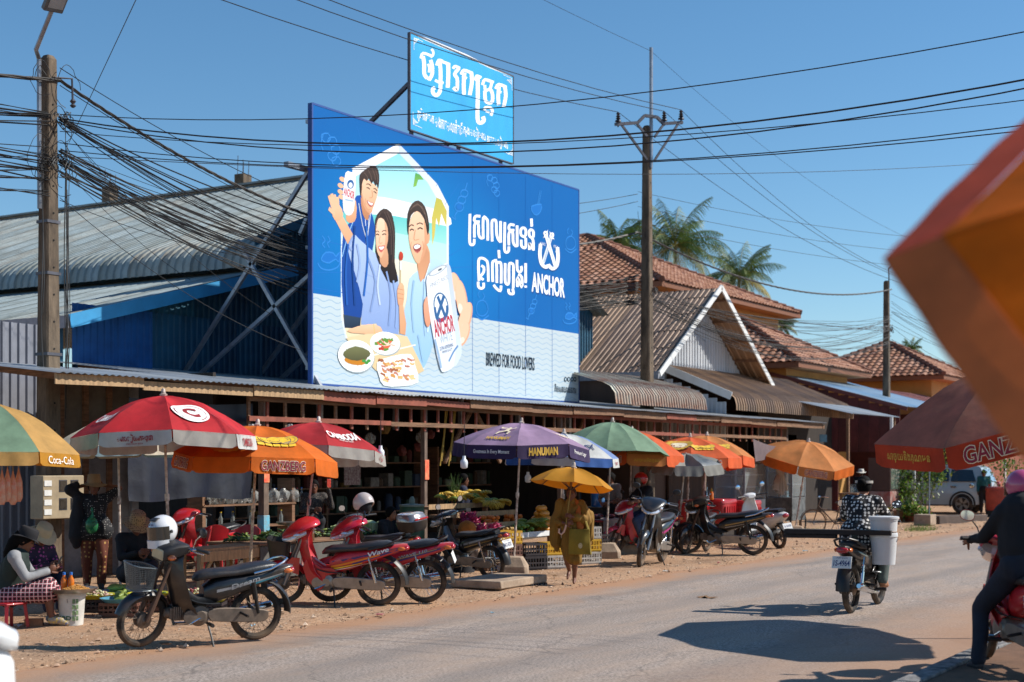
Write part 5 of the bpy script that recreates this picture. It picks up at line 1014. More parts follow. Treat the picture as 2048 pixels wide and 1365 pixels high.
# scooter
def scooter(label, loc, rz, body, sc=1, group='motorbikes parked along the market', lean=7):
    q = thing('scooter', label, 'scooter', M=TRS(V(loc), rz, 0, R(-lean), sc), group=group); Rw = .255
    put_wheel(q, (.60, 0, Rw), Rw, True); put_wheel(q, (-.58, 0, Rw), Rw, True)
    b = B(); b.shell(14, 8, lambda u, v: V((.60+(Rw+.03-.04*abs(v*2-1)**2)*math.cos(R(15+150*u)), (v-.5)*.15, Rw+(Rw+.03-.04*abs(v*2-1)**2)*math.sin(R(15+150*u)))), .006); b.obj('front_mudguard', body, q)
    for s_ in (-1, 1): b = B(); b.tube([(.60, s_*.08, Rw), (.46, s_*.06, .7)], .02, 8); b.obj('fork_leg', black_pl, q)
    prof = [(.36, .98, .08), (.42, .86, .14), (.43, .70, .19), (.38, .52, .20), (.30, .36, .19), (.2, .27, .17)]
    def sh(u, v):
        f = v*5; i = min(int(f), 4); f -= i; x, z, w_ = (prof[i][k]*(1-f)+prof[i+1][k]*f for k in range(3)); t = (u-.5)*2; return V((x-.11*abs(t)**2, t*w_, z))
    b = B(); b.shell(14, 15, sh, .02); b.obj('leg_shield', body, q)
    b = B(); b.loft([section(x, a, c, w_, 14, 3.4) for x, a, c, w_ in ((.30, .24, .33, .17), (.1, .23, .31, .18), (-.12, .23, .32, .18))]); b.obj('floor_board', black_pl, q)
    bs = [(-.06, .26, .58, .14), (-.16, .27, .70, .17), (-.34, .33, .73, .19), (-.56, .45, .74, .18), (-.76, .56, .74, .14), (-.88, .62, .72, .09), (-.92, .65, .70, .05)]
    b = B(); b.loft([section(x, a, c, w_, 16, 2.6) for x, a, c, w_ in bs]); b.obj('body', body, q)
    b = B(); b.loft([section(x, a, c, w_, 14, 2.8) for x, a, c, w_ in ((.0, .70, .73, .07), (-.1, .70, .765, .12), (-.35, .72, .775, .15), (-.6, .735, .80, .14), (-.8, .755, .80, .09))]); b.obj('seat', vinyl, q)
    b = B(); b.ell((-.90, 0, .67), (.04, .075, .045), 12, 8); b.obj('tail_light', redlens, q)
    b = B(); b.loft([section(x, z-h, z+h, w_, 14, 2.3) for x, z, w_, h in ((.2, 1.02, .08, .03), (.28, 1.03, .16, .06), (.38, 1.0, .14, .07), (.45, .97, .08, .05))]); b.obj('handlebar_cowl', body, q)
    b = B(); b.ell((.43, 0, .985), (.035, .065, .05), 12, 8); b.obj('headlight', lensg, q)
    for s_ in (-1, 1):
        b = B(); b.tube([(.26, s_*.12, 1.03), (.17, s_*.36, 1.04)], .016, 8); b.obj('grip', black_pl, q)
        b = B(); b.tube([(.25, s_*.2, 1.05), (.23, s_*.27, 1.2)], .006, 6); b.obj('mirror_stalk', chrome, q); b = B(); b.ell((.23, s_*.29, 1.24), (.012, .055, .05), 12, 6); b.obj('mirror', mirror_g, q)
    b = B(); b.lathe([(.11, -.1), (.12, 0), (.1, .1)], 14, (-.50, .02, .28), (0, 1, 0)); b.bar((-.1, .1, .30), (-.58, .1, .27), .06, .12); b.obj('engine_case', black_pl, q)
    b = B(); b.tube([(-.3, -.13, .25), (-.4, -.15, .27), (-.82, -.16, .34)], [.02, .05, .05], 10); b.obj('exhaust', black_pl, q)
    b = B(); b.shell(8, 4, lambda u, v: V((-.60-.30*u-.03*math.sin(3*u), (v-.5)*.15, .56-.22*u)), .006); b.obj('rear_mudguard', black_pl, q)
    b = B(); Mp = axes((-.93, 0, .46), (0, -1, 0), (.4, 0, 1)); b.box(-.10, .10, -.065, .065, -.003, .003, M=Mp); pl = b.obj('number_plate', plate_w, q)
    d = B(); put_text(d, '1J-2608', lambda x, y: Mp @ V((x*.16, y*.05, .0042)), .02); d.obj('plate_number', mat('plate_ink'), pl, smooth=0)
    b = B(); b.tube([(-.1, .1, .2), (-.15, .18, .0)], .01, 6); b.obj('kick_stand', black_pl, q)
    return q
loc, rz = bike_at((1556, 1101), (1462, 1092), back=.58)
scooter('white scooter with round red tail light nearest the bicycle', loc, rz, paint('scooter_white', 'd2d2d0'), 1.1)
# ================================================================== umbrellas
def cloth(name, c, tr=.35, **k): return mat(name, c, .8, var=k.pop('var', .2), scale=k.pop('scale', 2.2), trans=tr, bump=.3, bscale=7, **k)
red_c = cloth('red_canopy', 'c3242c', .3); red_c2 = cloth('red_canopy_worn', 'b8262c', .3); orange_c = cloth('orange_canopy', 'dd7216', .4); orange_r = cloth('red_orange_canopy', 'd8602a', .35); orange_p = cloth('pale_orange_canopy', 'd08848', .4, var=.2); lilac_c = cloth('purple_canopy', 'a184a2', .25); violet_v = cloth('violet_valance', '32204a', .15)
white_c = cloth('white_canopy', 'd2d2ce', .35); cream_c = cloth('cream_canopy', 'cfc6b2', .4); blue_c = cloth('blue_canopy', '7f96c4', .35); bluev = cloth('blue_valance', '2f5ba0', .25); green_c = cloth('green_canopy', '7f9c80', .35, var=.22); grey_c = cloth('grey_canopy', '8f8c84', .3); grey_v = cloth('grey_valance', 'aaa49c', .3); green_d = cloth('deep_green_canopy', '2f7a5a', .35); tan_c = cloth('tan_canopy', 'c39a58', .4, var=.25); gold_c = cloth('gold_canopy', 'c68f2a', .45); sky_v = cloth('pale_blue_valance', '9fb8bc', .35)
yellow_c = cloth('monk_yellow_canopy', 'd39a28', .5, var=.06); dusk_c = cloth('dusty_rose_canopy', 'c08a74', .6); tomato_v = cloth('tomato_valance', 'c8431c', .3)
ink_white = mat('ink_white', 'ece8e2', .6, var=.05); ink_maroon = mat('ink_maroon', '8c1430', .6, var=.05); ink_cream = mat('ink_cream', 'ecdcb8', .6, var=.05); ink_gold = mat('ink_gold', 'd6a93a', .6, var=.2, scale=20); ink_dkred = mat('ink_dark_red', '8e1c22', .6, var=.05); ink_navy = mat('ink_navy', '2a3560', .6, var=.05); ink_yel = mat('ink_yellow', 'e0b52c', .6, var=.15, scale=15)
pole_w = mat('umbrella_pole_white', 'c9c0b6', .5, var=.3, scale=9, dark='7a5f4c'); pole_p = mat('umbrella_pole_pink', 'c9928a', .5, var=.2, scale=6); rib_m = mat('rib_steel', '4c4c50', .4, .6)
UMB = []
def umbrella(label, apex, foot, Rr, drop, val, cols, vcols=None, yaw=22.5, prints=(), N=8, tilt=None, pole_m=None, pole_r=.02, sag=.10, group='market umbrellas', name='umbrella', flare=.12, pole_to=None, cat='umbrella', bow=1.75, ribs=True, scallop=.25, finial=True, collar=True, wave=.012, inset=.012):
    A = V(apex); Fo = V(foot); q = thing(name, label, cat, (0, 0, 0), M=Matrix.Translation(Fo), group=group); A = A-Fo
    ax = V(tilt).normalized() if tilt else A.normalized()
    toc = V((-Fo.x, -Fo.y, 0)).normalized(); x_ = (toc-ax*toc.dot(ax)).normalized(); y_ = ax.cross(x_); st = 2*math.pi/N
    rj = random.Random(label); jr = [(rj.uniform(-.025, .015), rj.uniform(-.035, .05), rj.uniform(-.03, .03)) for _ in range(N)]
    def rib(k, f):
        j = jr[k % N]; a = R(yaw)+(k-.5)*st+j[2]*f; return A+(x_*math.cos(a)+y_*math.sin(a))*Rr*f*(1+j[0]*f)-ax*(drop*f**bow+j[1]*f*f*Rr)
    def pt(i, u, f): p = rib(i, f).lerp(rib(i+1, f), u); return p-ax*(sag*4*u*(1-u)*f*(1.15-f)*.9-.022*f*(1-f)*4*pnoise(p*5.0))
    def vpt(i, u, v):                                              # valance: hangs from the rim, corners rounded
        e = rib(i, 1).lerp(rib(i+1, 1), u); out = (e-A); out -= ax*out.dot(ax); out.normalize(); edge = min(u, 1-u); ln = val*(1-scallop*max(0, 1-edge/.12)**2)
        return e+(-ax*.97+out*flare)*ln*v+out*wave*math.sin(u*19+i*3)*v
    for i in range(N):
        b = B(); b.shell(8, 12, lambda u, f: pt(i, u, .015+.985*f), .003); cp = b.obj('canopy_panel', cols[i % len(cols)], q, 60)
        if val:
            vc = (vcols or cols); b = B(); b.shell(16, 3, lambda u, v: vpt(i, inset+(1-2*inset)*u, v), -.003); b.obj('valance', vc[i % len(vc)], cp, 60)
        for pr in prints:
            if pr[0] != i: continue
            _, kind, body, w_, h, fm, c, bold = pr; d = B()
            if kind == 'v':
                def fn(x, y, off):
                    u = .5+x*w_/(Rr*2*math.sin(st/2)); v = c-y*h/val; p = vpt(i, u, v); out = (p-A); out -= ax*out.dot(ax); return p+out.normalized()*(off+.006)
            else:
                def fn(x, y, off):
                    f = c-y*h/math.hypot(Rr, drop); u = .5+x*w_/(Rr*f*2*math.sin(st/2)); p = pt(i, u, f); du = rib(i+1, f)-rib(i, f); df = pt(i, u, f+.02)-pt(i, u, f-.02); nn = du.cross(df).normalized(); nn = nn if nn.dot(ax) > 0 else -nn; return p+nn*(off+.014)
            if body == 'C':
                ring = B(); ms = [ink_white, fm]; n = 28
                for rr, off, m_ in ((.5, .008, 0), (.43, .010, 1), (.405, .012, 0)): ring.add([fn(rr*math.cos(2*math.pi*k/n), rr*math.sin(2*math.pi*k/n), off) for k in range(n)], [tuple(range(n))], m_)
                put_text(ring, 'C', lambda x, y: fn(x*.36, y*.46, .015), .05, 1); ring.obj('roundel', ms, cp, smooth=0)
            elif body == 'CREST':                                  # gold scrolls round a pale shield
                rr_ = B(); n = 24
                rr_.add([fn(.30*math.cos(2*math.pi*k/n), .5*math.sin(2*math.pi*k/n)*.62-.05, .007) for k in range(n)], [tuple(range(n))], 0)
                for k in range(18):
                    a = 2*math.pi*k/18; cx, cy = .40*math.cos(a), .40*math.sin(a)-.05; rr_.add([fn(cx+.11*math.cos(t*1.05), cy+.10*math.sin(t*1.05), .009+.0006*k) for t in range(6)], [tuple(range(6))], 1)
                rr_.obj('crest', [ink_cream, ink_gold], cp, smooth=0)
            elif body == 'MEDALS':
                rr_ = B(); n = 16
                for k, cx in enumerate((-.34, .34, -.18, .18, 0)):
                    r0 = .17
                    for r1, off, m_ in ((r0*1.08, .007+.003*k, 1), (r0, .0085+.003*k, 0), (r0*.7, .0095+.003*k, 1), (r0*.64, .0105+.003*k, 0)): rr_.add([fn(cx+r1*math.cos(2*math.pi*t/n), 1.35*r1*math.sin(2*math.pi*t/n)+.08, off) for t in range(n)], [tuple(range(n))], m_)
                for k, cx in enumerate((-.34, -.17, 0, .17, .34)): rr_.add([fn(cx-.075, -.30, .0065), fn(cx+.075, -.30, .0065), fn(cx+.075, -.16, .0065), fn(cx-.075, -.16, .0065)], [(0, 1, 2, 3)], 0)
                rr_.obj('medals', [ink_yel, ink_navy], cp, smooth=0)
            elif body == 'DANCER':                                 # small leaping figure
                rr_ = B()
                for k, pl in enumerate((((-.1, .0), (.12, .05), (.16, .3), (-.02, .34)), ((.0, .34), (.12, .33), (.14, .47), (.02, .5)), ((.12, .26), (.36, .36), (.38, .5), (.31, .5), (.29, .4), (.12, .33)), ((-.02, .3), (-.3, .2), (-.34, .3), (-.28, .38), (-.26, .3), (-.02, .36)), ((-.08, .04), (-.3, -.1), (-.36, -.36), (-.28, -.38), (-.22, -.14), (.02, -.02)), ((.04, .04), (.22, -.1), (.2, -.38), (.3, -.38), (.32, -.08), (.14, .08)))): rr_.add([fn(x*1.0, y, .008+.0012*k) for x, y in pl], [tuple(range(len(pl)))])
                rr_.obj('figure_print', fm, cp, smooth=0)
            else:
                d = B()
                if isinstance(fm, tuple):
                    put_text(d, body, lambda x, y: fn(x, y, .006), bold+.04, 1); put_text(d, body, lambda x, y: fn(x, y, .010), bold, 0); d.obj('lettering', list(fm), cp, smooth=0)
                else: put_text(d, body, lambda x, y: fn(x, y, .007), bold); d.obj('lettering', fm, cp, smooth=0)
    if ribs:
        for k in range(N):
            b = B(); b.tube([rib(k, f)-ax*.012 for f in (.03, .35, .7, 1)], .006, 5); o = b.obj('rib', rib_m, q)
            b = B(); b.tube([A-ax*(drop+.12*Rr), rib(k, .55)-ax*.015], .005, 5); b.obj('strut', rib_m, o)
    end = V(pole_to)-Fo if pole_to else V((0, 0, 0)); low_ = end.lerp(A, .52)
    b = B(); b.tube([low_-(A-end).normalized()*.05, A+ax*.03], pole_r*.85, 10); b.obj('upper_pole', pole_m or pole_w, q)
    b = B(); b.tube([end, low_], pole_r, 10); b.obj('lower_pole', mat('pole_rusty', 'b9aca0', .6, var=.5, scale=16, dark='6a4632') if not pole_m else pole_m, q)
    if collar: b = B(); b.tube([low_-(A-end).normalized()*.04, low_+(A-end).normalized()*.05], pole_r*1.5, 10); b.obj('collar', pole_m or pole_w, q)
    if finial: b = B(); b.lathe([(.045, -.005), (.05, .02), (.03, .03), (.025, .08), (.012, .095)], 10, A, ax); b.obj('finial', pole_w, q)
    return q
def U(label, px, py, D, foot_px, Rr, drop, val, cols, vcols=None, **k):
    f = at_d(foot_px, 1100, D); f.z = .03; return umbrella(label, at_d(px, py, D), f, Rr, drop, val, cols, vcols, **k)
GZ = (ink_maroon, ink_cream)
U('green and gold patched umbrella at the left edge of the street', -22, 806, 17, -25, 1.06, .56, .16, [green_c, tan_c, green_d, tan_c, green_c, tan_c], [tan_c, gold_c], yaw=8, prints=[(1, 'v', 'Coca-Cola', .5, .09, ink_white, .5, 0)])
U('cream umbrella with pale blue valance behind the red roundel umbrella', 236, 836, 21, 241, .92, .42, .16, [cream_c], [sky_v, cream_c, cream_c], yaw=0)
U('large red umbrella with white roundel and grey valance', 327, 792, 18.6, 342, 1.17, .50, .19, [red_c], [grey_v, white_c, white_c, white_c, white_c, white_c, cream_c, white_c], yaw=26, prints=[(0, 'c', 'C', .50, .46, ink_dkred, .66, 0), (6, 'c', 'CAMBODIA', .46, .16, ink_white, .70, .03), (7, 'v', '\u179f\u179a\u17b6\u1794\u17c0\u1799\u179a\u1780\u1798\u1796\u17bb\u1787\u17b6', .42, .11, ink_dkred, .46, .03), (7, 'v', 'PREMIUM BEER', .20, .02, ink_dkred, .84, 0), (1, 'v', 'CAMBODIA', .46, .10, ink_dkred, .5, .03)])
U('bright orange umbrella with maroon lettering between two red ones', 515, 852, 19.8, 497, 1.10, .42, .22, [orange_c], None, yaw=20, pole_m=mat('pole_cream', 'cdbb9c', .5, var=.3, scale=12, dark='7a5f4c'), prints=[(0, 'v', 'GANZBERG', .56, .13, GZ, .5, .015), (7, 'c', 'CREST', .64, .46, 0, .72, 0), (7, 'c', 'GANZBERG', .52, .12, GZ, .66, .05), (7, 'c', 'German Premium Beer', .34, .06, ink_maroon, .77, 0), (0, 'c', 'MEDALS', .62, .40, 0, .66, 0), (6, 'v', 'GANZBERG', .54, .13, GZ, .5, .015)])
U('red umbrella with white lettering and grey valance behind the orange one', 637, 846, 21.4, 598, 1.04, .42, .17, [red_c2], [grey_v, grey_v, white_c, white_c, white_c, grey_v, grey_v, grey_v], yaw=30, pole_m=pole_p, tilt=(.10, .02, 1), prints=[(0, 'c', 'CAMBODIA', .52, .17, ink_white, .72, .04), (0, 'c', 'PREMIUM BEER', .24, .035, ink_white, .84, 0), (1, 'v', '\u1794\u17c0\u1799', .2, .09, ink_dkred, .5, .03)])
U('purple umbrella with dark violet valance over the fruit stall', 1043, 847, 24.3, 1026, 1.14, .36, .23, [lilac_c], [violet_v], yaw=20, tilt=(.02, -.03, 1), prints=[(0, 'v', 'HANUMAN', .46, .12, ink_gold, .48, .05), (7, 'v', 'Greatness In Every Moment', .62, .08, ink_white, .5, .01), (7, 'c', 'HANUMAN', .40, .09, ink_gold, .80, .04), (7, 'c', 'DANCER', .34, .38, ink_cream, .56, 0), (1, 'v', 'Premium Lager', .5, .09, ink_white, .5, 0), (1, 'c', 'HANUMAN', .5, .14, ink_cream, .66, .02)])
U('white and blue umbrella behind the purple one', 1128, 868, 26.5, 1124, 1.05, .44, .17, [white_c, blue_c], [bluev, white_c], yaw=34, prints=[(1, 'v', '\u1793\u17b7\u1784\u1782\u17bb\u178e\u1793', .4, .09, ink_dkred, .5, .02), (0, 'c', 'EASY', .4, .16, ink_navy, .7, .03)])
U('faded green umbrella without valance over the orange one', 1225, 845, 28.4, 1211, 1.16, .56, 0, [green_c], None, yaw=10, N=12, sag=.06)
U('faded orange umbrella under the green one', 1264, 862, 29.5, 1258, 1.05, .45, .24, [orange_p, orange_r], [orange_p, orange_r], yaw=18, prints=[(7, 'v', 'GANZBERG', .56, .13, GZ, .5, .015), (0, 'v', '\u179f\u17b6\u1785\u17bb\u1799\u1793\u17b7\u1784\u1782\u17bb\u178e', .5, .1, ink_gold, .5, .01)])
U('red orange umbrella with crest beside the green one', 1380, 875, 31.5, 1372, 1.14, .44, .23, [orange_r], [orange_r], yaw=24, prints=[(0, 'v', 'GANZBERG', .56, .13, GZ, .5, .015), (7, 'c', 'CREST', .62, .44, 0, .58, 0), (7, 'c', 'GANZBERG', .52, .12, GZ, .66, .05), (0, 'c', 'MEDALS', .55, .34, 0, .66, 0)])
U('orange umbrella directly behind the red orange crest one', 1414, 872, 33.5, 1402, 1.14, .42, .22, [orange_p], [orange_r], yaw=24, prints=[(0, 'v', 'GANZBERG', .56, .13, GZ, .5, .015), (0, 'c', 'MEDALS', .5, .3, 0, .7, 0)])
U('sagging grey cloth umbrella below the red orange one', 1372, 908, 29.6, 1352, .74, .16, .20, [grey_c, white_c, grey_c], [grey_c], yaw=5, sag=.5, tilt=(-.12, -.1, 1), flare=.5, scallop=.6, finial=False)
U('tilted pale orange umbrella beside the bicycle', 1617, 884, 36, 1588, 1.22, .40, .24, [orange_p], [orange_p, orange_c], yaw=14, tilt=(-.16, -.24, 1), prints=[(0, 'v', 'GANZBERG', .56, .14, GZ, .5, .015)])
U('large dusty red umbrella close to the camera at the right', 2046, 706, 15.6, 2080, 1.76, .62, .26, [dusk_c], [tomato_v], yaw=-10, tilt=(-.16, .2, 1), prints=[(0, 'v', 'GANZBERG', .95, .17, GZ, .5, .015), (7, 'v', '\u179f\u17b6\u1785\u17bb\u1799\u1793\u17b7\u1784\u1782\u17bb\u178e\u1798\u1793', .8, .13, ink_gold, .45, .01)])
umbrella('blurred orange umbrella nearest the camera at the right edge', at_d(3068, 272, 2.793), at_d(3000, 1100, 2.6).xy.to_3d(), 1.08, .26, .07, [cloth('near_gold', 'e8a030', .8), orange_r, gold_c, orange_c, orange_r, gold_c, orange_c, cloth('near_orange', 'eb9a2c', .8)], [cloth('near_pale_orange', 'dba06a', .75), orange_r, orange_p, orange_r, orange_p, orange_r, tomato_v, cloth('near_red', 'c0421a', .3)], yaw=-44.2, tilt=(-.5677, -.2588, .7815), flare=1.75, scallop=0, wave=.002, inset=0)
# concrete umbrella feet
foot_m = mat('foot_concrete', '9a8672', .9, var=.3, scale=6, bump=.4)
for px, D, s_, lb in ((1211, 28.4, .30, 'concrete umbrella foot in front of the meat table'), (1258, 29.5, .27, 'concrete umbrella foot beside the magenta motorbike'), (1026, 24.3, .26, 'concrete umbrella foot behind the black motorbike at the fruit stall'), (1588, 36, .3, 'concrete umbrella foot beside the bicycle wheel')):
    p = at_d(px, 1100, D); b = B(); b.loft([[V((x*k, y*k, z)) for x, y in ((-.8, -1), (.8, -1), (1, -.8), (1, .8), (.8, 1), (-.8, 1), (-1, .8), (-1, -.8))] for z, k in ((0, s_), (.14, s_*.98), (.3, s_*.62), (.31, s_*.3))]); o = b.obj('concrete_block', foot_m, smooth=20, bev=.012); o.location = (p.x, p.y, .02); o.rotation_euler = (0, 0, .5); tag(o, lb, 'concrete block', 'concrete umbrella feet')
# ================================================================== people
skin_m = mat('skin', '8a5a40', .55, var=.08, scale=9); skin_d = mat('skin_dark', '6e432e', .55, var=.08, scale=9); hair_m = mat('black_hair', '0d0a09', .8, var=.3, scale=20, stretch=(6, 6, 1), spec=.12); eye_w = mat('eye_dark', '16100e', .3); lip_m = mat('lips', '7c3c34', .5); black_cl = mat('black_cotton', '15151a', .9, var=.3, scale=5); jeans = mat('blue_denim', '2c3a54', .85, var=.25, scale=8)
def blob(parts, voxel, smooth=4, folds=None):
    """parts: (p, q, r1, r2) tapered capsules or ('e', c, radii, matrix); fused into one continuous skin"""
    b = B()
    for p in parts:
        if p[0] == 'e': b.ell(p[1], p[2], 16, 10, M=p[3] if len(p) > 3 else None)
        else:
            a, e, r1, r2 = V(p[0]), V(p[1]), p[2], p[3]; b.ell(a, (r1,)*3, 12, 8); b.ell(e, (r2,)*3, 12, 8)
            if (e-a).length > 1e-4: b.tube([a, e], [r1, r2], 14)
    o = bpy.data.objects.new('tmp', b.mesh('tmp', skin_m, 0)); m = o.modifiers.new('r', 'REMESH'); m.mode = 'VOXEL'; m.voxel_size = voxel
    s_ = o.modifiers.new('s', 'SMOOTH'); s_.iterations = smooth; s_.factor = .5
    me = bake(o); out = B()
    vv = [v.co.copy() for v in me.vertices]; nn = [v.normal.copy() for v in me.vertices]
    if folds:
        amp, fx, fz = folds
        for i, v in enumerate(vv): vv[i] = v+nn[i]*amp*(pnoise(V((v.x*fx, v.y*fx, v.z*fz)))+.5*pnoise(V((v.x*fx*2.3, v.y*fx*2.3, v.z*fz*1.7+7))))
    out.add(vv, [tuple(p.vertices) for p in me.polygons]); bpy.data.objects.remove(o); bpy.data.meshes.remove(me)
    return out
def hand(b, wr, d, pn, side, curl=.5, m=0, k=1.0):
    """palm and five bent fingers; d = direction of the hand, pn = palm normal, side = +1 thumb to the left of d seen along -pn"""
    d = V(d).normalized(); pn = V(pn); pn = (pn-d*pn.dot(d)).normalized(); w_ = d.cross(pn)*side; wr = V(wr)
    M = Matrix((d, w_, pn)).transposed(); b.ell(wr+d*.045*k, (.052*k, .040*k, .017*k), 10, 6, m, M)
    for j, (o, ln) in enumerate(((-.03, .060), (-.01, .072), (.011, .068), (.031, .054))):
        p = wr+d*.082*k-w_*o*k; pts = [p]; a = curl*.5
        for s_ in range(3):
            p = p+(d*math.cos(a)+pn*math.sin(a))*ln*k*(.45, .32, .26)[s_]; pts.append(p); a += curl*.95
        b.tube(pts, [.0095*k, .009*k, .0082*k, .006*k], 7, m)
    p = wr+d*.02*k+w_*.034*k; dt = (d*.6+w_*.75+pn*.35).normalized(); b.tube([p-dt*.01, p+dt*.035*k, p+(dt*.6+d*.3+pn*.4*curl).normalized()*.035*k+dt*.035*k], [.013*k, .011*k, .0075*k], 7, m)
JO = dict(head=(.01, 0, 1.475), neck=(0, 0, 1.335), chest=(0, 0, 1.20), waist=(0, 0, 1.02), pelvis=(0, 0, .90), shl=(0, .165, 1.305), shr=(0, -.165, 1.305), ell=(-.02, .215, 1.05), elr=(-.02, -.215, 1.05), wrl=(.05, .215, .82), wrr=(.05, -.215, .82), hpl=(0, .085, .87), hpr=(0, -.085, .87), knl=(.02, .095, .48), knr=(.02, -.095, .48), anl=(-.02, .095, .085), anr=(-.02, -.095, .085), tol=(.13, .105, .03), tor=(.13, -.105, .03))
def person(label, loc, rz, pose=None, top=None, bottom=None, sleeve=1.0, leg=1.0, skirt=None, sc=1, face=(1, 0, 0), hair='short', skin=None, voxel=.016, shoes=None, hands=None, bulk=1.0, extra_top=(), folds=(.008, 7, 4), group=None, hat=None, helmet=None, bottom_folds=None, feet=True, vest=None):
    sk = skin or skin_m; J = {k: V(v) for k, v in JO.items()}
    for k, v in (pose or {}).items(): J[k] = V(v)
    q = thing('person', label, 'person', M=TRS(V(loc), rz, sc=sc), group=group); fd = V(face).normalized(); hc = J['head']; sd_ = V((0, 0, 1)).cross(fd); sd_ = sd_.normalized() if sd_.length > .1 else V((0, 1, 0)); up = fd.cross(sd_)
    HM = Matrix((fd, sd_, up)).transposed(); h = lambda x, y, z: hc+HM @ V((x, y, z))
    tors = [(J['neck']+V((0, 0, -.03)), J['chest'], .075, .125*bulk), (J['chest'], J['waist'], .125*bulk, .115*bulk), (J['waist'], J['pelvis'], .115*bulk, .135*bulk), (J['shl'], J['shr'], .06, .06), (J['shl']*.6+J['shr']*.4+V((0, 0, -.07)), J['shl']*.4+J['shr']*.6+V((0, 0, -.07)), .09*bulk, .09*bulk), (J['shl']*.5+J['chest']*.5, J['waist']*.8+J['hpl']*.2, .09*bulk, .085*bulk), (J['shr']*.5+J['chest']*.5, J['waist']*.8+J['hpr']*.2, .09*bulk, .085*bulk), (J['hpl'], J['hpr'], .105*bulk, .105*bulk)]
    arms = {s_: [(J['sh'+s_], J['el'+s_], .05*bulk, .038), (J['el'+s_], J['wr'+s_], .038, .026)] for s_ in 'lr'}; legs = {s_: [(J['hp'+s_], J['kn'+s_], .09*bulk, .056), (J['kn'+s_], J['an'+s_]*.62+J['kn'+s_]*.38, .056, .048), (J['kn'+s_]*.45+J['an'+s_]*.55, J['an'+s_], .046, .033)] for s_ in 'lr'}
    feet_p = [p for s_ in 'lr' for p in ((J['an'+s_]+V((0, 0, -.02)), J['an'+s_]*.4+J['to'+s_]*.6+V((0, 0, .01)), .035, .032), (J['an'+s_]*.4+J['to'+s_]*.6, J['to'+s_], .03, .022))]
    headp = [('e', h(0, 0, .02), (.092, .076, .10), HM), ('e', h(.018, 0, -.045), (.068, .058, .068), HM), (h(.088, 0, .0), h(.103, 0, -.022), .010, .014), ('e', h(0, .076, -.005), (.02, .012, .03), HM), ('e', h(0, -.076, -.005), (.02, .012, .03), HM), (h(-.02, 0, -.06), J['neck']+V((0, 0, .0)), .048, .052), ('e', h(.075, 0, -.066), (.014, .026, .010), HM), ('e', h(.07, 0, -.095), (.018, .026, .016), HM), ('e', h(.074, 0, .03), (.016, .05, .009), HM)]
    body = blob(tors+arms['l']+arms['r']+legs['l']+legs['r']+(feet_p if feet else [])+headp, voxel)
    for s_ in (1, -1): body.ell(h(.083, s_*.030, .006), (.008, .013, .006), 8, 5, 1, HM); body.bar(h(.088, s_*.014, .028), h(.082, s_*.046, .027), .008, .006, 2)
    body.ell(h(.090, 0, -.062), (.006, .022, .005), 8, 5, 3, HM)
    hd = hands or {}
    for s_ in 'lr':
        d_, pn_, cu = hd.get(s_, (J['wr'+s_]-J['el'+s_], (0, -1 if s_ == 'l' else 1, 0), .45)); hand(body, J['wr'+s_], d_, pn_, 1 if s_ == 'l' else -1, cu)
    body.obj('body', [sk, eye_w, hair_m, lip_m], q, 70)
    def grow(ps, g): return [(p[0], p[1], p[2]+g, p[3]+g) for p in ps]
    if top:
        ps = grow(tors, .016)
        for s_ in 'lr':
            f = sleeve if not isinstance(sleeve, dict) else sleeve[s_]; a, e, w_ = J['sh'+s_], J['el'+s_], J['wr'+s_]
            if f <= .5: ps.append((a, a.lerp(e, f*2), .066*bulk, .058*bulk))
            else: ps += [(a, e, .064*bulk, .052), (e, e.lerp(w_, (f-.5)*2*.92), .052, .040)]
        blob(ps+list(extra_top), voxel, 3, folds).obj('top', top, q, 70)
    if vest:
        blob(grow(tors[:3]+tors[4:7], .03), voxel, 3, folds).obj('vest', vest, q, 70)
    if bottom:
        ps = grow(tors[2:3]+tors[7:], .020)
        for s_ in 'lr':
            a, e, w_ = J['hp'+s_], J['kn'+s_], J['an'+s_]
            if leg <= .5: ps.append((a, a.lerp(e, leg*2), .105*bulk, .08))
            else: ps += [(a, e, .105*bulk, .078), (e, e.lerp(w_, (leg-.5)*2*.95), .076, .062)]
        if skirt: ps += [(a, e, r1, r2) for a, e, r1, r2 in skirt]
        blob(ps, voxel, 3, bottom_folds or folds).obj('bottom', bottom, q, 70)
    if shoes:
        [blob([(p[0], p[1], p[2]+.012, p[3]+.012) for p in fp], .014, 2).obj('shoe', shoes, q, 70) for fp in (feet_p[:2], feet_p[2:])]
    if hair:
        b = B()
        def hr(u, v):                                              # scalp shell, open over the face
            a = 2*math.pi*u; front = max(0, math.cos(a)); el = math.pi*.5-v*(math.pi*.5+(.75 if hair != 'shaved' else .45)-1.25*front**1.2); k = 1.10
            return h(.094*k*math.cos(el)*math.cos(a)-.004, .080*k*math.cos(el)*math.sin(a), .022+.104*k*math.sin(el))
        b.shell(28, 10, hr, -.006); hm = hair_m if hair != 'shaved' else mat('shaved_scalp', '3a2a22', .6); b.obj('hair', hm, q, 70)
        if hair == 'bun': b = B(); b.ell(h(-.10, 0, .05), (.05, .055, .05), 12, 8); b.obj('hair_bun', hair_m, q)
        if hair == 'long': b = B(); b.tube([h(-.06, 0, .05), h(-.10, 0, -.06), h(-.11, 0, -.20), h(-.10, 0, -.30)], [.07, .075, .06, .02], 12, flat=1.0); b.obj('hair_tail', hair_m, q)
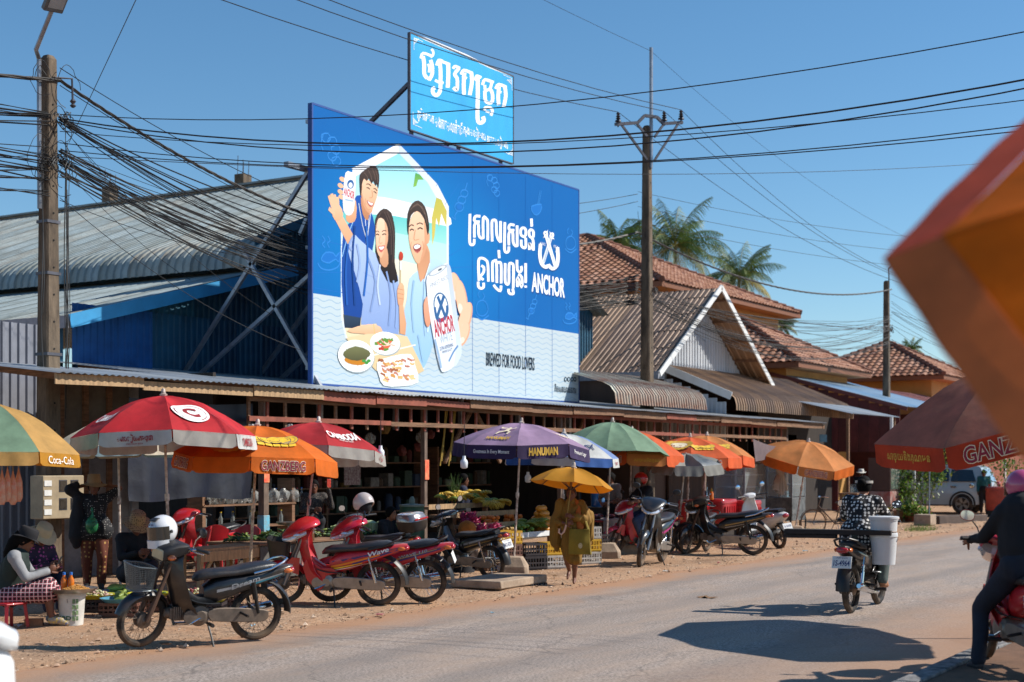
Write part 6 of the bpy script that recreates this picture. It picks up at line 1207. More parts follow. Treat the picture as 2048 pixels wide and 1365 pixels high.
    if hat:                                                        # cloth hat: crown and brim
        hm, br, tall = hat; b = B(); b.loft([[h(a*1, c*1, z) for a, c in sup(24, .108*k, .094*k, 2)] for z, k in ((.045, 1.04), (.09, 1.0), (.045+tall, .92), (.055+tall, .80), (.058+tall, .3))]); ho = b.obj('hat', hm, q, 50)
        b = B(); b.shell(32, 4, lambda u, v: h((.11+br*v)*math.cos(2*math.pi*u), (.097+br*v)*math.sin(2*math.pi*u), .05-.35*br*v-.018*math.sin(4*math.pi*u+1)*v), .005); b.obj('brim', hm, ho, 60)
    if helmet:
        hm, full = helmet; b = B()
        def hl(u, v):
            a = 2*math.pi*u; front = max(0, math.cos(a))**.7; lo_ = -.95+1.05*front if not full else -.95; el = math.pi*.5-v*(math.pi*.5-lo_); return h(.135*math.cos(el)*math.cos(a)-.005, .122*math.cos(el)*math.sin(a), .03+.13*math.sin(el))
        b.shell(32, 14, hl, -.012); ho = b.obj('helmet', hm, q, 60)
        b = B(); b.shell(14, 6, lambda u, v: h(.139*math.cos((u-.5)*2.2), .127*math.sin((u-.5)*2.2), .05-.11*v), .003); b.obj('visor', mat('visor_smoke', '2a2c30', .08, coat=1, alpha=.75), ho, 60)
        b = B(); b.tube([h(.02, .10, -.06), h(.04, .03, -.125), h(.04, -.03, -.125), h(.02, -.10, -.06)], .008, 6); b.obj('strap', black_cl, ho)
    return q, J
def standing(px, py, face_cam=0): p = G(px, py); return V((p.x, p.y, .035)), math.atan2(-p.y, -p.x)+face_cam
RIGHT = math.atan2(-CS, SN); LEFT = RIGHT+math.pi; AWAY = math.atan2(SN, CS)
# monk under the yellow umbrella
robe = mat('ochre_robe', '7c5a15', .8, var=.16, scale=4, bump=.15, bscale=9); robe_o = mat('orange_underrobe', 'a85a1c', .8, var=.12, scale=4)
loc, rz = standing(1143, 1173, R(-10)); MS = .93; mz = loc.copy(); mrz = rz
mp = dict(shl=(0, .17, 1.30), shr=(0, -.17, 1.30), ell=(.06, .27, 1.06), elr=(.05, -.26, 1.05), wrl=(.27, .06, 1.12), wrr=(.27, -.04, 1.00), knl=(.10, .08, .50), anl=(.02, .05, .085), tol=(.17, .07, .03), knr=(.03, -.09, .48), anr=(-.24, -.08, .20), tor=(-.12, -.09, .08), head=(.03, 0, 1.475))
q, J = person('barefoot monk in an ochre robe walking with a yellow umbrella', loc, rz, mp, None, None, sc=MS, hair='shaved', skin=skin_d, voxel=.013, hands={'l': ((.35, -.75, .25), (-.5, -.2, -.2), 1.15), 'r': ((.3, .75, .2), (-.6, .2, 0), 1.1)})
rp = [((0, 0, 1.335), (0, 0, 1.2), .095, .145), ((0, 0, 1.2), (0, 0, .95), .155, .165), ((0, .02, .95), (.02, .02, .66), .175, .175), ((.02, .03, .66), (.03, .02, .46), .165, .15), ((.03, .09, .6), (.10, .08, .42), .115, .10), ((-.02, -.07, .6), (-.10, -.07, .43), .115, .09), ((.05, .0, .62), (.13, .05, .38), .10, .06), ((0, .17, 1.30), (.05, .27, 1.06), .085, .10), ((0, -.17, 1.30), (.05, -.26, 1.05), .085, .09), ((.05, .27, 1.06), (.20, .12, 1.10), .085, .06), ((.05, -.26, 1.05), (.16, -.14, 1.01), .075, .055),
      ((0, .27, 1.12), (-.04, .29, .76), .085, .085), ((-.04, .29, .78), (-.05, .28, .56), .08, .02), ((-.06, .27, 1.0), (-.1, .3, .66), .07, .03), ((.04, -.27, 1.0), (0, -.27, .66), .085, .07), ((0, -.26, .72), (0, -.24, .56), .075, .03), ((.08, .1, 1.28), (.12, -.08, .95), .06, .07)]
blob(rp, .013, 2, (.045, 9, 2.0)).obj('robe', robe, q, 75)
blob([((.02, .10, 1.345), (.12, .14, 1.15), .045, .05), ((.12, .14, 1.15), (.12, .16, .95), .05, .06), ((-.04, .12, 1.34), (-.12, .14, 1.1), .05, .06)], .014, 3, (.012, 14, 3)).obj('shoulder_cloth', robe_o, q, 75)
W = q.matrix_basis; wl, wr_ = W @ V((.30, .0, 1.16)), W @ V((.30, -.03, 1.02)); ap = at_d(1147, 937, (W @ V((.2, 0, 1.7))).xy.dot(V((CS, SN)))); dirn = (wl-wr_).normalized()
umbrella('yellow hand umbrella held over the monk', ap, (ap.x, ap.y, 0), .63, .26, .0, [yellow_c], None, yaw=24, pole_m=mat('brass_shaft', '9a7a3a', .35, .6), pole_r=.008, pole_to=wr_-dirn*.06, tilt=(ap-wl)[:], group='umbrellas held by people', name='hand_umbrella', sag=.12, bow=2.1, collar=False)
hk = B(); e = wr_-dirn*.06; sdv = V((-SN, CS, 0)); hk.tube([e+dirn*.03, e-dirn*.02, e-dirn*.08-sdv*(-.01), e-dirn*.12+sdv*.04, e-dirn*.09+sdv*.085, e-dirn*.03+sdv*.09], .015, 8)
for o in bpy.data.objects:
    if o.name.startswith('hand_umbrella'): hko = hk.obj('handle', mat('pink_wood_handle', 'c9a08a', .4, coat=.5), o, M=o.matrix_basis.inverted())
bag = thing('cloth_bag', 'ochre cloth shoulder bag hanging at the monk side', 'bag', M=W @ TRS((.20, .17, .62), .0)); bm_ = mat('bag_cloth', '7d6a1c', .85, var=.14, scale=5)
b = B(); b.shell(10, 10, lambda u, v: V((.03+.045*math.sin(math.pi*u)*math.sin(math.pi*min(1, v*1.1))+.012*math.sin(9*u+4*v), (u-.5)*(.34+.03*v), .30-.42*v)), -.06); b.obj('pouch', bm_, bag, bev=.01)
b = B()
for y in (-.15, .15): b.tube([(.02, y, .29), (-.06, y*.6-.02, .5), (-.18, -.06, .72)], [.022, .02, .018], 6, flat=.3)
b.obj('strap', bm_, bag)
b = B()
for k in range(12): a = k*math.pi/6; b.add([V((.108, .03+.035*math.cos(a+d), .03+.045*math.sin(a+d))*1) if d else V((.108, .03, .03)) for d in (0, -.2, .2)], [(0, 1, 2)])
b.obj('printed_mark', mat('pale_gold_print', 'c8b890', .6), bag, smooth=0)
# woman with hands behind her head
loc, rz = standing(188, 1186); dotm = dots_mat('black_white_dots', '121216', 'cfccc6', 34, .16); batik = dots_mat('brown_batik', '5c2a16', 'b08a4a', 15, .24)
wp = dict(ell=(-.02, .36, 1.46), elr=(-.02, -.36, 1.44), wrl=(-.10, .12, 1.50), wrr=(-.10, -.12, 1.50), knl=(.04, .11, .47), knr=(.0, -.10, .47))
q, J = person('woman in polka dot blouse and sun hat standing with hands behind her head', loc, rz, wp, dotm, batik, sleeve={'l': .35, 'r': .35}, sc=1.02, hat=(mat('khaki_hat', '8a7050', .85, var=.15), .085, .13), hair='short', shoes=mat('black_sandal', '1a1716', .6), skin=skin_d, bulk=1.12, bottom_folds=(.02, 8, 3), voxel=.015, folds=(.012, 8, 4), hands={'l': ((0, -.9, .1), (1, 0, 0), .4), 'r': ((0, .9, .1), (1, 0, 0), .4)}, extra_top=[((0, .06, .92), (0, -.06, .92), .18, .18), ((0, .1, .86), (0, -.1, .86), .17, .17)])
blob([((0, -.18, 1.33), (-.0, -.34, 1.44), .075, .07), ((-.0, -.34, 1.44), (-.04, -.24, 1.5), .065, .06), ((.02, -.2, 1.28), (.04, -.24, .8), .10, .12), ((.04, -.24, .8), (.04, -.24, .66), .12, .06)], .016, 3, (.02, 8, 3)).obj('black_jacket', black_cl, q, 75)
pb = B(); pb.ell((0, 0, .10), (.085, .09, .12), 14, 10); pb.tube([(0, 0, .2), (0, .01, .26), (-.03, 0, .34)], [.04, .012, .02], 8); o = pb.obj('plastic_bag', mat('green_plastic', '2f7a4c', .25, alpha=.7, var=.2, scale=14)); o.matrix_basis = q.matrix_basis @ TRS((.24, -.03, .84)); tag(o, 'green plastic bag hanging in front of the polka dot blouse', 'plastic bag')
# seated women at the far left
sit = dict(head=(.12, 0, .93), neck=(.06, 0, .80), chest=(.02, 0, .66), waist=(-.03, 0, .48), pelvis=(-.05, 0, .36), shl=(.03, .165, .765), shr=(.03, -.165, .765), ell=(.16, .20, .54), elr=(.16, -.20, .54), wrl=(.38, .05, .60), wrr=(.38, -.05, .60), hpl=(-.04, .09, .33), hpr=(-.04, -.09, .33), knl=(.36, .12, .44), knr=(.36, -.10, .44), anl=(.36, .11, .085), anr=(.42, -.10, .085), tol=(.52, .12, .03), tor=(.58, -.11, .03))
p = G(28, 1258); q, J = person('woman in black bucket hat and tartan skirt sitting with a phone', (p.x, p.y, .035), RIGHT+R(8), sit, mat('grey_sleeves', '8a8a8c', .9, var=.15), check_mat('tartan', ('17171c', 'a82a44', 'c9c4c0'), 7), sleeve=1.0, sc=1.04, face=(.9, 0, -.38), hat=(mat('black_hat', '141318', .85), .04, .10), hair='long', skin=skin_d, leg=.5, skirt=[((.0, .09, .34), (.36, .13, .38), .12, .11), ((.0, -.09, .34), (.36, -.11, .38), .12, .11), ((.2, 0, .36), (.38, 0, .34), .12, .11)], vest=mat('dark_green_vest', '1c2a26', .85, var=.2), shoes=mat('blue_sandal', '2f4a8a', .6, var=.4, scale=30, dark='d8b830'), hands={'l': ((.6, -.2, .5), (0, -1, .2), .8), 'r': ((.6, .2, .5), (0, 1, .2), .8)}, voxel=.014)
W = q.matrix_basis; b = B(); b.box(-.006, .006, -.037, .037, -.075, .075); o = b.obj('phone', mat('phone_black', '1a1a1c', .2, coat=1), bev=.004); o.matrix_basis = W @ TRS((.475, 0, .69), 0, R(28)); tag(o, 'dark phone held by the woman in the black bucket hat', 'phone')
def stool(label, loc, m): 
    t = thing('stool', label, 'stool', loc); b = B(); b.box(-.15, .15, -.14, .14, .26, .285); b.obj('seat', m, t, bev=.012)
    for x in (-1, 1):
        for y in (-1, 1): b = B(); b.bar((x*.125, y*.115, .26), (x*.15, y*.14, 0), .035, .035); b.obj('leg', m, t)
redpl = mat('red_plastic', 'a01820', .4, var=.15, coat=.2)
pp = G(18, 1262); stool('low red plastic stool under the woman in tartan', (pp.x, pp.y, .035), redpl)
p = at_d(72, 1200, 17.9); q, J = person('woman in cream sun hat bending over a phone beside the tartan skirt', (p.x, p.y, .035), RIGHT+R(-40), sit, dots_mat('pink_floral', '2e1a34', 'b04a86', 22, .3), mat('navy_trousers', '1c2036', .9), sc=1.03, face=(.75, 0, -.6), hat=(mat('cream_hat', 'b3a282', .85, var=.12), .07, .11), hair='long', skin=skin_d, voxel=.016)
p = at_d(268, 1200, 19.6); crouch = dict(sit); q, J = person('crouching woman in black with a leopard print hat', (p.x, p.y, .035), RIGHT+R(-60), crouch, black_cl, mat('dark_skirt', '201c22', .9), sc=1.1, face=(.8, 0, -.5), hat=(dots_mat('leopard_hat', '9a7c58', '241812', 45, .30), .08, .12), hair='short', skin=skin_d, voxel=.017)
# inside the hall
arm_ph = dict(ell=(.10, .30, 1.12), wrl=(.16, .24, 1.44), elr=(.06, -.22, 1.06), wrr=(.26, -.02, 1.08))
p = at_d(628, 1100, 25); q, J = person('woman in lace sleeves holding a red phone to her ear behind the vegetables', (p.x, p.y, .03), math.atan2(-p.y, -p.x)+R(5), arm_ph, dots_mat('lace_sleeves', '26201e', '6a5c50', 40, .3), black_cl, sc=.98, hair='bun', skin=skin_d, voxel=.018)
b = B(); b.box(-.006, .006, -.037, .037, -.075, .075); o = b.obj('phone', mat('phone_red', 'c8402c', .4, var=.2, scale=30), bev=.004); o.matrix_basis = q.matrix_basis @ TRS((.21, .24, 1.54), R(20)); tag(o, 'red phone in the raised hand of the woman with lace sleeves', 'phone')
p = at_d(770, 1100, 24.4); q, J = person('child with black hair sitting behind the vegetable baskets', (p.x, p.y, .02), RIGHT+R(-25), sit, black_cl, black_cl, sc=.98, hair='short', voxel=.02, skin=skin_m)
q.location.z = .12
p = at_d(905, 1100, 27); q, J = person('woman reading in the dark shop behind the top box', (p.x, p.y, .25), RIGHT+R(-70), sit, mat('dark_blouse', '2a2026', .9), black_cl, sc=1.05, hair='bun', voxel=.02, skin=skin_d)
p = at_d(926, 1100, 27.6); q, J = person('man in navy shirt standing in profile inside the dark shop', (p.x, p.y, .08), RIGHT, None, mat('navy_shirt', '1a2036', .9), black_cl, sc=1.0, hair='short', voxel=.02, skin=skin_d)
p = at_d(1222, 1100, 31); stripe = check_mat('striped_blouse', ('6a5f58', '8a8078', '4a4240'), 12); q, J = person('woman in grey striped blouse behind the meat table', (p.x, p.y, .03), math.atan2(-p.y, -p.x)+R(-30), dict(wrl=(.28, .08, .98), wrr=(.28, -.08, .98), ell=(.05, .24, 1.04), elr=(.05, -.24, 1.04)), stripe, black_cl, sc=1.03, sleeve=.4, hair='bun', voxel=.018, skin=skin_d)
p = at_d(1722, 1100, 47); q, J = person('person in a white cap at the dark shop counter', (p.x, p.y, .03), math.atan2(-p.y, -p.x), None, black_cl, black_cl, sc=1.02, hair='short', voxel=.022, hat=(mat('white_cap', 'c8c4bc', .8), .06, .09), skin=skin_d)
p = at_d(1968, 1100, 52); q, J = person('person in teal shirt standing in the doorway behind the car', (p.x, p.y, .03), math.atan2(-p.y, -p.x), None, mat('teal_shirt', '1f5a5e', .9), black_cl, sc=1.0, hair='short', voxel=.025, skin=skin_d)
def riding(k=1.0, z=0, reach=.0): return dict(head=(.10, 0, 1.50+z), neck=(.04, 0, 1.36+z), chest=(-.01, 0, 1.22+z), waist=(-.08, 0, 1.04+z), pelvis=(-.12, 0, .93+z), shl=(.02, .17, 1.33+z), shr=(.02, -.17, 1.33+z), ell=(.20, .26, 1.12+z), elr=(.20, -.26, 1.12+z), wrl=(.42+reach, .30, 1.08+z*.6), wrr=(.42+reach, -.30, 1.08+z*.6), hpl=(-.10, .10, .90+z), hpr=(-.10, -.10, .90+z), knl=(.32, .19, .74+z), knr=(.32, -.19, .74+z), anl=(.18, .20, .34), anr=(.18, -.20, .34), tol=(.32, .21, .29), tor=(.32, -.21, .29))
# man in black on the dusty red bike
lc, rzj = bikeJ.location.copy(), bikeJ.rotation_euler.z; p = bikeJ.matrix_basis @ V((-.12, 0, 0))
q, J = person('man in black tee and red helmet leaning on a parked motorbike', (p.x, p.y, .0), rzj, riding(z=-.04), black_cl, jeans, sleeve=.4, sc=1.05, helmet=(mat('helmet_red', 'a8201e', .3, coat=.6, var=.2, scale=9), False), hair='short', skin=skin_d, voxel=.018, shoes=black_cl)
# riding woman on the road
loc = (G(1705, 1233)+G(1752, 1217))/2; loc.z = .045; rr, ff = G(1705, 1233), G(1752, 1217); rzr = math.atan2(ff.y-rr.y, ff.x-rr.x)
bikeL = motorbike('black motorbike ridden away along the road with planks and a bucket', loc, rzr, [blk, gry], 'wave', 0, 0, plate='1S-4964', mirrors=(1, 1), sc=1.08, stand=False, group='motorbikes ridden on the road', dirty=True)
W = bikeL.matrix_basis; p = W @ V((-.12, 0, 0))
q, J = person('woman in polka dot blouse riding a motorbike away from the camera', (p.x, p.y, .03), rzr, riding(z=-.03), dots_mat('white_dots_large', '15151a', 'd6d2cc', 24, .36), mat('grey_trousers', '4a5450', .9), sleeve=.4, sc=1.06, hair='bun', skin=skin_m, shoes=mat('tan_shoe', '9a6a4a', .7), bulk=1.16, voxel=.015, extra_top=[((-.11, .07, .92), (-.12, -.07, .92), .175, .175), ((-.12, .08, .83), (-.13, -.08, .83), .17, .17)])
b = B(); 
for s_ in 'lr': a, e = J['el'+s_], J['wr'+s_]; b.tube([J['sh'+s_].lerp(a, .55), a, e], [.056, .048, .036], 12)
b.obj('sun_sleeves', mat('tan_sleeve', 'a5743e', .85), q)
hc = J['head']; b = B(); b.shell(24, 3, lambda u, v: hc+V((.112*math.cos(2*math.pi*u), .098*math.sin(2*math.pi*u), .045+.03*v)), -.006); b.shell(10, 4, lambda u, v: hc+V((.10+.085*v*math.cos((u-.5)*1.8), .15*(u-.5)*(1-.2*v), .05-.02*v)), .004); b.obj('sun_visor', mat('visor_grey', 'a09a92', .6), q)
pk = mat('dark_plank', '2a2220', .8, var=.3, scale=5)
b = B(); b.box(-.08, .08, -.62, .58, -.025, .03); o = b.obj('plank', pk, bev=.004); o.matrix_basis = W @ TRS((-.62, .16, .92), .12); tag(o, 'upper dark plank lying across the ridden motorbike seat', 'plank', 'planks on the ridden motorbike')
b = B(); b.box(-.06, .06, -.3, .3, -.02, .02); o = b.obj('plank', pk, bev=.004); o.matrix_basis = W @ TRS((-.66, .45, .87), .10); tag(o, 'lower short dark plank below the plank across the ridden motorbike', 'plank', 'planks on the ridden motorbike')
bw = mat('white_bucket', 'c8cacc', .4, var=.08, scale=4)
def bucket(name, label, M, m, h=.36, r0=.125, r1=.15, cat='bucket', group=None, bail=True):
    t = thing(name, label, cat, M=M, group=group); b = B(); b.lathe([(r0, 0), (r1*.985, h-.05), (r1*1.04, h-.045), (r1*1.04, h-.015), (r1, h), (r1*.94, h), (r0*.93, .02)], 24); b.obj('body', m, t, 40)
    if bail: b = B(); b.tube([(math.cos(a)*r1*1.02*0+.0, math.cos(a)*r1*1.06, h-.06-.10*math.sin(a)) for a in [math.pi*i/12 for i in range(13)]], .004, 5); b.obj('bail', steel, t, M=Matrix.Translation((-.0, 0, 0)))
    return t
bucket('bucket', 'white plastic bucket hanging at the side of the ridden motorbike', W @ TRS((-.45, -.34, .56), 0), bw)
lidb = bucket('bucket', 'ribbed white lidded bucket on top of the bucket on the ridden motorbike', W @ TRS((-.45, -.34, .935), 0), bw, .17, .145, .155, bail=False)
b = B(); b.lathe([(.02, .175), (.155, .17), (.17, .165), (.17, .145), (.16, .14)], 24); b.obj('lid', bw, lidb)
# rider with the pink helmet, close at the right
hd = V((.83, .56)).normalized(); rzm = math.atan2(hd.y, hd.x); lm = at_d(2036, 1100, 12.7); lm.z = .10
bikeM = motorbike('red motorbike close to the camera at the right edge', lm, rzm, [redp, redp], 'wave', R(-12), 0, mirrors=(1, 1), sc=1.06, stand=False, group='motorbikes stopped near the camera', mirror_m=paint('mirror_red', 'b01218'))
W = bikeM.matrix_basis; p = W @ V((-.12, 0, 0)); rp = riding(z=-.03); rp['anl'] = (.12, .33, .06); rp['tol'] = (.26, .35, .02); rp['knl'] = (.26, .26, .50); rp['head'] = (.06, 0, 1.50)
q, J = person('rider in black jacket, jeans and pink helmet stopped at the kerb', (p.x, p.y, .08), rzm, rp, black_cl, mat('shaded_denim', '161d2c', .85, var=.25, scale=8), sc=1.06, helmet=(mat('helmet_pink', 'b0466e', .3, coat=.7, var=.12, scale=4), False), hair='short', shoes=mat('grey_shoe', '3a3436', .7), bulk=1.15, voxel=.018, extra_top=[((0, 0, 1.3), (-.04, 0, 1.0), .2, .22)])  # blue denim darkened, the rider's shade is put into its colour
# scooter and rider whose front just enters at the lower left
hd = V((SN, -CS)); hd = V((hd.x*.9+CS*.43, hd.y*.9+SN*.43)); rzn = math.atan2(hd.y, hd.x); ln_ = at_d(-158, 1100, 7.2); ln_.z = .02
sN = scooter('white scooter just entering at the lower left corner', ln_, rzn, paint('scooter_pearl', 'd6d8d8'), 1.0, 'motorbikes moving near the camera', 0); W = sN.matrix_basis; p = W @ V((-.28, 0, 0))
q, J = person('scooter rider mostly cut off at the lower left edge', (p.x, p.y, .0), rzn, riding(z=-.08), mat('rider_brown_shirt', '5a4a42', .9), jeans, sc=1.0, sleeve=.4, helmet=(mat('helmet_black', '1c1c20', .3, coat=.6), False), hair='short', skin=skin_d, voxel=.022)
# helmets left on the bikes
def helmet_thing(label, M, m, full, text=None):
    t = thing('helmet', label, 'helmet', M=M); b = B()
    def hl(u, v):
        a = 2*math.pi*u; front = max(0, math.cos(a)); lo_ = (-.62+.75*front**.8) if not full else -1.0; el = math.pi*.5-v*(math.pi*.5-lo_); return V((.150*math.cos(el)*math.cos(a), .130*math.cos(el)*math.sin(a), .02+.145*math.sin(el)))
    b.shell(36, 16, hl, -.014); b.obj('shell', m, t, 60)
    if full:
        b = B(); b.shell(16, 6, lambda u, v: V((.160*math.cos((u-.5)*2.6), .139*math.sin((u-.5)*2.6), .065-.125*v)), -.004); b.obj('visor', mat('visor_dark', '35342f', .08, coat=1), t, 60)
        b = B(); b.shell(16, 4, lambda u, v: V((.165*math.cos((u-.5)*2.5)+.012*math.sin(math.pi*u), .134*math.sin((u-.5)*2.5), -.065-.075*v)), -.016); b.obj('chin_bar', m, t, 60)
        b = B(); b.box(.02, .09, -.045, .045, .152, .162, M=Matrix.Rotation(R(18), 4, 'Y')); b.obj('vent', black_pl, t, bev=.006)
        for s_ in (-1, 1): b = B(); b.lathe([(.016, 0), (.016, .012)], 12, (.02, s_*.128, .01), (0, s_, 0)); b.obj('visor_pivot', black_pl, t)
        if text: d = B(); put_text(d, text, lambda x, y: V((.142-.06*x*x*0, -x*.055, .082+y*.02))*1.045, .03); d.obj('lettering', ink_navy, t, smooth=0)
    else:
        b = B(); b.tube([(.03, .11, -.06), (.05, .03, -.14), (.05, -.03, -.14), (.03, -.11, -.06)], .009, 6); b.obj('strap', black_cl, t); b = B(); b.ell((-.012, 0, .012), (.126, .112, .122), 18, 12); b.obj('lining', black_cl, t, 60)
    return t
def on_bike(bk, px, py): D = (bk.matrix_basis @ V((.25, 0, 1))).xy.dot(V((CS, SN))); return at_d(px, py, D)
wh = mat('helmet_white', 'd4d4d6', .2, coat=.8, var=.05)
c = on_bike(bikeA, 326, 1064); helmet_thing('white full face helmet resting on the black motorbike handlebar', TRS(c, LEFT+R(58), R(6), sc=1.05), wh, True, 'REX')
c = on_bike(bikeC, 727, 1010); helmet_thing('white open helmet hanging on the crimson motorbike mirror', TRS(c, RIGHT+R(-35)), mat('helmet_cream', 'b8aaa4', .3, coat=.6, var=.08), False)
# ================================================================== stalls, goods, furniture, vehicles
rg = random.Random(21)
def crate(label, M, m, w=.5, d=.36, h=.28, group='plastic crates under the stalls', name='crate'):
    t = thing(name, label, 'crate', M=M, group=group)
    b = B(); b.box(-w/2, w/2, -d/2, d/2, 0, .02); b.obj('base', m, t)
    for sx, sy in ((0, -1), (0, 1), (-1, 0), (1, 0)):
        b = B(); L_ = w if sy else d; n = int(L_/.055)
        def pl(a0, a1, z0, z1):
            if sy: b.box(a0, a1, sy*d/2-.008, sy*d/2+.008, z0, z1)
            else: b.box(sx*w/2-.008, sx*w/2+.008, a0, a1, z0, z1)
        pl(-L_/2, L_/2, h-.035, h); pl(-L_/2, L_/2, .021, .05); pl(-L_/2, L_/2, h*.5-.012, h*.5+.012)
        for k in range(n+1): a = -L_/2+L_*k/n; pl(a-.008, a+.008, .05, h*.5-.012); pl(a-.008, a+.008, h*.5+.012, h-.035)
        b.obj('side', m, t)
    return t
cr_black = mat('crate_black', '2c2426', .6, var=.3); cr_brown = mat('crate_brown', '6a4638', .6, var=.25); cr_yel = mat('crate_yellow', 'c79a22', .55, var=.15); cr_white = mat('crate_white', 'a8a29c', .6, var=.2); cr_red = mat('crate_red', '8e1c22', .5, var=.15)
def on(px, D, z=.035): p = at_d(px, 1100, D); p.z = z; return p
def tray(label, loc, r, m, group, h=.05, name='tray'):
    b = B(); b.lathe([(r*.8, 0), (r*.95, h*.8), (r, h), (r*.97, h), (r*.78, .012), (.01, .012)], 24); o = b.obj(name, m, smooth=50); o.location = loc; return tag(o, label, 'tray', group)
# --- far left: bucket table with drinks and peanuts
c = G(143, 1256); c.z = .035
bkt = bucket('bucket', 'white paint bucket with green lettering holding up a tray of peanuts', TRS(c, RIGHT), mat('bucket_dirty_white', 'c9c6bd', .5, var=.15, scale=7), .37, .13, .155)
b = B(); put_text(b, 'ARD', lambda x, y: (lambda a, z: V((.1475*math.sin(a), -.1475*math.cos(a), z)))(x*1.1-.3, .09+y*.045), .03); b.obj('lettering', mat('ink_green', '1f5a3a', .6), bkt, smooth=0, M=Matrix.Rotation(R(0), 4, 'Z'))
b = B()
for i in range(2):
    for j in range(4):
        a0 = .35+i*.26; z0 = .06+j*.065; P_ = lambda a, z: V((.1525*math.sin(a), -.1525*math.cos(a), z)); b.add([P_(a0, z0), P_(a0+.2, z0), P_(a0+.2, z0+.05), P_(a0, z0+.05)], [(0, 1, 2, 3)])
b.obj('label_pictures', mat('label_green', '6a7f5a', .6, var=.5, scale=30, dark='2f4a2c'), bkt, smooth=0)
steel_tray = mat('tray_steel', 'a9a4a0', .3, .8, var=.2, scale=6)
tray('round metal tray on the white paint bucket', c+V((0, 0, .375)), .30, steel_tray, 'trays at the left stall')
b = B()
for i in range(420):
    a, r_ = rg.uniform(0, 6.3), rg.random()**.5*.15; p = V((.06+r_*math.cos(a), -.02+r_*math.sin(a)*.8, .02+.05*(1-r_/.15)+rg.random()*.01)); b.ell(p, (.012, .007, .007), 5, 3, 0, Matrix.Rotation(rg.uniform(0, 3), 3, 'Z'))
o = b.obj('peanuts', mat('peanut', 'c08a44', .7, var=.3, scale=40)); o.matrix_basis = TRS(c+V((0, 0, .385)), RIGHT); struct(o, 'stuff'); o['label'] = 'pile of golden peanuts on the metal tray'
jm = mat('orange_juice', 'e07a12', .12, coat=.6, var=.05, trans=.2)
for k, dx in enumerate((-.085, -.005)):
    t = thing('bottle', ('left of the two orange drink bottles on the peanut tray', 'right of the two orange drink bottles on the peanut tray')[k], 'bottle', M=TRS(c+V((SN*dx, -CS*dx, .39)), 0), group='orange drink bottles')
    b = B(); b.lathe([(.032, 0), (.036, .01), (.036, .12), (.03, .14), (.016, .165), (.014, .185)], 14); b.obj('body', jm, t, 60); b = B(); b.lathe([(.018, .183), (.018, .21), (.015, .213)], 12); b.obj('cap', mat('cap_blue', '2f6fc0', .4), t)
p = G(68, 1258); b = B(); b.box(-.10, .10, -.05, .05, 0, .085)
for i in range(2):
    for j in range(2): b.box(.1, .1015, -.035+i*.04, -.01+i*.04, .012+j*.036, .036+j*.036, 1)
o = b.obj('brick', [mat('brick_clay', 'a06a48', .9, var=.25, scale=14), mat('hole_black')], bev=.004); o.matrix_basis = TRS((p.x, p.y, .03), RIGHT+R(10)); tag(o, 'single hollow clay brick on the gravel by the tartan skirt', 'brick')
# produce trays on crates beside the black motorbike
gourd = mat('green_gourd', '7a8a3a', .5, var=.25, scale=9); bean = mat('leafy_green', '3f5a22', .6, var=.35, scale=12); shall = mat('shallot_red', '7a3038', .55, var=.3, scale=20); paleg = mat('pale_veg', 'b9b48c', .6, var=.25, scale=14); blue_pl = mat('tray_blue', '4f8ea6', .5, var=.15); yel_pl = mat('tray_lime', 'b4b02c', .5, var=.15)
def heap(name, label, M, n, rx, ry, h, shape, mats, seed, kind='stuff'):
    r_ = random.Random(seed); b = B()
    for i in range(n):
        a, q_ = r_.uniform(0, 6.3), r_.random()**.5; p = V((rx*q_*math.cos(a), ry*q_*math.sin(a), h*(1-q_)*r_.random()+shape[2])); Mr = Matrix.Rotation(r_.uniform(0, 6.3), 3, 'Z') @ Matrix.Rotation(r_.uniform(-.5, .5), 3, 'Y'); b.ell(p, tuple(x*r_.uniform(.8, 1.2) for x in shape), 7, 5, r_.randrange(len(mats)), Mr)
    o = b.obj(name, mats, smooth=60); o.matrix_basis = M; o['kind'] = kind; o['label'] = label; return o
specs = [(190, 18.1, yel_pl, 'lime plastic tray of pale vegetables left of the gourds', 'v'), (245, 17.6, blue_pl, 'front blue plastic tray of green gourds behind the black motorbike wheel', 'g'), (238, 18.6, blue_pl, 'rear blue plastic tray of gourds', 'g'), (298, 18.3, yel_pl, 'lime tray of greens behind the wire basket', 'b'), (385, 18.4, yel_pl, 'lime tray of red shallots under the bench', 's'), (440, 18.9, blue_pl, 'blue tray of shallots under the bench', 's'), (410, 17.6, yel_pl, 'front lime tray of sliced vegetables behind the motorbike frame', 'v')]
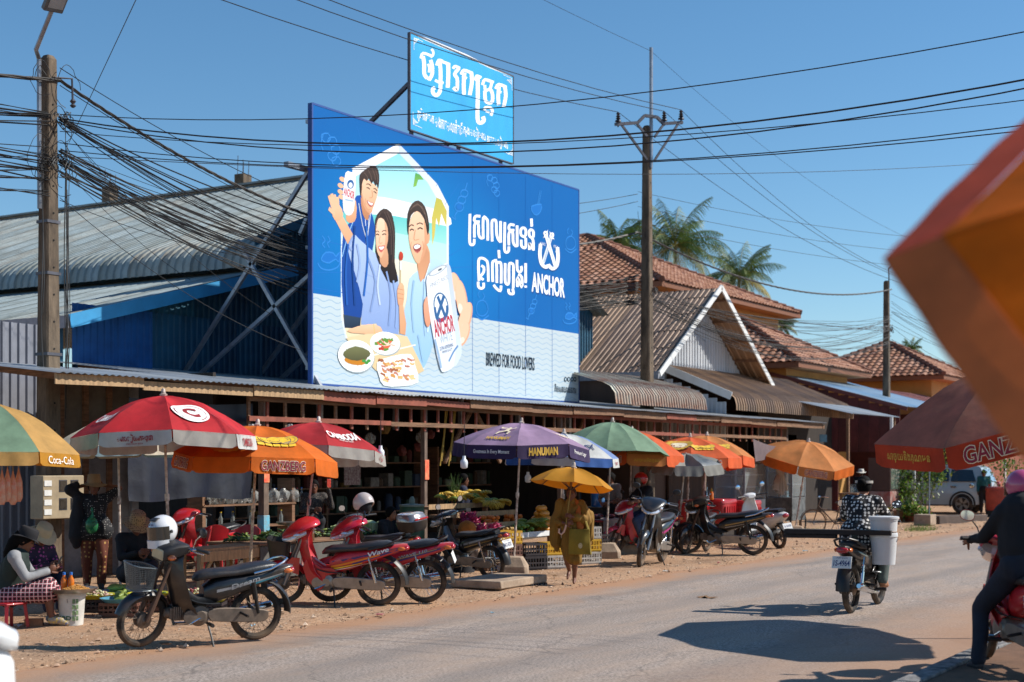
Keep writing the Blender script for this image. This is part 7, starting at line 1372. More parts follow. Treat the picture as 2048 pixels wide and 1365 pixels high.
for i, (px, D, m_, lb, kd) in enumerate(specs):
    p = on(px, D, .0); crate('brown crate under the '+lb.split(' of ')[0], TRS((p.x, p.y, .035), RIGHT+rg.uniform(-.1, .1)), cr_brown if i % 2 else cr_black, .46, .34, .17, 'crates under produce trays')
    tray(lb, V((p.x, p.y, .206)), .27, m_, 'produce trays on the ground')
    if kd == 'g':
        for k in range(7):
            b = B(); pts = [V((-.11+.044*j, .022*math.sin(j*.7), .006*j*(5-j)*.3)) for j in range(6)]; b.tube(pts, [.012, .03, .034, .033, .026, .01], 10); o = b.obj('gourd', gourd, smooth=60); o.matrix_basis = TRS((p.x+rg.uniform(-.13, .13), p.y+rg.uniform(-.12, .12), .25+.04*(k > 3)), rg.uniform(0, 6.3)); tag(o, 'curved green gourd on the '+('front' if D < 18 else 'rear')+' blue tray', 'gourd', 'gourds '+('front' if D < 18 else 'rear'))
    else: heap({'v': 'cut_vegetables', 'b': 'leafy_greens', 's': 'shallots'}[kd], {'v': 'pale cut vegetables', 'b': 'leafy greens', 's': 'red shallots'}[kd]+' heaped on a plastic tray', TRS((p.x, p.y, .225)), 60, .2, .2, .09, (.03, .018, .016), {'v': [paleg, mat('pink_veg', 'b08a80', .6)], 'b': [bean, gourd], 's': [shall, paleg]}[kd], i)
# wooden bench
bn = thing('bench', 'long bare wooden bench beside the blue based post', 'bench', (0, 0, 0)); p0, p1 = at_d(392, 1093, 20.6), at_d(585, 1093, 22.6)
for k in range(3):
    o_ = V((.0, .16*k, 0)); b = B(); b.bar(V((p0.x, p0.y, .64))+o_, V((p1.x, p1.y, .64+.01*k))+o_, .15, .045); b.obj('plank', wood_pale, bn)
b = B(); b.bar(V((p0.x, p0.y-.08, .55)), V((p1.x, p1.y-.08, .55)), .03, .14); b.obj('apron', wood_pale, bn)
for f in (.04, .5, .94):
    q_ = p0.lerp(p1, f)
    for y in (0, .34): b = B(); b.bar((q_.x, q_.y+y, 0.03), (q_.x, q_.y+y, .62), .07, .07); b.obj('leg', wood_pale, bn)
    b = B(); b.bar((q_.x+.25, q_.y, .52), (q_.x, q_.y, .22), .04, .05); b.obj('brace', wood_pale, bn)
# red chairs in the shade
def chair(label, loc, rz):
    t = thing('chair', label, 'chair', loc, rz, 'red plastic chairs in the shade'); b = B(); b.shell(6, 6, lambda u, v: V(((u-.5)*.42, (v-.5)*.42, .44-.02*math.sin(math.pi*u))), .02); b.obj('seat', redpl, t)
    b = B(); b.shell(10, 6, lambda u, v: V((-.2-.06*v-.0*u+.05*(2*u-1)**2, (u-.5)*.42, .46+.40*v-.08*v*(2*u-1)**2)), .02); b.obj('backrest', redpl, t)
    for x in (-1, 1):
        for y in (-1, 1): b = B(); b.bar((x*.18, y*.18, .44), (x*.22, y*.21, 0), .04, .04); b.obj('leg', redpl, t)
for px, D, a, lb in ((388, 22.8, 2.4, 'red plastic chair left of the shaded red motorbike'), (425, 23.6, 1.0, 'red plastic chair behind the shaded red motorbike'), (485, 23.2, -2.8, 'red plastic chair nearest the blue based post'), (820, 26.0, 2.0, 'red plastic chair beside the green barrel')):
    p = on(px, D); chair(lb, p, a)
# vegetable counter
def table(name, label, x0, x1, y0, y1, z, m, legs=True, cat='table', front=None):
    t = thing(name, label, cat, ((x0+x1)/2, (y0+y1)/2, 0)); w_, d = (x1-x0)/2, (y1-y0)/2; b = B(); b.box(-w_, w_, -d, d, z-.04, z); b.obj('top', m, t, bev=.006)
    for x in (-1, 1):
        for y in (-1, 1): b = B(); b.bar((x*(w_-.06), y*(d-.06), .03), (x*(w_-.06), y*(d-.06), z-.04), .06, .06); b.obj('leg', wood, t)
    if front: b = B(); b.box(-w_, w_, -d-.02, -d-.003, .15, z-.05); b.obj('front_board', front, t)
    return t
v0, v1 = at_d(560, 1100, 21.5), at_d(800, 1100, 25.5)
table('table', 'vegetable counter behind the red motorbikes', v0.x, v1.x, v0.y+.4, v0.y+1.5, .68, wood, front=mat('grey_board', '5f5d58', .8))
cab = [mat('cabbage', '7f9a5a', .6, var=.25, scale=12), mat('cabbage_pale', 'a9b58a', .6, var=.2, scale=12)]
def cabbage(loc, r, lb, gp):
    t = thing('cabbage', lb, 'cabbage', loc, rg.uniform(0, 6), gp); b = B(); b.ell((0, 0, r*.9), (r, r, r*.9), 14, 10); b.obj('head', cab[1], t, 60)
    for k in range(5): a = k*1.26; b = B(); b.shell(5, 5, lambda u, v: V((math.cos(a+(u-.5)*1.5)*r*(1.03+.12*v), math.sin(a+(u-.5)*1.5)*r*(1.03+.12*v), r*(.25+1.25*v))), .004); b.obj('leaf', cab[k % 2], t, 60)
for i in range(9):
    f = .55+i*.05; cabbage(V((v0.x+(v1.x-v0.x)*f, v0.y+.62+.3*(i % 2)+.1*rg.random(), .69)), rg.uniform(.09, .13), 'round green cabbage on the vegetable counter', 'cabbages on the vegetable counter')
for i in range(12): heap('leafy_greens', 'bunch of dark leafy greens on the vegetable counter', TRS((v0.x+(v1.x-v0.x)*(.03+.08*i), v0.y+.6+.7*rg.random(), .70)), 40, .2, .2, .12, (.07, .022, .015), [bean, gourd, mat('leaf_dark', '24401c', .6, var=.3)], 40+i)
# weighing scale, jar, bottles, bags in the shade
p = at_d(578, 1075, 22.6); sc_ = thing('weighing_scale', 'green weighing scale with steel pan on the vegetable counter', 'scale', (p.x, p.y, .69)); gs = mat('scale_green', '1f5f48', .5)
b = B(); b.loft([[V((a*k, c_*k, z)) for a, c_ in sup(16, .13, .10, 4)] for z, k in ((0, 1), (.06, 1), (.15, .6), (.17, .5))]); b.obj('body', gs, sc_); b = B(); b.lathe([(.02, .17), (.02, .22), (.17, .24), (.20, .28), (.19, .28), (.02, .235)], 20); b.obj('pan', steel_tray, sc_, 60); b = B(); b.lathe([(.07, 0), (.07, .01)], 16, (0, -.101, .08), (0, -1, 0)); b.obj('dial', plate_w, sc_)
p = at_d(618, 1085, 22.4); jr = thing('jar', 'clear jar with red lid beside the weighing scale', 'jar', (p.x, p.y, .69)); b = B(); b.lathe([(.08, 0), (.085, .02), (.085, .22), (.07, .25)], 16); b.obj('body', mat('jar_amber', '6b4a34', .15, coat=1), jr); b = B(); b.lathe([(.09, .25), (.09, .30), (.08, .305)], 16); b.obj('lid', redpl, jr)
glass_b = mat('bottle_clear', '9aa09c', .08, var=.1, alpha=.45); sh = thing('shelf', 'dark wooden shelf of bottles behind the wooden bench', 'shelf', (0, 0, 0)); s0, s1 = at_d(440, 1000, 25), at_d(640, 1000, 27)
for k, z in enumerate((.75, 1.15)): b = B(); b.box(s0.x, s1.x, s0.y+.4, s0.y+.8, z-.03, z); b.obj('board', wood, sh)
for x in (s0.x+.05, s1.x-.05): b = B(); b.box(x-.04, x+.04, s0.y+.42, s0.y+.78, .08, 1.6); b.obj('upright', wood, sh)
caps = [mat('cap_yellow', 'c8a82c', .5), mat('cap_red', 'a82c20', .5), mat('cap_blue')]
for i in range(22):
    t = thing('bottle', 'small glass bottle standing on the dark shelf behind the bench', 'bottle', (s0.x+.15+i*.135, s0.y+.5+.12*rg.random(), 1.15 if i % 3 else .75), group='bottles on the dark shelf'); b = B(); b.lathe([(.035, 0), (.037, .15), (.015, .2), (.015, .25)], 10); b.obj('body', glass_b, t, 60); b = B(); b.lathe([(.018, .248), (.018, .27)], 8); b.obj('cap', caps[i % 3], t)
bagm = mat('clear_bag', 'a8a8a4', .2, alpha=.5, var=.3, scale=12, bump=.5, bscale=20)
def pbag(label, M, group, m=bagm, s_=1):
    b = B(); ph = rg.uniform(0, 9)
    def f(u, v): a = 2*math.pi*u; r_ = (.10*math.sin(math.pi*min(1, v*.8+.1))**.7+.01)*(1+.22*math.sin(5*a+ph+4*v))*(1 if v < .85 else .6); return V((r_*math.cos(a), r_*math.sin(a), .26*v))*s_
    b.grid(16, 8, f); o = b.obj('plastic_bag', m, smooth=60); o.matrix_basis = M; return tag(o, label, 'plastic bag', group)
for i in range(9): pbag('crumpled clear plastic bag heaped on the shelf behind the bench', TRS((s0.x+.2+i*.28, s0.y+.45, 1.16), rg.uniform(0, 6)), 'clear bags on the shelf')
for i in range(8): p = at_d(500+i*26, 900, 22.5); pbag('clear bag of dry goods hanging inside the hall', TRS((p.x, p.y+.5, 2.0+.12*(i % 3)), 0), 'hanging clear bags')
# snack bags hanging at the far left
for i in range(4):
    p = at_d(4+i*11, 1010-6*(i % 2), 16.8+.15*i); b = B(); b.loft([[V((a*k, c_*k, z)) for a, c_ in sup(12, .055, .035, 2.2)] for z, k in ((0, .5), (.05, 1), (.24, .9), (.34, .35), (.40, .12))]); t = thing('snack_bag', 'orange snack bag hanging under the green and gold umbrella', 'bag', M=TRS(p, rg.uniform(-.5, .5)), group='snack bags under the green umbrella'); b.obj('bag', mat('snack_orange', 'c8684a', .25, var=.35, scale=14, dark='d8b49a', alpha=.92), t, 60); b = B(); b.tube([(0, 0, .39), (0, 0, .75)], .004, 4); b.obj('string', mat('yellow_string', 'b8943a', .8), t)
# meter cabinet on the near pole
p0 = at(86, 952, 17.55); p1 = at(168, 1036, 17.55); mc = thing('meter_cabinet', 'beige electric meter cabinet strapped to the near concrete pole', 'cabinet', (0, 0, 0)); beige = mat('cabinet_beige', '9a8a70', .6, var=.2, scale=4)
b = B(); b.box(p0.x, p1.x, 17.55, 17.84, p1.z, p0.z); b.obj('case', beige, mc, bev=.012); w_, h_ = p1.x-p0.x, p0.z-p1.z
for i in range(2):
    for j in range(2): x = p0.x+w_*(.40+.28*i); z = p1.z+h_*(.22+.42*j); b = B(); b.box(x, x+w_*.16, 17.538, 17.548, z, z+h_*.24); o = b.obj('window', mat('meter_glass', '1c1814', .15, coat=1), mc); b = B(); b.box(x-.012, x+w_*.16+.012, 17.544, 17.549, z-.012, z+h_*.24+.012); b.obj('window_frame', steel_d, mc)
for k in range(4): z = p1.z+h_*(.1+.22*k); b = B(); b.box(p0.x+.02, p0.x+w_*.2, 17.540, 17.547, z, z+h_*.13); b.obj('notice', plate_w, mc)
# poster, green barrel, hanging lamps
p = at(705, 935, 19.4); b = B(); b.box(-.28, .28, 0, .012, -.38, .38); o = b.obj('poster', [mat('poster_pale', '8d8580', .7, var=.3, scale=18, dark='5a2a2a')]); o.location = (p.x, 19.4, p.z); tag(o, 'pale notice poster on the dark inner wall above the white helmet', 'poster')
p = on(824, 24.6, .32); br = thing('barrel', 'dark green plastic barrel beside the grey post', 'barrel', p); b = B(); b.lathe([(.20, 0), (.215, .05), (.215, .75), (.20, .80), (.21, .83)], 22); b.obj('body', mat('barrel_green', '1d4a34', .55, var=.2, scale=8), br, 40); b = B(); b.lathe([(.22, .83), (.22, .86), (.05, .88), (.05, .95), (.02, 1.0)], 18); b.obj('lid', mat('lid_grey_green', '6a766a', .6), br, 40)
b = B(); b.box(-.3, .3, -.3, .3, 0, .29); o = b.obj('concrete_block', foot_m); o.location = (p.x, p.y, .03); tag(o, 'low concrete block under the green barrel', 'concrete block')
bulb_m = mat('bulb_white', 'd8dce0', .3, var=.05)
for px, py, D, lb in ((761, 905, 21.5, 'white bulb hanging near the second red umbrella'), (928, 925, 22.5, 'white bulb hanging left of the purple umbrella'), (1056, 955, 27, 'white bulb hanging above the papayas')):
    p = at_d(px, py, D); t = thing('hanging_bulb', lb, 'bulb', p, group='bulbs hanging in the hall'); b = B(); b.lathe([(.03, -.1), (.055, -.08), (.06, 0), (.05, .03), (.03, .05), (.025, .1)], 14); b.obj('bulb', bulb_m, t, 60); b = B(); b.tube([(0, 0, .1), (.01, 0, .6)], .006, 5); b.obj('wire', black_pl, t)
for k, px in enumerate((886, 903)):
    a, e = at(px+6, 815, 17.3), at(px-6, 932, 17.3); b = B(); b.tube([a, a.lerp(e, .5)+V((.03, 0, 0)), e], .016, 6); b.tube([a+V((.06, 0, 0)), a.lerp(e, .5)+V((.08, .02, 0)), e+V((.06, 0, .1))], .013, 6); tag(b.obj('rope', mat('rope_yellow', 'a88a3e', .9, var=.3, scale=30)), ('left', 'right')[k]+' of two yellow ropes hanging from the lattice', 'rope', 'yellow ropes at the lattice')
# --- fruit stall
f0, f1 = at_d(880, 1100, 25.2), at_d(1100, 1100, 26.4); fx0, fx1, fy = f0.x, f1.x+.2, min(f0.y, f1.y)
st = thing('fruit_stall', 'stepped wooden fruit stall under the purple umbrella', 'stall', (0, 0, 0)); STEPS = [(0, .62), (.42, .80), (.84, .98), (1.26, 1.12)]
for k, (dy, z) in enumerate(STEPS):
    b = B(); b.box(fx0, fx1, fy+dy, fy+dy+.415, z-.05, z); b.obj('shelf', wood, st); b = B(); b.box(fx0, fx1, fy+dy-.012, fy+dy-.002, z-.05, z+.04); b.obj('front_lip', white_trim if k == 0 else wood_pale, st)
for x in (fx0+.06, (fx0+fx1)/2, fx1-.06):
    for y in (fy+.08, fy+1.5): b = B(); b.box(x-.04, x+.04, y-.04, y+.04, .03, .56 if y < fy+1 else 1.05); b.obj('leg', wood, st)
SW = fx1-fx0
def fruit(me, name, label, cat, gp, x, k, dx=0, dz=0, rz=None, ry=0, s_=1):
    dy, z = STEPS[k]; o = bpy.data.objects.new(name, me); C.objects.link(o); o.matrix_basis = TRS((fx0+SW*x, fy+dy+.2+dx, z+dz), rg.uniform(0, 6) if rz is None else rz, ry, sc=s_); return tag(o, label, cat, gp)
b = B(); b.loft([[V((x, a, c_)) for a, c_ in sup(12, r_, r_, 2)] for x, r_ in ((-.16, .01), (-.14, .04), (-.08, .062), (0, .055), (.08, .066), (.14, .045), (.165, .012))]); papaya = b.mesh('papaya', mat('papaya_orange', 'cc8420', .45, var=.22, scale=9), 60)
n_ = 0
for row, cnt in enumerate((5, 4, 3, 2, 1)):
    for i in range(cnt): fruit(papaya, 'papaya', 'long orange papaya in the pile at the stall right end', 'papaya', 'papayas in the pile', .93-.0*i+rg.uniform(-.01, .01), 0, -.16+.085*i+.042*row, .055+.095*row, rg.uniform(-.12, .12), 0, 1.0)
b = B(); b.ell((0, 0, .042), (.045, .045, .042), 12, 8); orange_f = b.mesh('orange', mat('orange_skin', 'd8701a', .5, bump=.1, bscale=200), 60); langsat = B(); langsat.ell((0, 0, .03), (.032, .032, .03), 10, 7); langsat = langsat.mesh('langsat', mat('langsat_skin', 'a8874a', .6, var=.2, scale=20), 60); lime_f = B(); lime_f.ell((0, 0, .035), (.04, .04, .035), 10, 7); lime_f = lime_f.mesh('lime', mat('lime_skin', '6a8a2a', .5, var=.2, scale=15), 60)
for i in range(34): fruit(orange_f, 'orange', 'round orange in the heap on the fruit stall', 'orange', 'oranges on the stall', rg.uniform(.40, .52) if i < 20 else rg.uniform(.72, .82), 1 if i < 20 else 1, rg.uniform(-.16, .16), .0 if i % 3 else .07)
for i in range(60): fruit(langsat, 'langsat', 'small brown fruit in the heap on the fruit stall front', 'fruit', 'small brown fruit on the stall', rg.uniform(.26, .44), 0, rg.uniform(-.17, .17), (i % 3)*.045)
for i in range(24): fruit(lime_f, 'lime', 'green lime in the heap on the fruit stall', 'lime', 'limes on the stall', rg.uniform(.54, .66), 0, rg.uniform(-.17, .17), (i % 3)*.05)
b = B(); b.ell((0, 0, .06), (.055, .055, .07), 12, 8)
for k in range(14):
    a = k*2.4; z = .02+.1*k/14; b.tube([V((math.cos(a)*.045, math.sin(a)*.045, z)), V((math.cos(a)*.085, math.sin(a)*.085, z+.04))], [.014, .002], 5)
dragon = b.mesh('dragon_fruit', mat('dragon_pink', 'a01e50', .5, var=.25, scale=12), 60)
for i in range(26): fruit(dragon, 'dragon_fruit', 'pink dragon fruit in the heap at the stall left end', 'dragon fruit', 'dragon fruit on the stall', rg.uniform(.02, .20), i % 2, rg.uniform(-.15, .15), .0 if i % 3 else .10)
ban_m = [mat('banana_yellow', 'b9962c', .55, var=.2, scale=8), mat('banana_green', '6e7f2e', .55, var=.25, scale=8)]
def banana_hand(name, m, seed):
    r_ = random.Random(seed); b = B()
    for k in range(9):
        a = (k-4)*.20; row = k % 2; pts = [V((.02+.0, .02*(k-4)*.5, .13-.02*row))+V((math.cos(a*.7)*.17*math.sin(t*1.35)*(1-.1*row), math.sin(a)*.12*t+.0, .035*t-.20*t*t)) for t in (0, .2, .45, .7, .92, 1)]; b.tube(pts, [.009, .019, .023, .022, .014, .006], 7)
    b.tube([(.0, 0, .15), (.03, 0, .125)], .022, 7); return b.mesh(name, m, 60)
bh = [banana_hand('banana_hand', ban_m[0], 1), banana_hand('banana_hand', ban_m[1], 2)]
for i in range(64):
    x, k = ((rg.uniform(.34, .72), 3), (rg.uniform(.62, .9), 2), (rg.uniform(.68, .86), 0), (rg.uniform(.5, .9), 3))[i % 4]; g_ = 1 if i % 4 == 2 or i % 5 == 0 else 0
    fruit(bh[g_], 'banana_hand', ('hand of yellow bananas on the upper stall shelves', 'hand of green bananas on the stall')[g_], 'bananas', ('yellow bananas on the stall', 'green bananas on the stall')[g_], x, k, rg.uniform(-.14, .14), rg.uniform(.02, .13), rg.uniform(0, 6.3), rg.uniform(-1.4, -.4), .85)
b = B(); b.lathe([(.13, 0), (.145, .05), (.145, .14), (.11, .22), (.03, .26)], 24)
for i, v in enumerate(b.v): a = math.atan2(v[1], v[0]); k = 1+.05*math.cos(18*a); b.v[i] = (v[0]*k, v[1]*k, v[2])
o = b.obj('knitted_cap', mat('knit_rust', 'a8601c', .9, var=.2, scale=20), smooth=60); p = at_d(934, 1072, 24.6); o.location = (p.x, p.y, p.z-.0); cap_loc = p.copy(); tag(o, 'rust orange ribbed knitted cap in front of the fruit', 'cap')
q, J = person('person crouching behind the black motorbike in a knitted cap', (p.x-.08, p.y, p.z-1.02), AWAY, dict(sit), mat('dull_brown_top', '3a2a22', .9), black_cl, sc=1.0, hair='short', voxel=.022, skin=skin_d)
b = B()
for i in range(40): a, l_ = rg.uniform(0, 6.3), rg.uniform(.35, .6); b.tube([(0, 0, 0), (.06*math.cos(a), .06*math.sin(a), l_*.6), (.2*math.cos(a)*rg.random(), .2*math.sin(a)*rg.random(), l_)], [.006, .005, .002], 4)
o = b.obj('lemongrass', bean); o.location = (fx0+SW*.52, fy+1.5, 1.13); struct(o, 'stuff'); o['label'] = 'upright bunch of lemongrass stalks at the back of the fruit stall'
# crates in front of the fruit stall
cx = [(1012, 25.0, 0, cr_brown, 'lowest brown crate at the stall left corner'), (1012, 25.0, .285, cr_brown, 'middle brown crate at the stall left corner'), (1012, 25.0, .57-.0, cr_yel, 'yellow crate on top of the brown crates at the stall left corner'), (1062, 25.3, 0, cr_black, 'lower black crate under the papayas'), (1062, 25.3, .285, cr_black, 'upper black crate under the papayas'), (1106, 25.6, 0, cr_white, 'white crate beneath the yellow crate beside the monk'), (1106, 25.6, .285, cr_yel, 'yellow crate on the white crate left of the monk'), (1172, 26.6, 0, cr_white, 'lower white crate right of the monk'), (1172, 26.6, .285, cr_yel, 'yellow crate right of the monk'), (1172, 26.6, .57, cr_white, 'upper white crate right of the monk'), (1190, 28.4, 0, cr_black, 'lower black crate near the meat table'), (1190, 28.4, .285, cr_black, 'upper black crate near the meat table')]
for px, D, z, m_, lb in cx: p = on(px, D, .04+z*.8); crate(lb, TRS(p, RIGHT+.55+rg.uniform(-.05, .05)), m_, .44, .34, .226)
# meat table
m0 = on(1212, 30.2); tb = table('table', 'meat table with draped white cloth behind the green umbrella pole', m0.x-.7, m0.x+.9, m0.y-.3, m0.y+.6, .72, redpl)
b = B(); b.shell(20, 8, lambda u, v: V(((u-.5)*1.62, -.47-.02*math.sin(u*30)*v, .725-.42*v-.05*math.sin(u*7)*v)) if True else 0, .004); b.shell(10, 5, lambda u, v: V(((u-.5)*1.62, -.47+v*.9, .727)), .003); o = b.obj('tablecloth', mat('cloth_dirty', 'a89a92', .85, var=.2, scale=4)); o.location = (m0.x+.1, m0.y+.15, 0); tag(o, 'draped off white cloth over the meat table', 'cloth')
for i in range(14): 
    b = B(); b.ell((0, 0, .04), (.11, .07, .045), 10, 7); b.v = [(x*(1+.3*pnoise(V((x*20, y*20, i)))), y, z) for x, y, z in b.v]; o = b.obj('meat_cut', mat('raw_meat', '5a1a1e', .4, var=.4, scale=18), smooth=60); o.matrix_basis = TRS((m0.x-.5+.09*i, m0.y+rg.uniform(-.15, .35), .73), rg.uniform(0, 6)); tag(o, 'dark red cut of meat on the cloth covered table', 'meat', 'meat cuts on the table')
p = on(1196, 32.5, .9); jg = thing('water_jug', 'blue water jug behind the meat table', 'jug', p); b = B(); b.lathe([(.15, 0), (.16, .03), (.16, .33), (.10, .40), (.04, .44), (.04, .5)], 18); b.obj('body', mat('jug_blue', '2a5a8c', .2, coat=.8, var=.1), jg, 60); b = B(); b.box(-.3, .3, -.3, .3, -.86, -.002); b.obj('stand', dark_wall, jg)
# --- drinks stalls at the right
def cooler(label, loc, rz, m, w_=.9, d=.5, h=.55, group='red cooler boxes at the drinks stall'):
    t = thing('cooler_box', label, 'cooler', loc, rz, group); b = B(); b.loft([[V((a*k, c_*k, z)) for a, c_ in sup(20, w_/2, d/2, 6)] for z, k in ((0, .94), (.03, .97), (h-.1, 1))]); b.obj('body', m, t); b = B(); b.loft([[V((a*k, c_*k, z)) for a, c_ in sup(20, w_/2, d/2, 6)] for z, k in ((h-.095, 1.03), (h-.04, 1.03), (h, .97))]); b.obj('lid', m, t)
    for s_ in (-1, 1): b = B(); b.bar((s_*(w_/2+.02), -.1, h-.14), (s_*(w_/2+.02), .1, h-.14), .03, .05); b.obj('handle', m, t)
    for k in range(6): b = B(); b.box(-w_/2+.09+k*w_*.15, -w_/2+.12+k*w_*.15, -d/2-.014, -d/2+.01, .08, h-.16); b.obj('rib', m, t)
    b = B(); b.box(-w_/2+.04, w_/2-.04, -d/2+.04, d/2-.04, -loc[2]+.03, -.002); b.obj('plinth', dark_wall, t)
for px, D, z, lb in ((1392, 33, .5, 'red cooler box behind the magenta motorbike'), (1440, 33.5, .5, 'red cooler box behind the gold striped motorbike'), (1490, 34.2, .45, 'red cooler box beside the glass food cart')): cooler(lb, on(px, D, z), R(4), redpl, 1.0, .55, .55)
for k, (px, D) in enumerate(((1423, 32.6), (1414, 32.8))):
    p = on(px, D, 1.06); t = thing('sauce_bottle', ('orange sauce bottle with yellow cap on the red coolers', 'steel cup beside the orange sauce bottle')[k], ('bottle', 'cup')[k], p); b = B(); b.lathe([(.045, 0), (.05, .14), (.03, .18)] if k == 0 else [(.05, 0), (.055, .2), (.05, .2)], 12); b.obj('body', jm if k == 0 else steel, t, 60)
    if k == 0: b = B(); b.lathe([(.022, .18), (.02, .22), (.008, .26)], 10); b.obj('cap', caps[0], t)
    t.location.z = 1.06
pane = mat('cart_glass', 'aab8bc', .05, var=.05, alpha=.22, coat=1)
def cart(label, loc, rz, w_, d, h0, h1, bodym, wheels=True):
    t = thing('food_cart', label, 'food cart', loc, rz); b = B(); b.box(-w_/2, w_/2, -d/2, d/2, .35, h0); b.obj('body', bodym, t, bev=.01)
    for x in (-1, 1):
        for y in (-1, 1): b = B(); b.bar((x*(w_/2-.02), y*(d/2-.02), h0), (x*(w_/2-.02), y*(d/2-.02), h1), .04, .04); b.obj('upright', steel, t)
    b = B(); b.box(-w_/2-.05, w_/2+.05, -d/2-.05, d/2+.05, h1, h1+.04); b.obj('roof', steel, t)
    for sx, sy in ((0, -1), (-1, 0), (1, 0)):
        b = B()
        if sy: b.box(-w_/2+.04, w_/2-.04, -d/2+.005, -d/2+.012, h0+.03, h1-.03)
        else: b.box(sx*(w_/2-.012)-.003, sx*(w_/2-.012)+.003, -d/2+.04, d/2-.04, h0+.03, h1-.03)
        b.obj('pane', pane, t)
    for k in range(2): z = h0+(h1-h0)*(.33+.33*k); b = B(); b.box(-w_/2+.03, w_/2-.03, -d/2+.03, d/2-.03, z, z+.015); b.obj('shelf', steel, t)
    for x in (-1, 1): b = B(); b.tube([(x*w_*.35+.25*math.cos(a), -d/2+.02, .28+.25*math.sin(a)) for a in [2*math.pi*i/20 for i in range(21)]], .025, 6); b.obj('wheel', rubber, t)
    b = B(); b.bar((w_/2, 0, h0-.08), (w_/2+.5, 0, h0-.05), .04, .04); b.obj('push_handle', steel, t)
    return t
cart('glass food cart with slanted shelves behind the white scooter', on(1480, 36), R(3), 1.5, .8, .95, 1.85, mat('cart_white', '9aa2a8', .5, .2, var=.2))
cart('narrow glass cart with chipped black base beside the bicycle', on(1572, 38), R(3), 1.1, .7, .95, 1.95, mat('cart_black', '2b2d2e', .6, var=.4, scale=7, dark='6a6c6c'))
ca_, ce = at_d(1530, 905, 36.5), at_d(1562, 985, 36.5); b = B()
def curt(u, v): k = 1-.55*math.exp(-((v-.62)/.16)**2); x = (u-.5)*k; return V((ca_.x+(.46+x*.95)*.9, ca_.y-.25+.05*math.sin(u*28)*(.4+v), ca_.z+.1-1.1*v-.12*(1-abs(2*u-1))*v+.1*abs(2*u-1)*v))
b.shell(30, 16, curt, .004); tag(b.obj('curtain', cloth('curtain_white', 'b5b0a8', .3)), 'white cloth curtain tied in the middle beside the tilted umbrella', 'curtain')
b = B(); a, e = at_d(1506, 878, 35), at_d(1590, 888, 37); b.shell(12, 8, lambda u, v: a.lerp(e, u)+V((0, 0, -.55*v*(1-u)**1.2-.12*math.sin(math.pi*u)))+V((.15*v, 0, 0)), .004); tag(b.obj('awning_cloth', cloth('dull_mauve_cloth', '7a6a6c', .2)), 'dull mauve cloth awning stretched left of the tilted umbrella', 'cloth')
b = B(); p = at(1570, 880, 19.5); b.box(-.5, .5, 0, .02, -.14, .14); o = b.obj('banner', mat('banner_yellow', 'b88a1a', .6)); o.location = (at(1583, 878, 19.0).x, 19.0, at(1583, 878, 19).z); tag(o, 'small yellow banner under the dark awning', 'banner')
b = B(); b.box(-.35, .35, 0, .02, -.13, .13); o = b.obj('shop_sign', mat('sign_dull_blue', '3a6a86', .6, var=.3, scale=6)); q_ = at(1647, 877, 17.7); o.location = (q_.x, 17.7, q_.z); tag(o, 'small dull blue sign on the dark shop front', 'sign')
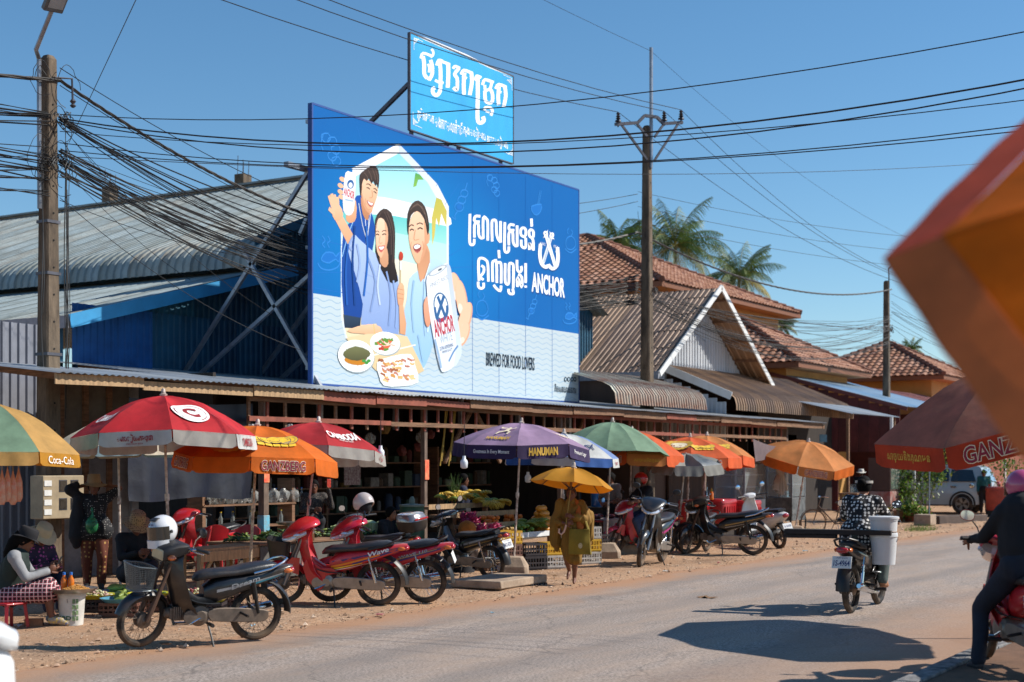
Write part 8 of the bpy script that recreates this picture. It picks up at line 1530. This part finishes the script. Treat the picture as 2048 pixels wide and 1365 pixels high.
# bicycle
def bicycle(label, loc, rz):
    t = thing('bicycle', label, 'bicycle', loc, rz); Rb = .34; fm = mat('bike_brown', '5a4638', .5, .3, var=.3); 
    for x in (.52, -.52):
        b = B(); b.tube([(x+(Rb-.018)*math.cos(a), 0, Rb+(Rb-.018)*math.sin(a)) for a in [2*math.pi*i/40 for i in range(41)]], .018, 8); w_ = b.obj('wheel', rubber if False else mat('tyre_tan', '6a5442', .8, var=.3), t); b = B()
        for i in range(28): a = 2*math.pi*i/28; b.tube([(x, .02*(-1)**i, Rb), (x+(Rb-.03)*math.cos(a), 0, Rb+(Rb-.03)*math.sin(a))], .0018, 3)
        b.obj('spokes', steel, w_); b = B(); b.lathe([(.022, -.05), (.022, .05)], 10, (x, 0, Rb), (0, 1, 0)); b.obj('hub', steel, w_)
        b = B(); b.shell(16, 4, lambda u, v: V((x+(Rb+.02)*math.cos(R(20+150*u)), (v-.5)*.06, Rb+(Rb+.02)*math.sin(R(20+150*u)))), .003); b.obj('mudguard', fm, t)
    b = B()
    for a, e in (((.52, 0, Rb), (.38, 0, .80)), ((.38, 0, .80), (.33, 0, .95)), ((.38, 0, .76), (-.05, 0, .30)), ((.38, 0, .70), (-.14, 0, .62)), ((-.05, 0, .30), (-.18, 0, .80)), ((-.16, 0, .70), (-.52, 0, Rb)), ((-.05, 0, .30), (-.52, 0, Rb))): b.tube([a, e], .015, 8)
    b.obj('frame', fm, t); b = B(); b.tube([(.20, .27, .98), (.30, .24, 1.0), (.36, .10, .99), (.34, 0, .96), (.36, -.10, .99), (.30, -.24, 1.0), (.20, -.27, .98)], .011, 7); b.obj('handlebar', chrome, t)
    b = B(); b.loft([section(x, z0, z1, w_, 10, 2.2) for x, z0, z1, w_ in ((-.05, .83, .86, .02), (-.14, .82, .87, .05), (-.26, .82, .89, .09), (-.30, .83, .88, .07))]); b.obj('saddle', vinyl, t)
    b = B(); b.tube([(-.05, -.08, .30), (.03, -.08, .14)], .01, 5); b.tube([(-.05, .08, .30), (-.13, .08, .46)], .01, 5); b.bar((.03, -.14, .14), (.03, -.06, .14), .07, .02); b.bar((-.13, .06, .46), (-.13, .14, .46), .07, .02); b.obj('cranks', steel_d, t)
    b = B(); b.box(-.72, -.35, -.07, .07, .70, .715); b.tube([(-.7, .06, .70), (-.53, .05, Rb)], .006, 5); b.tube([(-.7, -.06, .70), (-.53, -.05, Rb)], .006, 5); b.obj('rack', steel, t)
    b = B(); b.tube([(-.1, .06, .28), (-.14, .16, 0)], .009, 5); b.obj('kick_stand', steel, t)
lw_b = G(1628, 1075); bicycle('old brown bicycle standing beside the tilted pale orange umbrella', lw_b+V((SN*.52, -CS*.52, .03))+V((CS, SN, 0))*.15, LEFT+R(6))
# silver car
def suv(label, M):
    t = thing('car', label, 'car', M=M); sil = paint('silver_paint', '9fa0a0', metal=.5) if False else mat('silver_paint', 'bab9b2', .32, .25, var=.06, scale=2, coat=.8, dust=.15); dk = mat('car_glass', '14181c', .05, coat=1, var=.02)
    prof = [(-2.30, .42), (-2.36, .62), (-2.30, .80), (-2.26, 1.02), (-2.20, 1.10), (-1.98, 1.62), (-1.80, 1.70), (-.2, 1.73), (.35, 1.66), (1.05, 1.12), (2.05, 1.0), (2.28, .85), (2.32, .55), (2.25, .36), (1.85, .33), (-1.85, .33)]
    def half(z): return .90-.02*max(0, .6-z)-(.32*max(0, z-1.08)) 
    rings = []
    for f in (-1, -.97, -.6, 0, .6, .97, 1): rings.append([V((x*(1 if abs(f) < 1 else .985), f*half(z)*(1 if abs(f) < .98 else .995), z-(.03 if abs(f) == 1 and z > 1.5 else 0))) for x, z in prof])
    b = B(); b.loft(rings); b.obj('body', sil, t, 28)
    for s_ in (-1, 1):
        for nm, pl in (('rear_side_window', [(-1.85, 1.14), (-1.72, 1.54), (-1.0, 1.56), (-1.0, 1.14)]), ('door_window', [(-.93, 1.14), (-.93, 1.56), (-.05, 1.57), (-.05, 1.14)]), ('front_window', [(.02, 1.14), (.02, 1.57), (.25, 1.55), (.85, 1.14)])):
            b = B(); P_ = [V((x, s_*(half(z)+.004), z)) for x, z in pl]; b.prism(P_, (0, -s_*.02, 0)); b.obj(nm, dk, t, bev=.004)
        for x in (-1.4, 1.42):
            ww = thing_wheel(t, V((x, s_*.82, .36)), .36, s_)
            b = B(); b.tube([(x+.42*math.cos(a), s_*.905, .36+.42*math.sin(a)) for a in [math.pi*(i/16*1.16-.08) for i in range(17)]], .035, 6); b.obj('wheel_arch', black_pl, t)
        b = B(); b.box(-2.34, -2.18, s_*.60, s_*.86, .86, 1.12) if s_ > 0 else b.box(-2.34, -2.18, -.86, -.60, .86, 1.12); b.obj('tail_lamp', redlens, t, bev=.03)
        b = B(); b.box(-1.2, -1.0, s_*.895-.01, s_*.895+.02, .93, .99); b.obj('door_handle', chrome, t, bev=.01)
        b = B(); b.tube([(-1.7, s_*.62, 1.72), (-1.5, s_*.62, 1.78), (-.2, s_*.62, 1.80), (.1, s_*.62, 1.72)], .02, 6); b.obj('roof_rail', black_pl, t)
        b = B(); b.ell((.75, s_*1.0, 1.12), (.06, .10, .07), 10, 6); b.obj('wing_mirror', sil, t)
    b = B(); b.lathe([(.085, 0), (.085, .012), (.06, .018)], 16, (-1.72, .905, 1.0), (0, 1, 0)); b.obj('fuel_cap', chrome, t)
    b = B(); P_ = [V((-2.215, -.66, 1.14)), V((-2.215, .66, 1.14)), V((-2.02, .58, 1.56)), V((-2.02, -.58, 1.56))]; b.prism(P_, (-.012, 0, .004)); b.obj('rear_window', mat('car_glass_rear', '8a9498', .06, coat=1, var=.05), t)
    b = B(); b.box(-2.44, -2.2, -.88, .88, .45, .70); b.obj('rear_bumper', sil, t, bev=.06); b = B(); b.box(-2.31, -2.285, -.3, .3, .90, .98); b.obj('trim_strip', chrome, t)
    b = B(); b.box(-2.30, -2.27, -.22, .22, .76, .88); b.obj('number_plate', plate_w, t); b = B(); b.tube([(-2.25, .02, 1.12), (-2.12, .30, 1.32)], .01, 5); b.obj('rear_wiper', black_pl, t)
    return t
def thing_wheel(t, c_, r_, s_):
    b = B(); b.lathe([(r_*.62, -.09), (r_*.95, -.10), (r_, -.06), (r_, .06), (r_*.95, .10), (r_*.62, .09)], 28, c_, (0, 1, 0)); o = b.obj('wheel', rubber, t, 40); b = B()
    for k in range(5):
        for d in (-.16, .16): a = 2*math.pi*k/5; b.bar(c_+V((.04*math.cos(a), s_*.085, .04*math.sin(a))), c_+V((r_*.6*math.cos(a+d), s_*.095, r_*.6*math.sin(a+d))), .05, .02, up=V((0, 1, 0)))
    b.tube([c_+V((r_*.62*math.cos(a), s_*.09, r_*.62*math.sin(a))) for a in [2*math.pi*i/28 for i in range(29)]], .016, 6); b.obj('rim', alloy, o); b = B(); b.lathe([(r_*.6, 0), (r_*.6, .01)], 24, c_+V((0, s_*.05, 0)), (0, s_, 0)); b.obj('brake_disc', mat('wheel_dark', '1c1b1b', .6), o); return o
suv('silver car parked nose in beside the leafy plants', TRS((53.9, 15.4, .02), R(92), sc=1.04))
# shop front furniture between the awning and the car
b = B(); p = on(1768, 46); crm = mat('fridge_red', '7a2420', .4, var=.45, scale=3, dark='a89a90')
dc = thing('drinks_fridge', 'tall red and glass drinks cabinet behind the riding woman', 'cabinet', p, R(2)); b.box(-.55, .55, -.35, .35, 0, .95); b.obj('lower_body', crm, dc, bev=.01); b = B(); b.box(-.55, .55, -.35, .35, .96, 2.0); b.obj('upper_case', mat('case_brown', '4a3028', .5), dc, bev=.01)
for i in range(2): b = B(); b.box(-.5+.52*i, -.02+.52*i, -.362, -.354, 1.02, 1.9); b.obj('pane', mat('fridge_glass', '5a6660', .08, coat=1, var=.4, scale=6), dc)
for i in range(3): b = B(); b.box(-.4+.24*i, -.2+.24*i, -.37, -.365, 1.66, 1.9); b.obj('notice', plate_w, dc)
ct = on(1712, 45.5); table('table', 'small shop counter with woven front behind the riding woman', ct.x-.8, ct.x+.9, ct.y-.3, ct.y+.3, .95, wood, front=dots_mat('woven_front', '5a3a22', 'a8804a', 7, .3))
for i in range(8): b = B(); b.lathe([(.03, 0), (.035, .12), (.012, .2), (.012, .26)], 8); o = b.obj('bottle', glass_b, smooth=60); o.location = (ct.x-.5+.15*i, ct.y, .955); tag(o, 'small bottle on the far shop counter', 'bottle', 'bottles on the far counter')
for px, D, y1, lb in ((1783, 46, 890, 'white round post in front of the red drinks cabinet'), (1828, 48, 890, 'thin white post among the leafy plants')):
    p = on(px, D); b = B(); b.tube([(0, 0, 0), (0, 0, 3.3)], .055, 10); o = b.obj('post', white_trim); o.location = p; tag(o, lb, 'post', 'white posts at the shop')
p = on(1858, 44); sp_ = thing('pole_sign', 'thin metal pole with a white beer poster beside the car', 'sign', p); b = B(); b.tube([(0, 0, 0), (.12, .02, 1.9), (.16, .02, 2.7)], .022, 8); b.obj('pole', steel, sp_); b = B(); b.box(.2, .68, -.01, .01, 1.85, 2.35); b.obj('poster', plate_w, sp_); b = B(); put_text(b, '525', lambda x, y: V((.53+x*.2, -.0125, 1.95+y*.12)), .02, 0); b.obj('lettering', ink_dkred, sp_, smooth=0)
b = B(); b.add([(.24, -.0125, 2.3), (.36, -.0125, 2.1), (.44, -.0125, 2.3)], [(0, 1, 2)]); b.obj('emblem', ink_dkred, sp_, smooth=0)
b = B(); b.box(-.3, .3, -.25, .25, 0, .32); o = b.obj('concrete_block', foot_m, bev=.02); o.location = on(1850, 43); tag(o, 'square concrete block at the foot of the poster pole', 'concrete block')
a, e = on(1868, 43.5, .0), on(1965, 46.5, .0); b = B(); b.bar(a+V((0, 0, .14)), e+V((0, 0, .08)), .35, .30); tag(b.obj('kerb_wall', mat('dark_concrete', '4a3c34', .9, var=.3, scale=3, bump=.4), bev=.03), 'low crumbling concrete kerb wall in front of the car', 'kerb')
a, e = on(1762, 45, 0), on(1818, 45.5, 0); pl_ = thing('planter', 'low brick planter under the leafy plants', 'planter', (0, 0, 0))
for i in range(9): b = B(); f0_, f1_ = a.lerp(e, i/9+.004), a.lerp(e, (i+1)/9-.004); b.bar(f0_+V((0, 0, .2)), f1_+V((0, 0, .2)), .3, .4-.03*(i % 3)); b.obj('brick', mat('brick_clay') if i % 2 else foot_m, pl_)
bush('leafy_plant', 'tall leafy shrub with yellow green leaves in front of the car', on(1850, 47, 1.35), (.75, .75, .95), 1500, .13, 31, 6, 'plant', 'plants beside the car', True)
bush('leafy_plant', 'dark green shrub beside the white round post', on(1806, 46.3, .9), (.6, .6, .7), 1100, .14, 32, 6, 'plant', 'plants beside the car', True)
bush('leafy_plant', 'low fern like plant spilling over the brick planter', on(1822, 45.2, .35), (.6, .5, .3), 700, .16, 33, 6, 'plant', 'plants beside the car', True)
bush('leafy_plant', 'sparse shrub behind the pink helmet', on(2040, 50, 1.6), (1.2, 1.2, .9), 1400, .13, 34, 6, 'plant', 'plants beside the car', True)
for px, D, lb in ((1996, 50, 'red cooler chest just right of the silver car'),): cooler(lb, on(px, D, .25), R(5), mat('chest_red', 'a83c2c', .5, var=.2), 1.3, .7, .8, 'red cooler chest by the car')
# ground bits: drain slab, grass, scraps
ds = thing('drain_slab', 'concrete drain cover slab at the road edge in front of the monk', 'slab', (0, 0, 0)); a = G(1000, 1178); Md = TRS((a.x, a.y, .02), R(4)); b = B(); b.box(-.75, .75, -.42, .42, .04, .16); b.obj('slab', foot_m, ds, bev=.02, M=Md); b = B(); b.box(.2, .74, -.425, -.30, -.05, .038)
b.obj('opening', mat('hole_black'), ds, M=Md)
for i in range(6): b = B(); b.bar((.24+i*.085, -.43, .0), (.24+i*.085, -.43, .045), .02, .015); b.obj('grate_bar', steel_d, ds, M=Md)
for px, py, lb in ((1842, 1064, 'grass tuft on the earth verge below the plants'), (1618, 1072, 'grass tuft under the bicycle wheel')):
    p = G(px, py); b = B()
    for i in range(420): a_, r_ = rg.uniform(0, 6.3), rg.random()**.6*.7; o_ = V((r_*math.cos(a_)*1.5, r_*math.sin(a_)*.5, 0)); l_ = rg.uniform(.06, .24); d = V((rg.uniform(-.5, .5), rg.uniform(-.5, .5), 1)).normalized(); w_ = V((-d.y, d.x, 0))*.012+V((.006, 0, 0)); b.add([o_-w_, o_+w_, o_+d*l_+V((rg.uniform(-.05, .05), 0, 0))], [(0, 1, 2)], i % 2)
    o = b.obj('grass', [leaf_ms[0], leaf_ms[1]], smooth=0); o.location = (p.x, p.y, .03); struct(o, 'stuff'); o['label'] = lb
scr = [mat('scrap_white', 'c8c4bc', .7), mat('scrap_pink', 'b06a6a', .7), mat('scrap_blue', '8aa8b4', .6), mat('scrap_brown', '7a5a3a', .8)]
for i, (px, py) in enumerate(((36, 1262), (55, 1252), (985, 1232), (1110, 1160), (1188, 1128), (1438, 1132), (1610, 1108), (330, 1300), (690, 1196), (1415, 1204), (505, 1262), (925, 1162), (1330, 1150), (760, 1236))):
    p = G(px, py); b = B(); s_ = rg.uniform(.03, .07) if i != 9 else .12; b.shell(4, 3, lambda u, v: V(((u-.5)*2*s_, (v-.5)*1.4*s_, .012+.03*pnoise(V((u*3, v*3, i)))+.012*abs(u-.5))), .002); o = b.obj('litter_scrap', scr[i % 4] if i != 9 else scr[3], smooth=60); o.matrix_basis = TRS((p.x, p.y, .05 if py < 1215 or i in (0, 1, 7, 10) else .03), rg.uniform(0, 6)); tag(o, 'small scrap of litter lying on the roadside or asphalt', 'litter', 'litter scraps on the ground')

# long shelves of goods deep in the hall
goods = [mat('box_card', '4f3c2a', .8, var=.35, scale=14), mat('box_red', '5a201c', .7, var=.4, scale=14), mat('box_blue', '26354c', .7, var=.4, scale=14), mat('box_green', '2c4230', .7, var=.4, scale=14), mat('box_white', '77726a', .7, var=.4, scale=14), mat('box_yellow', '6e5722', .7, var=.4, scale=14)]
for k, (x0, x1) in enumerate(((22.5, 30.5), (31, 38), (38.5, 45))):
    t = thing('shelf', 'long goods shelf deep in the hall, '+('nearest the bench', 'behind the fruit stall', 'behind the red coolers')[k], 'shelf', (0, 0, 0), group='long shelves in the hall')
    for z in (.7, 1.3, 1.9): b = B(); b.box(x0, x1, 21.6, 22.0, z-.03, z); b.obj('board', wood, t)
    for x in (x0+.03, (x0+x1)/2, x1-.03): b = B(); b.box(x-.03, x+.03, 21.62, 21.98, .08, 2.3); b.obj('upright', wood, t)
    for z in (.7, 1.3, 1.9):
        x = x0+.1
        while x < x1-.4:
            w_, h_ = rg.uniform(.12, .38), rg.uniform(.12, .42); b = B()
            if rg.random() < .6: b.box(x, x+w_, 21.66, 21.66+rg.uniform(.18, .3), z+.001, z+h_)
            else: b.lathe([(w_*.4, 0), (w_*.42, h_*.8), (w_*.25, h_)], 10, (x+w_/2, 21.8, z+.001))
            o = b.obj('goods_box', goods[rg.randrange(6)], bev=.006); o.matrix_basis = TRS((x, 21.75, 0), rg.uniform(-.25, .25)) @ Matrix.Translation((-x, -21.75, 0)); tag(o, 'box or jar of goods on the long shelf '+('nearest the bench', 'behind the fruit stall', 'behind the red coolers')[k], 'goods', 'goods on shelf '+str(k)); x += w_+rg.uniform(.02, .25)
for i in range(40):
    x = rg.uniform(23, 45); y = rg.uniform(18.2, 20); pbag('packet hanging from the hall rafters', TRS((x, y, rg.uniform(1.9, 2.6)), rg.uniform(0, 6)), 'packets hanging from the rafters', (bagm, goods[1], goods[5], goods[3], bagm)[i % 5], rg.uniform(.7, 1.2))
# ================================================================== overhead wires
wire_m = mat('wire_black', '121214', .6, var=.1); wire_g = mat('wire_bundle', '3a3632', .6, var=.4, scale=3); rw = random.Random(77)
def wire(p, q, sag, label, group, r=.008, m=None, n=18, via=None, twist=False):
    pts = []; p, q = V(p), V(q); segs = [(p, q)] if via is None else [(p, V(via)), (V(via), q)]
    for a, e in segs:
        s_ = sag*((e-a).length/max((q-p).length, .1))**1.3
        for i in range(n+1): f = i/n; pts.append(a.lerp(e, f)-V((0, 0, 4*s_*f*(1-f))))
    b = B()
    if twist:
        for k in range(3):
            b.tube([pt+V((0, math.cos(i*1.1+k*2.1), math.sin(i*1.1+k*2.1)))*r*1.1 for i, pt in enumerate(pts)], r, 4)
    else: b.tube(pts, r, 4)
    return tag(b.obj('overhead_wire', m or wire_m, smooth=60), label, 'wire', group)
LA = lambda z, dy=0, dx=.12: V((PA.x+dx, PA.y-.12+dy, z)); LBp = lambda z, dy=0: V((PB.x+.1, PB.y+.34+dy*.3, z)); LC = lambda z, dy=0: V((PC.x, PC.y-.2+dy, z))
zA = lambda y: at(97, y, 18).z
zB = lambda y: at(1294, y, 18.3).z
zC = lambda y: at(1773, y, 18.3).z
# three line wires on the insulators
for k, i_ in enumerate(INS):
    lb = ('left', 'middle', 'right')[k]; q_ = V((PB.x-44, i_.y, i_.z+.3)); wire(q_, i_, 1.35, 'power line from upper left to the '+lb+' insulator', 'power lines on the crossarm', .010); wire(i_, V((PC.x+16, PC.y-.8+.8*k, zC(520)+.35*k)), 1.5, 'power line from the '+lb+' insulator down to the far pole', 'power lines on the crossarm', .010)
wire(V((PB.x-44, 17.6, EXT_TOP.z+.9)), EXT_TOP, .7, 'thin earth wire from the top left to the steel pole extension', 'earth wires', .006); wire(EXT_TOP, V((PC.x+16, PC.y, zC(430))), 1.2, 'thin earth wire from the steel pole extension to the far right', 'earth wires', .006)
# cables crossing the street towards the upper right
for k, (y0, z1, r_, sg_) in enumerate(((228, 6.75, .007, .55), (236, 6.35, .011, .75), (240, 6.38, .009, .85), (262, 6.12, .006, .5), (285, 5.95, .007, .6), (300, 5.90, .007, .5))):
    wire(LA(zA(y0)), V((16.4+.3*k, 1.2, z1)), sg_, ('highest', 'thick second', 'thin third', 'fourth', 'fifth', 'lowest')[k]+' dark cable crossing the street from the near pole to the upper right', 'cables crossing the street', r_)
wire(LA(zA(312)), at_d(2090, 318, 40), .35, 'nearly level thin wire crossing in front of both signs', 'level wires', .006)
wire(LA(zA(280), dx=.3), at_d(300, -60, 14), 0, 'thin stay wire rising steeply from the near pole', 'stay wires', .005)
# main twisted bundle and the dense telephone wires behind the billboard
mid = lambda z: V((C0+1.2+rw.uniform(-.4, 2.2), 19.3+rw.uniform(-.15, .3), z))
wire(LA(zA(160)), LBp(zB(462)), .9, 'thick twisted cable from the near pole top behind the billboard', 'thick twisted cables', .016, wire_g, 60, mid(zA(160)-.95), True)
wire(LBp(zB(462)), LC(zC(580)), .8, 'thick twisted cable from the crossarm pole to the far pole', 'thick twisted cables', .016, wire_g, 80, None, True)
wire(V((-2, 18.2, zA(118))), LA(zA(160)), .8, 'thick twisted cable from the left edge to the near pole top', 'thick twisted cables', .016, wire_g, 60, None, True)
wire(LA(zA(135)), LBp(zB(385)), .5, 'upper single wire from the near pole top to behind the billboard', 'upper wires behind the billboard', .008, via=mid(zA(135)-.75)); wire(LA(zA(170)), LBp(zB(400)), .5, 'second single wire from the near pole to behind the billboard', 'upper wires behind the billboard', .008, via=mid(zA(170)-.95))
for k in range(44):
    y0 = rw.choice((235, 238, 242, 300, 318, 322, 325, 340, 345, 300))+rw.uniform(-6, 6); z0 = zA(y0); wire(LA(z0, rw.uniform(-.05, .05)), LBp(zB(rw.uniform(545, 606)), rw.uniform(-.1, .1)), rw.uniform(.15, 1.1), 'dark telephone wire in the bundle from the near pole to behind the billboard', 'telephone wires behind the billboard', rw.choice((.005, .006, .008, .010, .013)), wire_m if k % 3 else wire_g, 14, mid(z0-rw.uniform(.3, 1.25)))
for k in range(36):
    y0 = rw.choice((235, 240, 248, 300, 320, 330, 345, 360, 392))+rw.uniform(-6, 6); wire(V((rw.uniform(-4, 2), 18+rw.uniform(-.3, .3), zA(y0)+rw.uniform(-.5, .9))), LA(zA(y0+rw.uniform(-6, 6)), rw.uniform(-.05, .05), -.1), rw.uniform(.05, .9), 'dark wire from the left edge to the near pole', 'wires left of the near pole', rw.choice((.005, .007, .009, .012)), wire_m)
for k in range(26):
    yb, yc = rw.choice((560, 572, 578, 584, 590, 600)), rw.choice((640, 655, 660, 668, 690)); wire(LBp(zB(yb+rw.uniform(-8, 8)), rw.uniform(-.1, .1)), LC(zC(yc+rw.uniform(-10, 10)), rw.uniform(-.1, .1)), rw.uniform(.1, 1.3), 'dark wire in the bundle between the crossarm pole and the far pole', 'wires between the crossarm pole and the far pole', rw.choice((.006, .008, .010)), wire_m if k % 3 else wire_g)
for k in range(12): yc = rw.uniform(580, 680); wire(LC(zC(yc)), V((PC.x+22, PC.y-.4, zC(yc)+rw.uniform(-.5, .5))), rw.uniform(.2, .9), 'dark wire leaving the far pole towards the right', 'wires beyond the far pole', .008, wire_m)
for k, (y0, px, py, D) in enumerate(((395, 600, 700, 26), (250, 560, 640, 29), (330, 380, 560, 30), (245, 330, 450, 33), (400, 540, 520, 30))): wire(LA(zA(y0)), at_d(px, py, D), rw.uniform(.1, .5), 'thin service wire sloping from the near pole to the shed', 'service wires to the shed', .006)
for k in range(4): wire(LBp(zB(420+40*k)), V((PB.x+rw.uniform(3, 12), 20.5, 4.8+.3*k)), .3, 'thin service wire from the crossarm pole to the gable house', 'service wires to the gable house', .006)
for k, (px, py) in enumerate(((1560, 500), (1640, 530), (1700, 560))): wire(LBp(zB(380+30*k)), at_d(1900, py-20, 48), .2, 'thin faint wire high between the crossarm pole and the blurred umbrella', 'faint high wires', .006)
# loops and drops on the near pole
for k in range(12):
    z = rw.choice((zA(230), zA(300), zA(330), zA(345), zA(150))); r_ = rw.uniform(.08, .28); c_ = LA(z-r_*.6, rw.uniform(-.06, .06), rw.choice((-.25, .25, .3, .15))); b = B(); b.tube([c_+V((r_*math.cos(a)*rw.uniform(.8, 1.1), .04*math.sin(a*2), r_*1.3*math.sin(a))) for a in [i*.35 for i in range(rw.randrange(14, 26))]], .0055, 4); tag(b.obj('cable_loop', wire_m, smooth=60), 'loose loop of cable hanging on the near pole', 'cable', 'cable loops on the near pole')
for k in range(9):
    z0 = zA(rw.uniform(240, 400)); x = rw.choice((-.22, -.2, .22, .26, .3, .34)); b = B(); z1 = rw.uniform(2.2, 4.2); b.tube([LA(z0-(z0-z1)*i/10, .02*math.sin(i+k), x+.03*math.sin(i*.9+k)) for i in range(11)], rw.choice((.006, .009)), 4); tag(b.obj('cable_drop', wire_m, smooth=60), 'cable hanging straight down the near pole', 'cable', 'cables hanging down the near pole')
for px_, zc, gp in ((PA, zA(242), 'near'), (PA, zA(330), 'near'), (PB, zB(585), 'crossarm'), (PC, zC(660), 'far')):
    b = B()
    for k in range(7): c_ = V((px_.x+rw.uniform(-.1, .25), px_.y-.2, zc+rw.uniform(-.1, .1))); b.tube([c_+V((.07*math.cos(a+k), .03*math.sin(a), .07*math.sin(a*1.3))) for a in [i*.5 for i in range(14)]], .008, 4)
    o = b.obj('wire_knot', wire_m, smooth=60); struct(o, 'stuff'); o['label'] = 'tangled knot of wire on the '+gp+' pole'
bpy.data.scenes.remove(TMP)
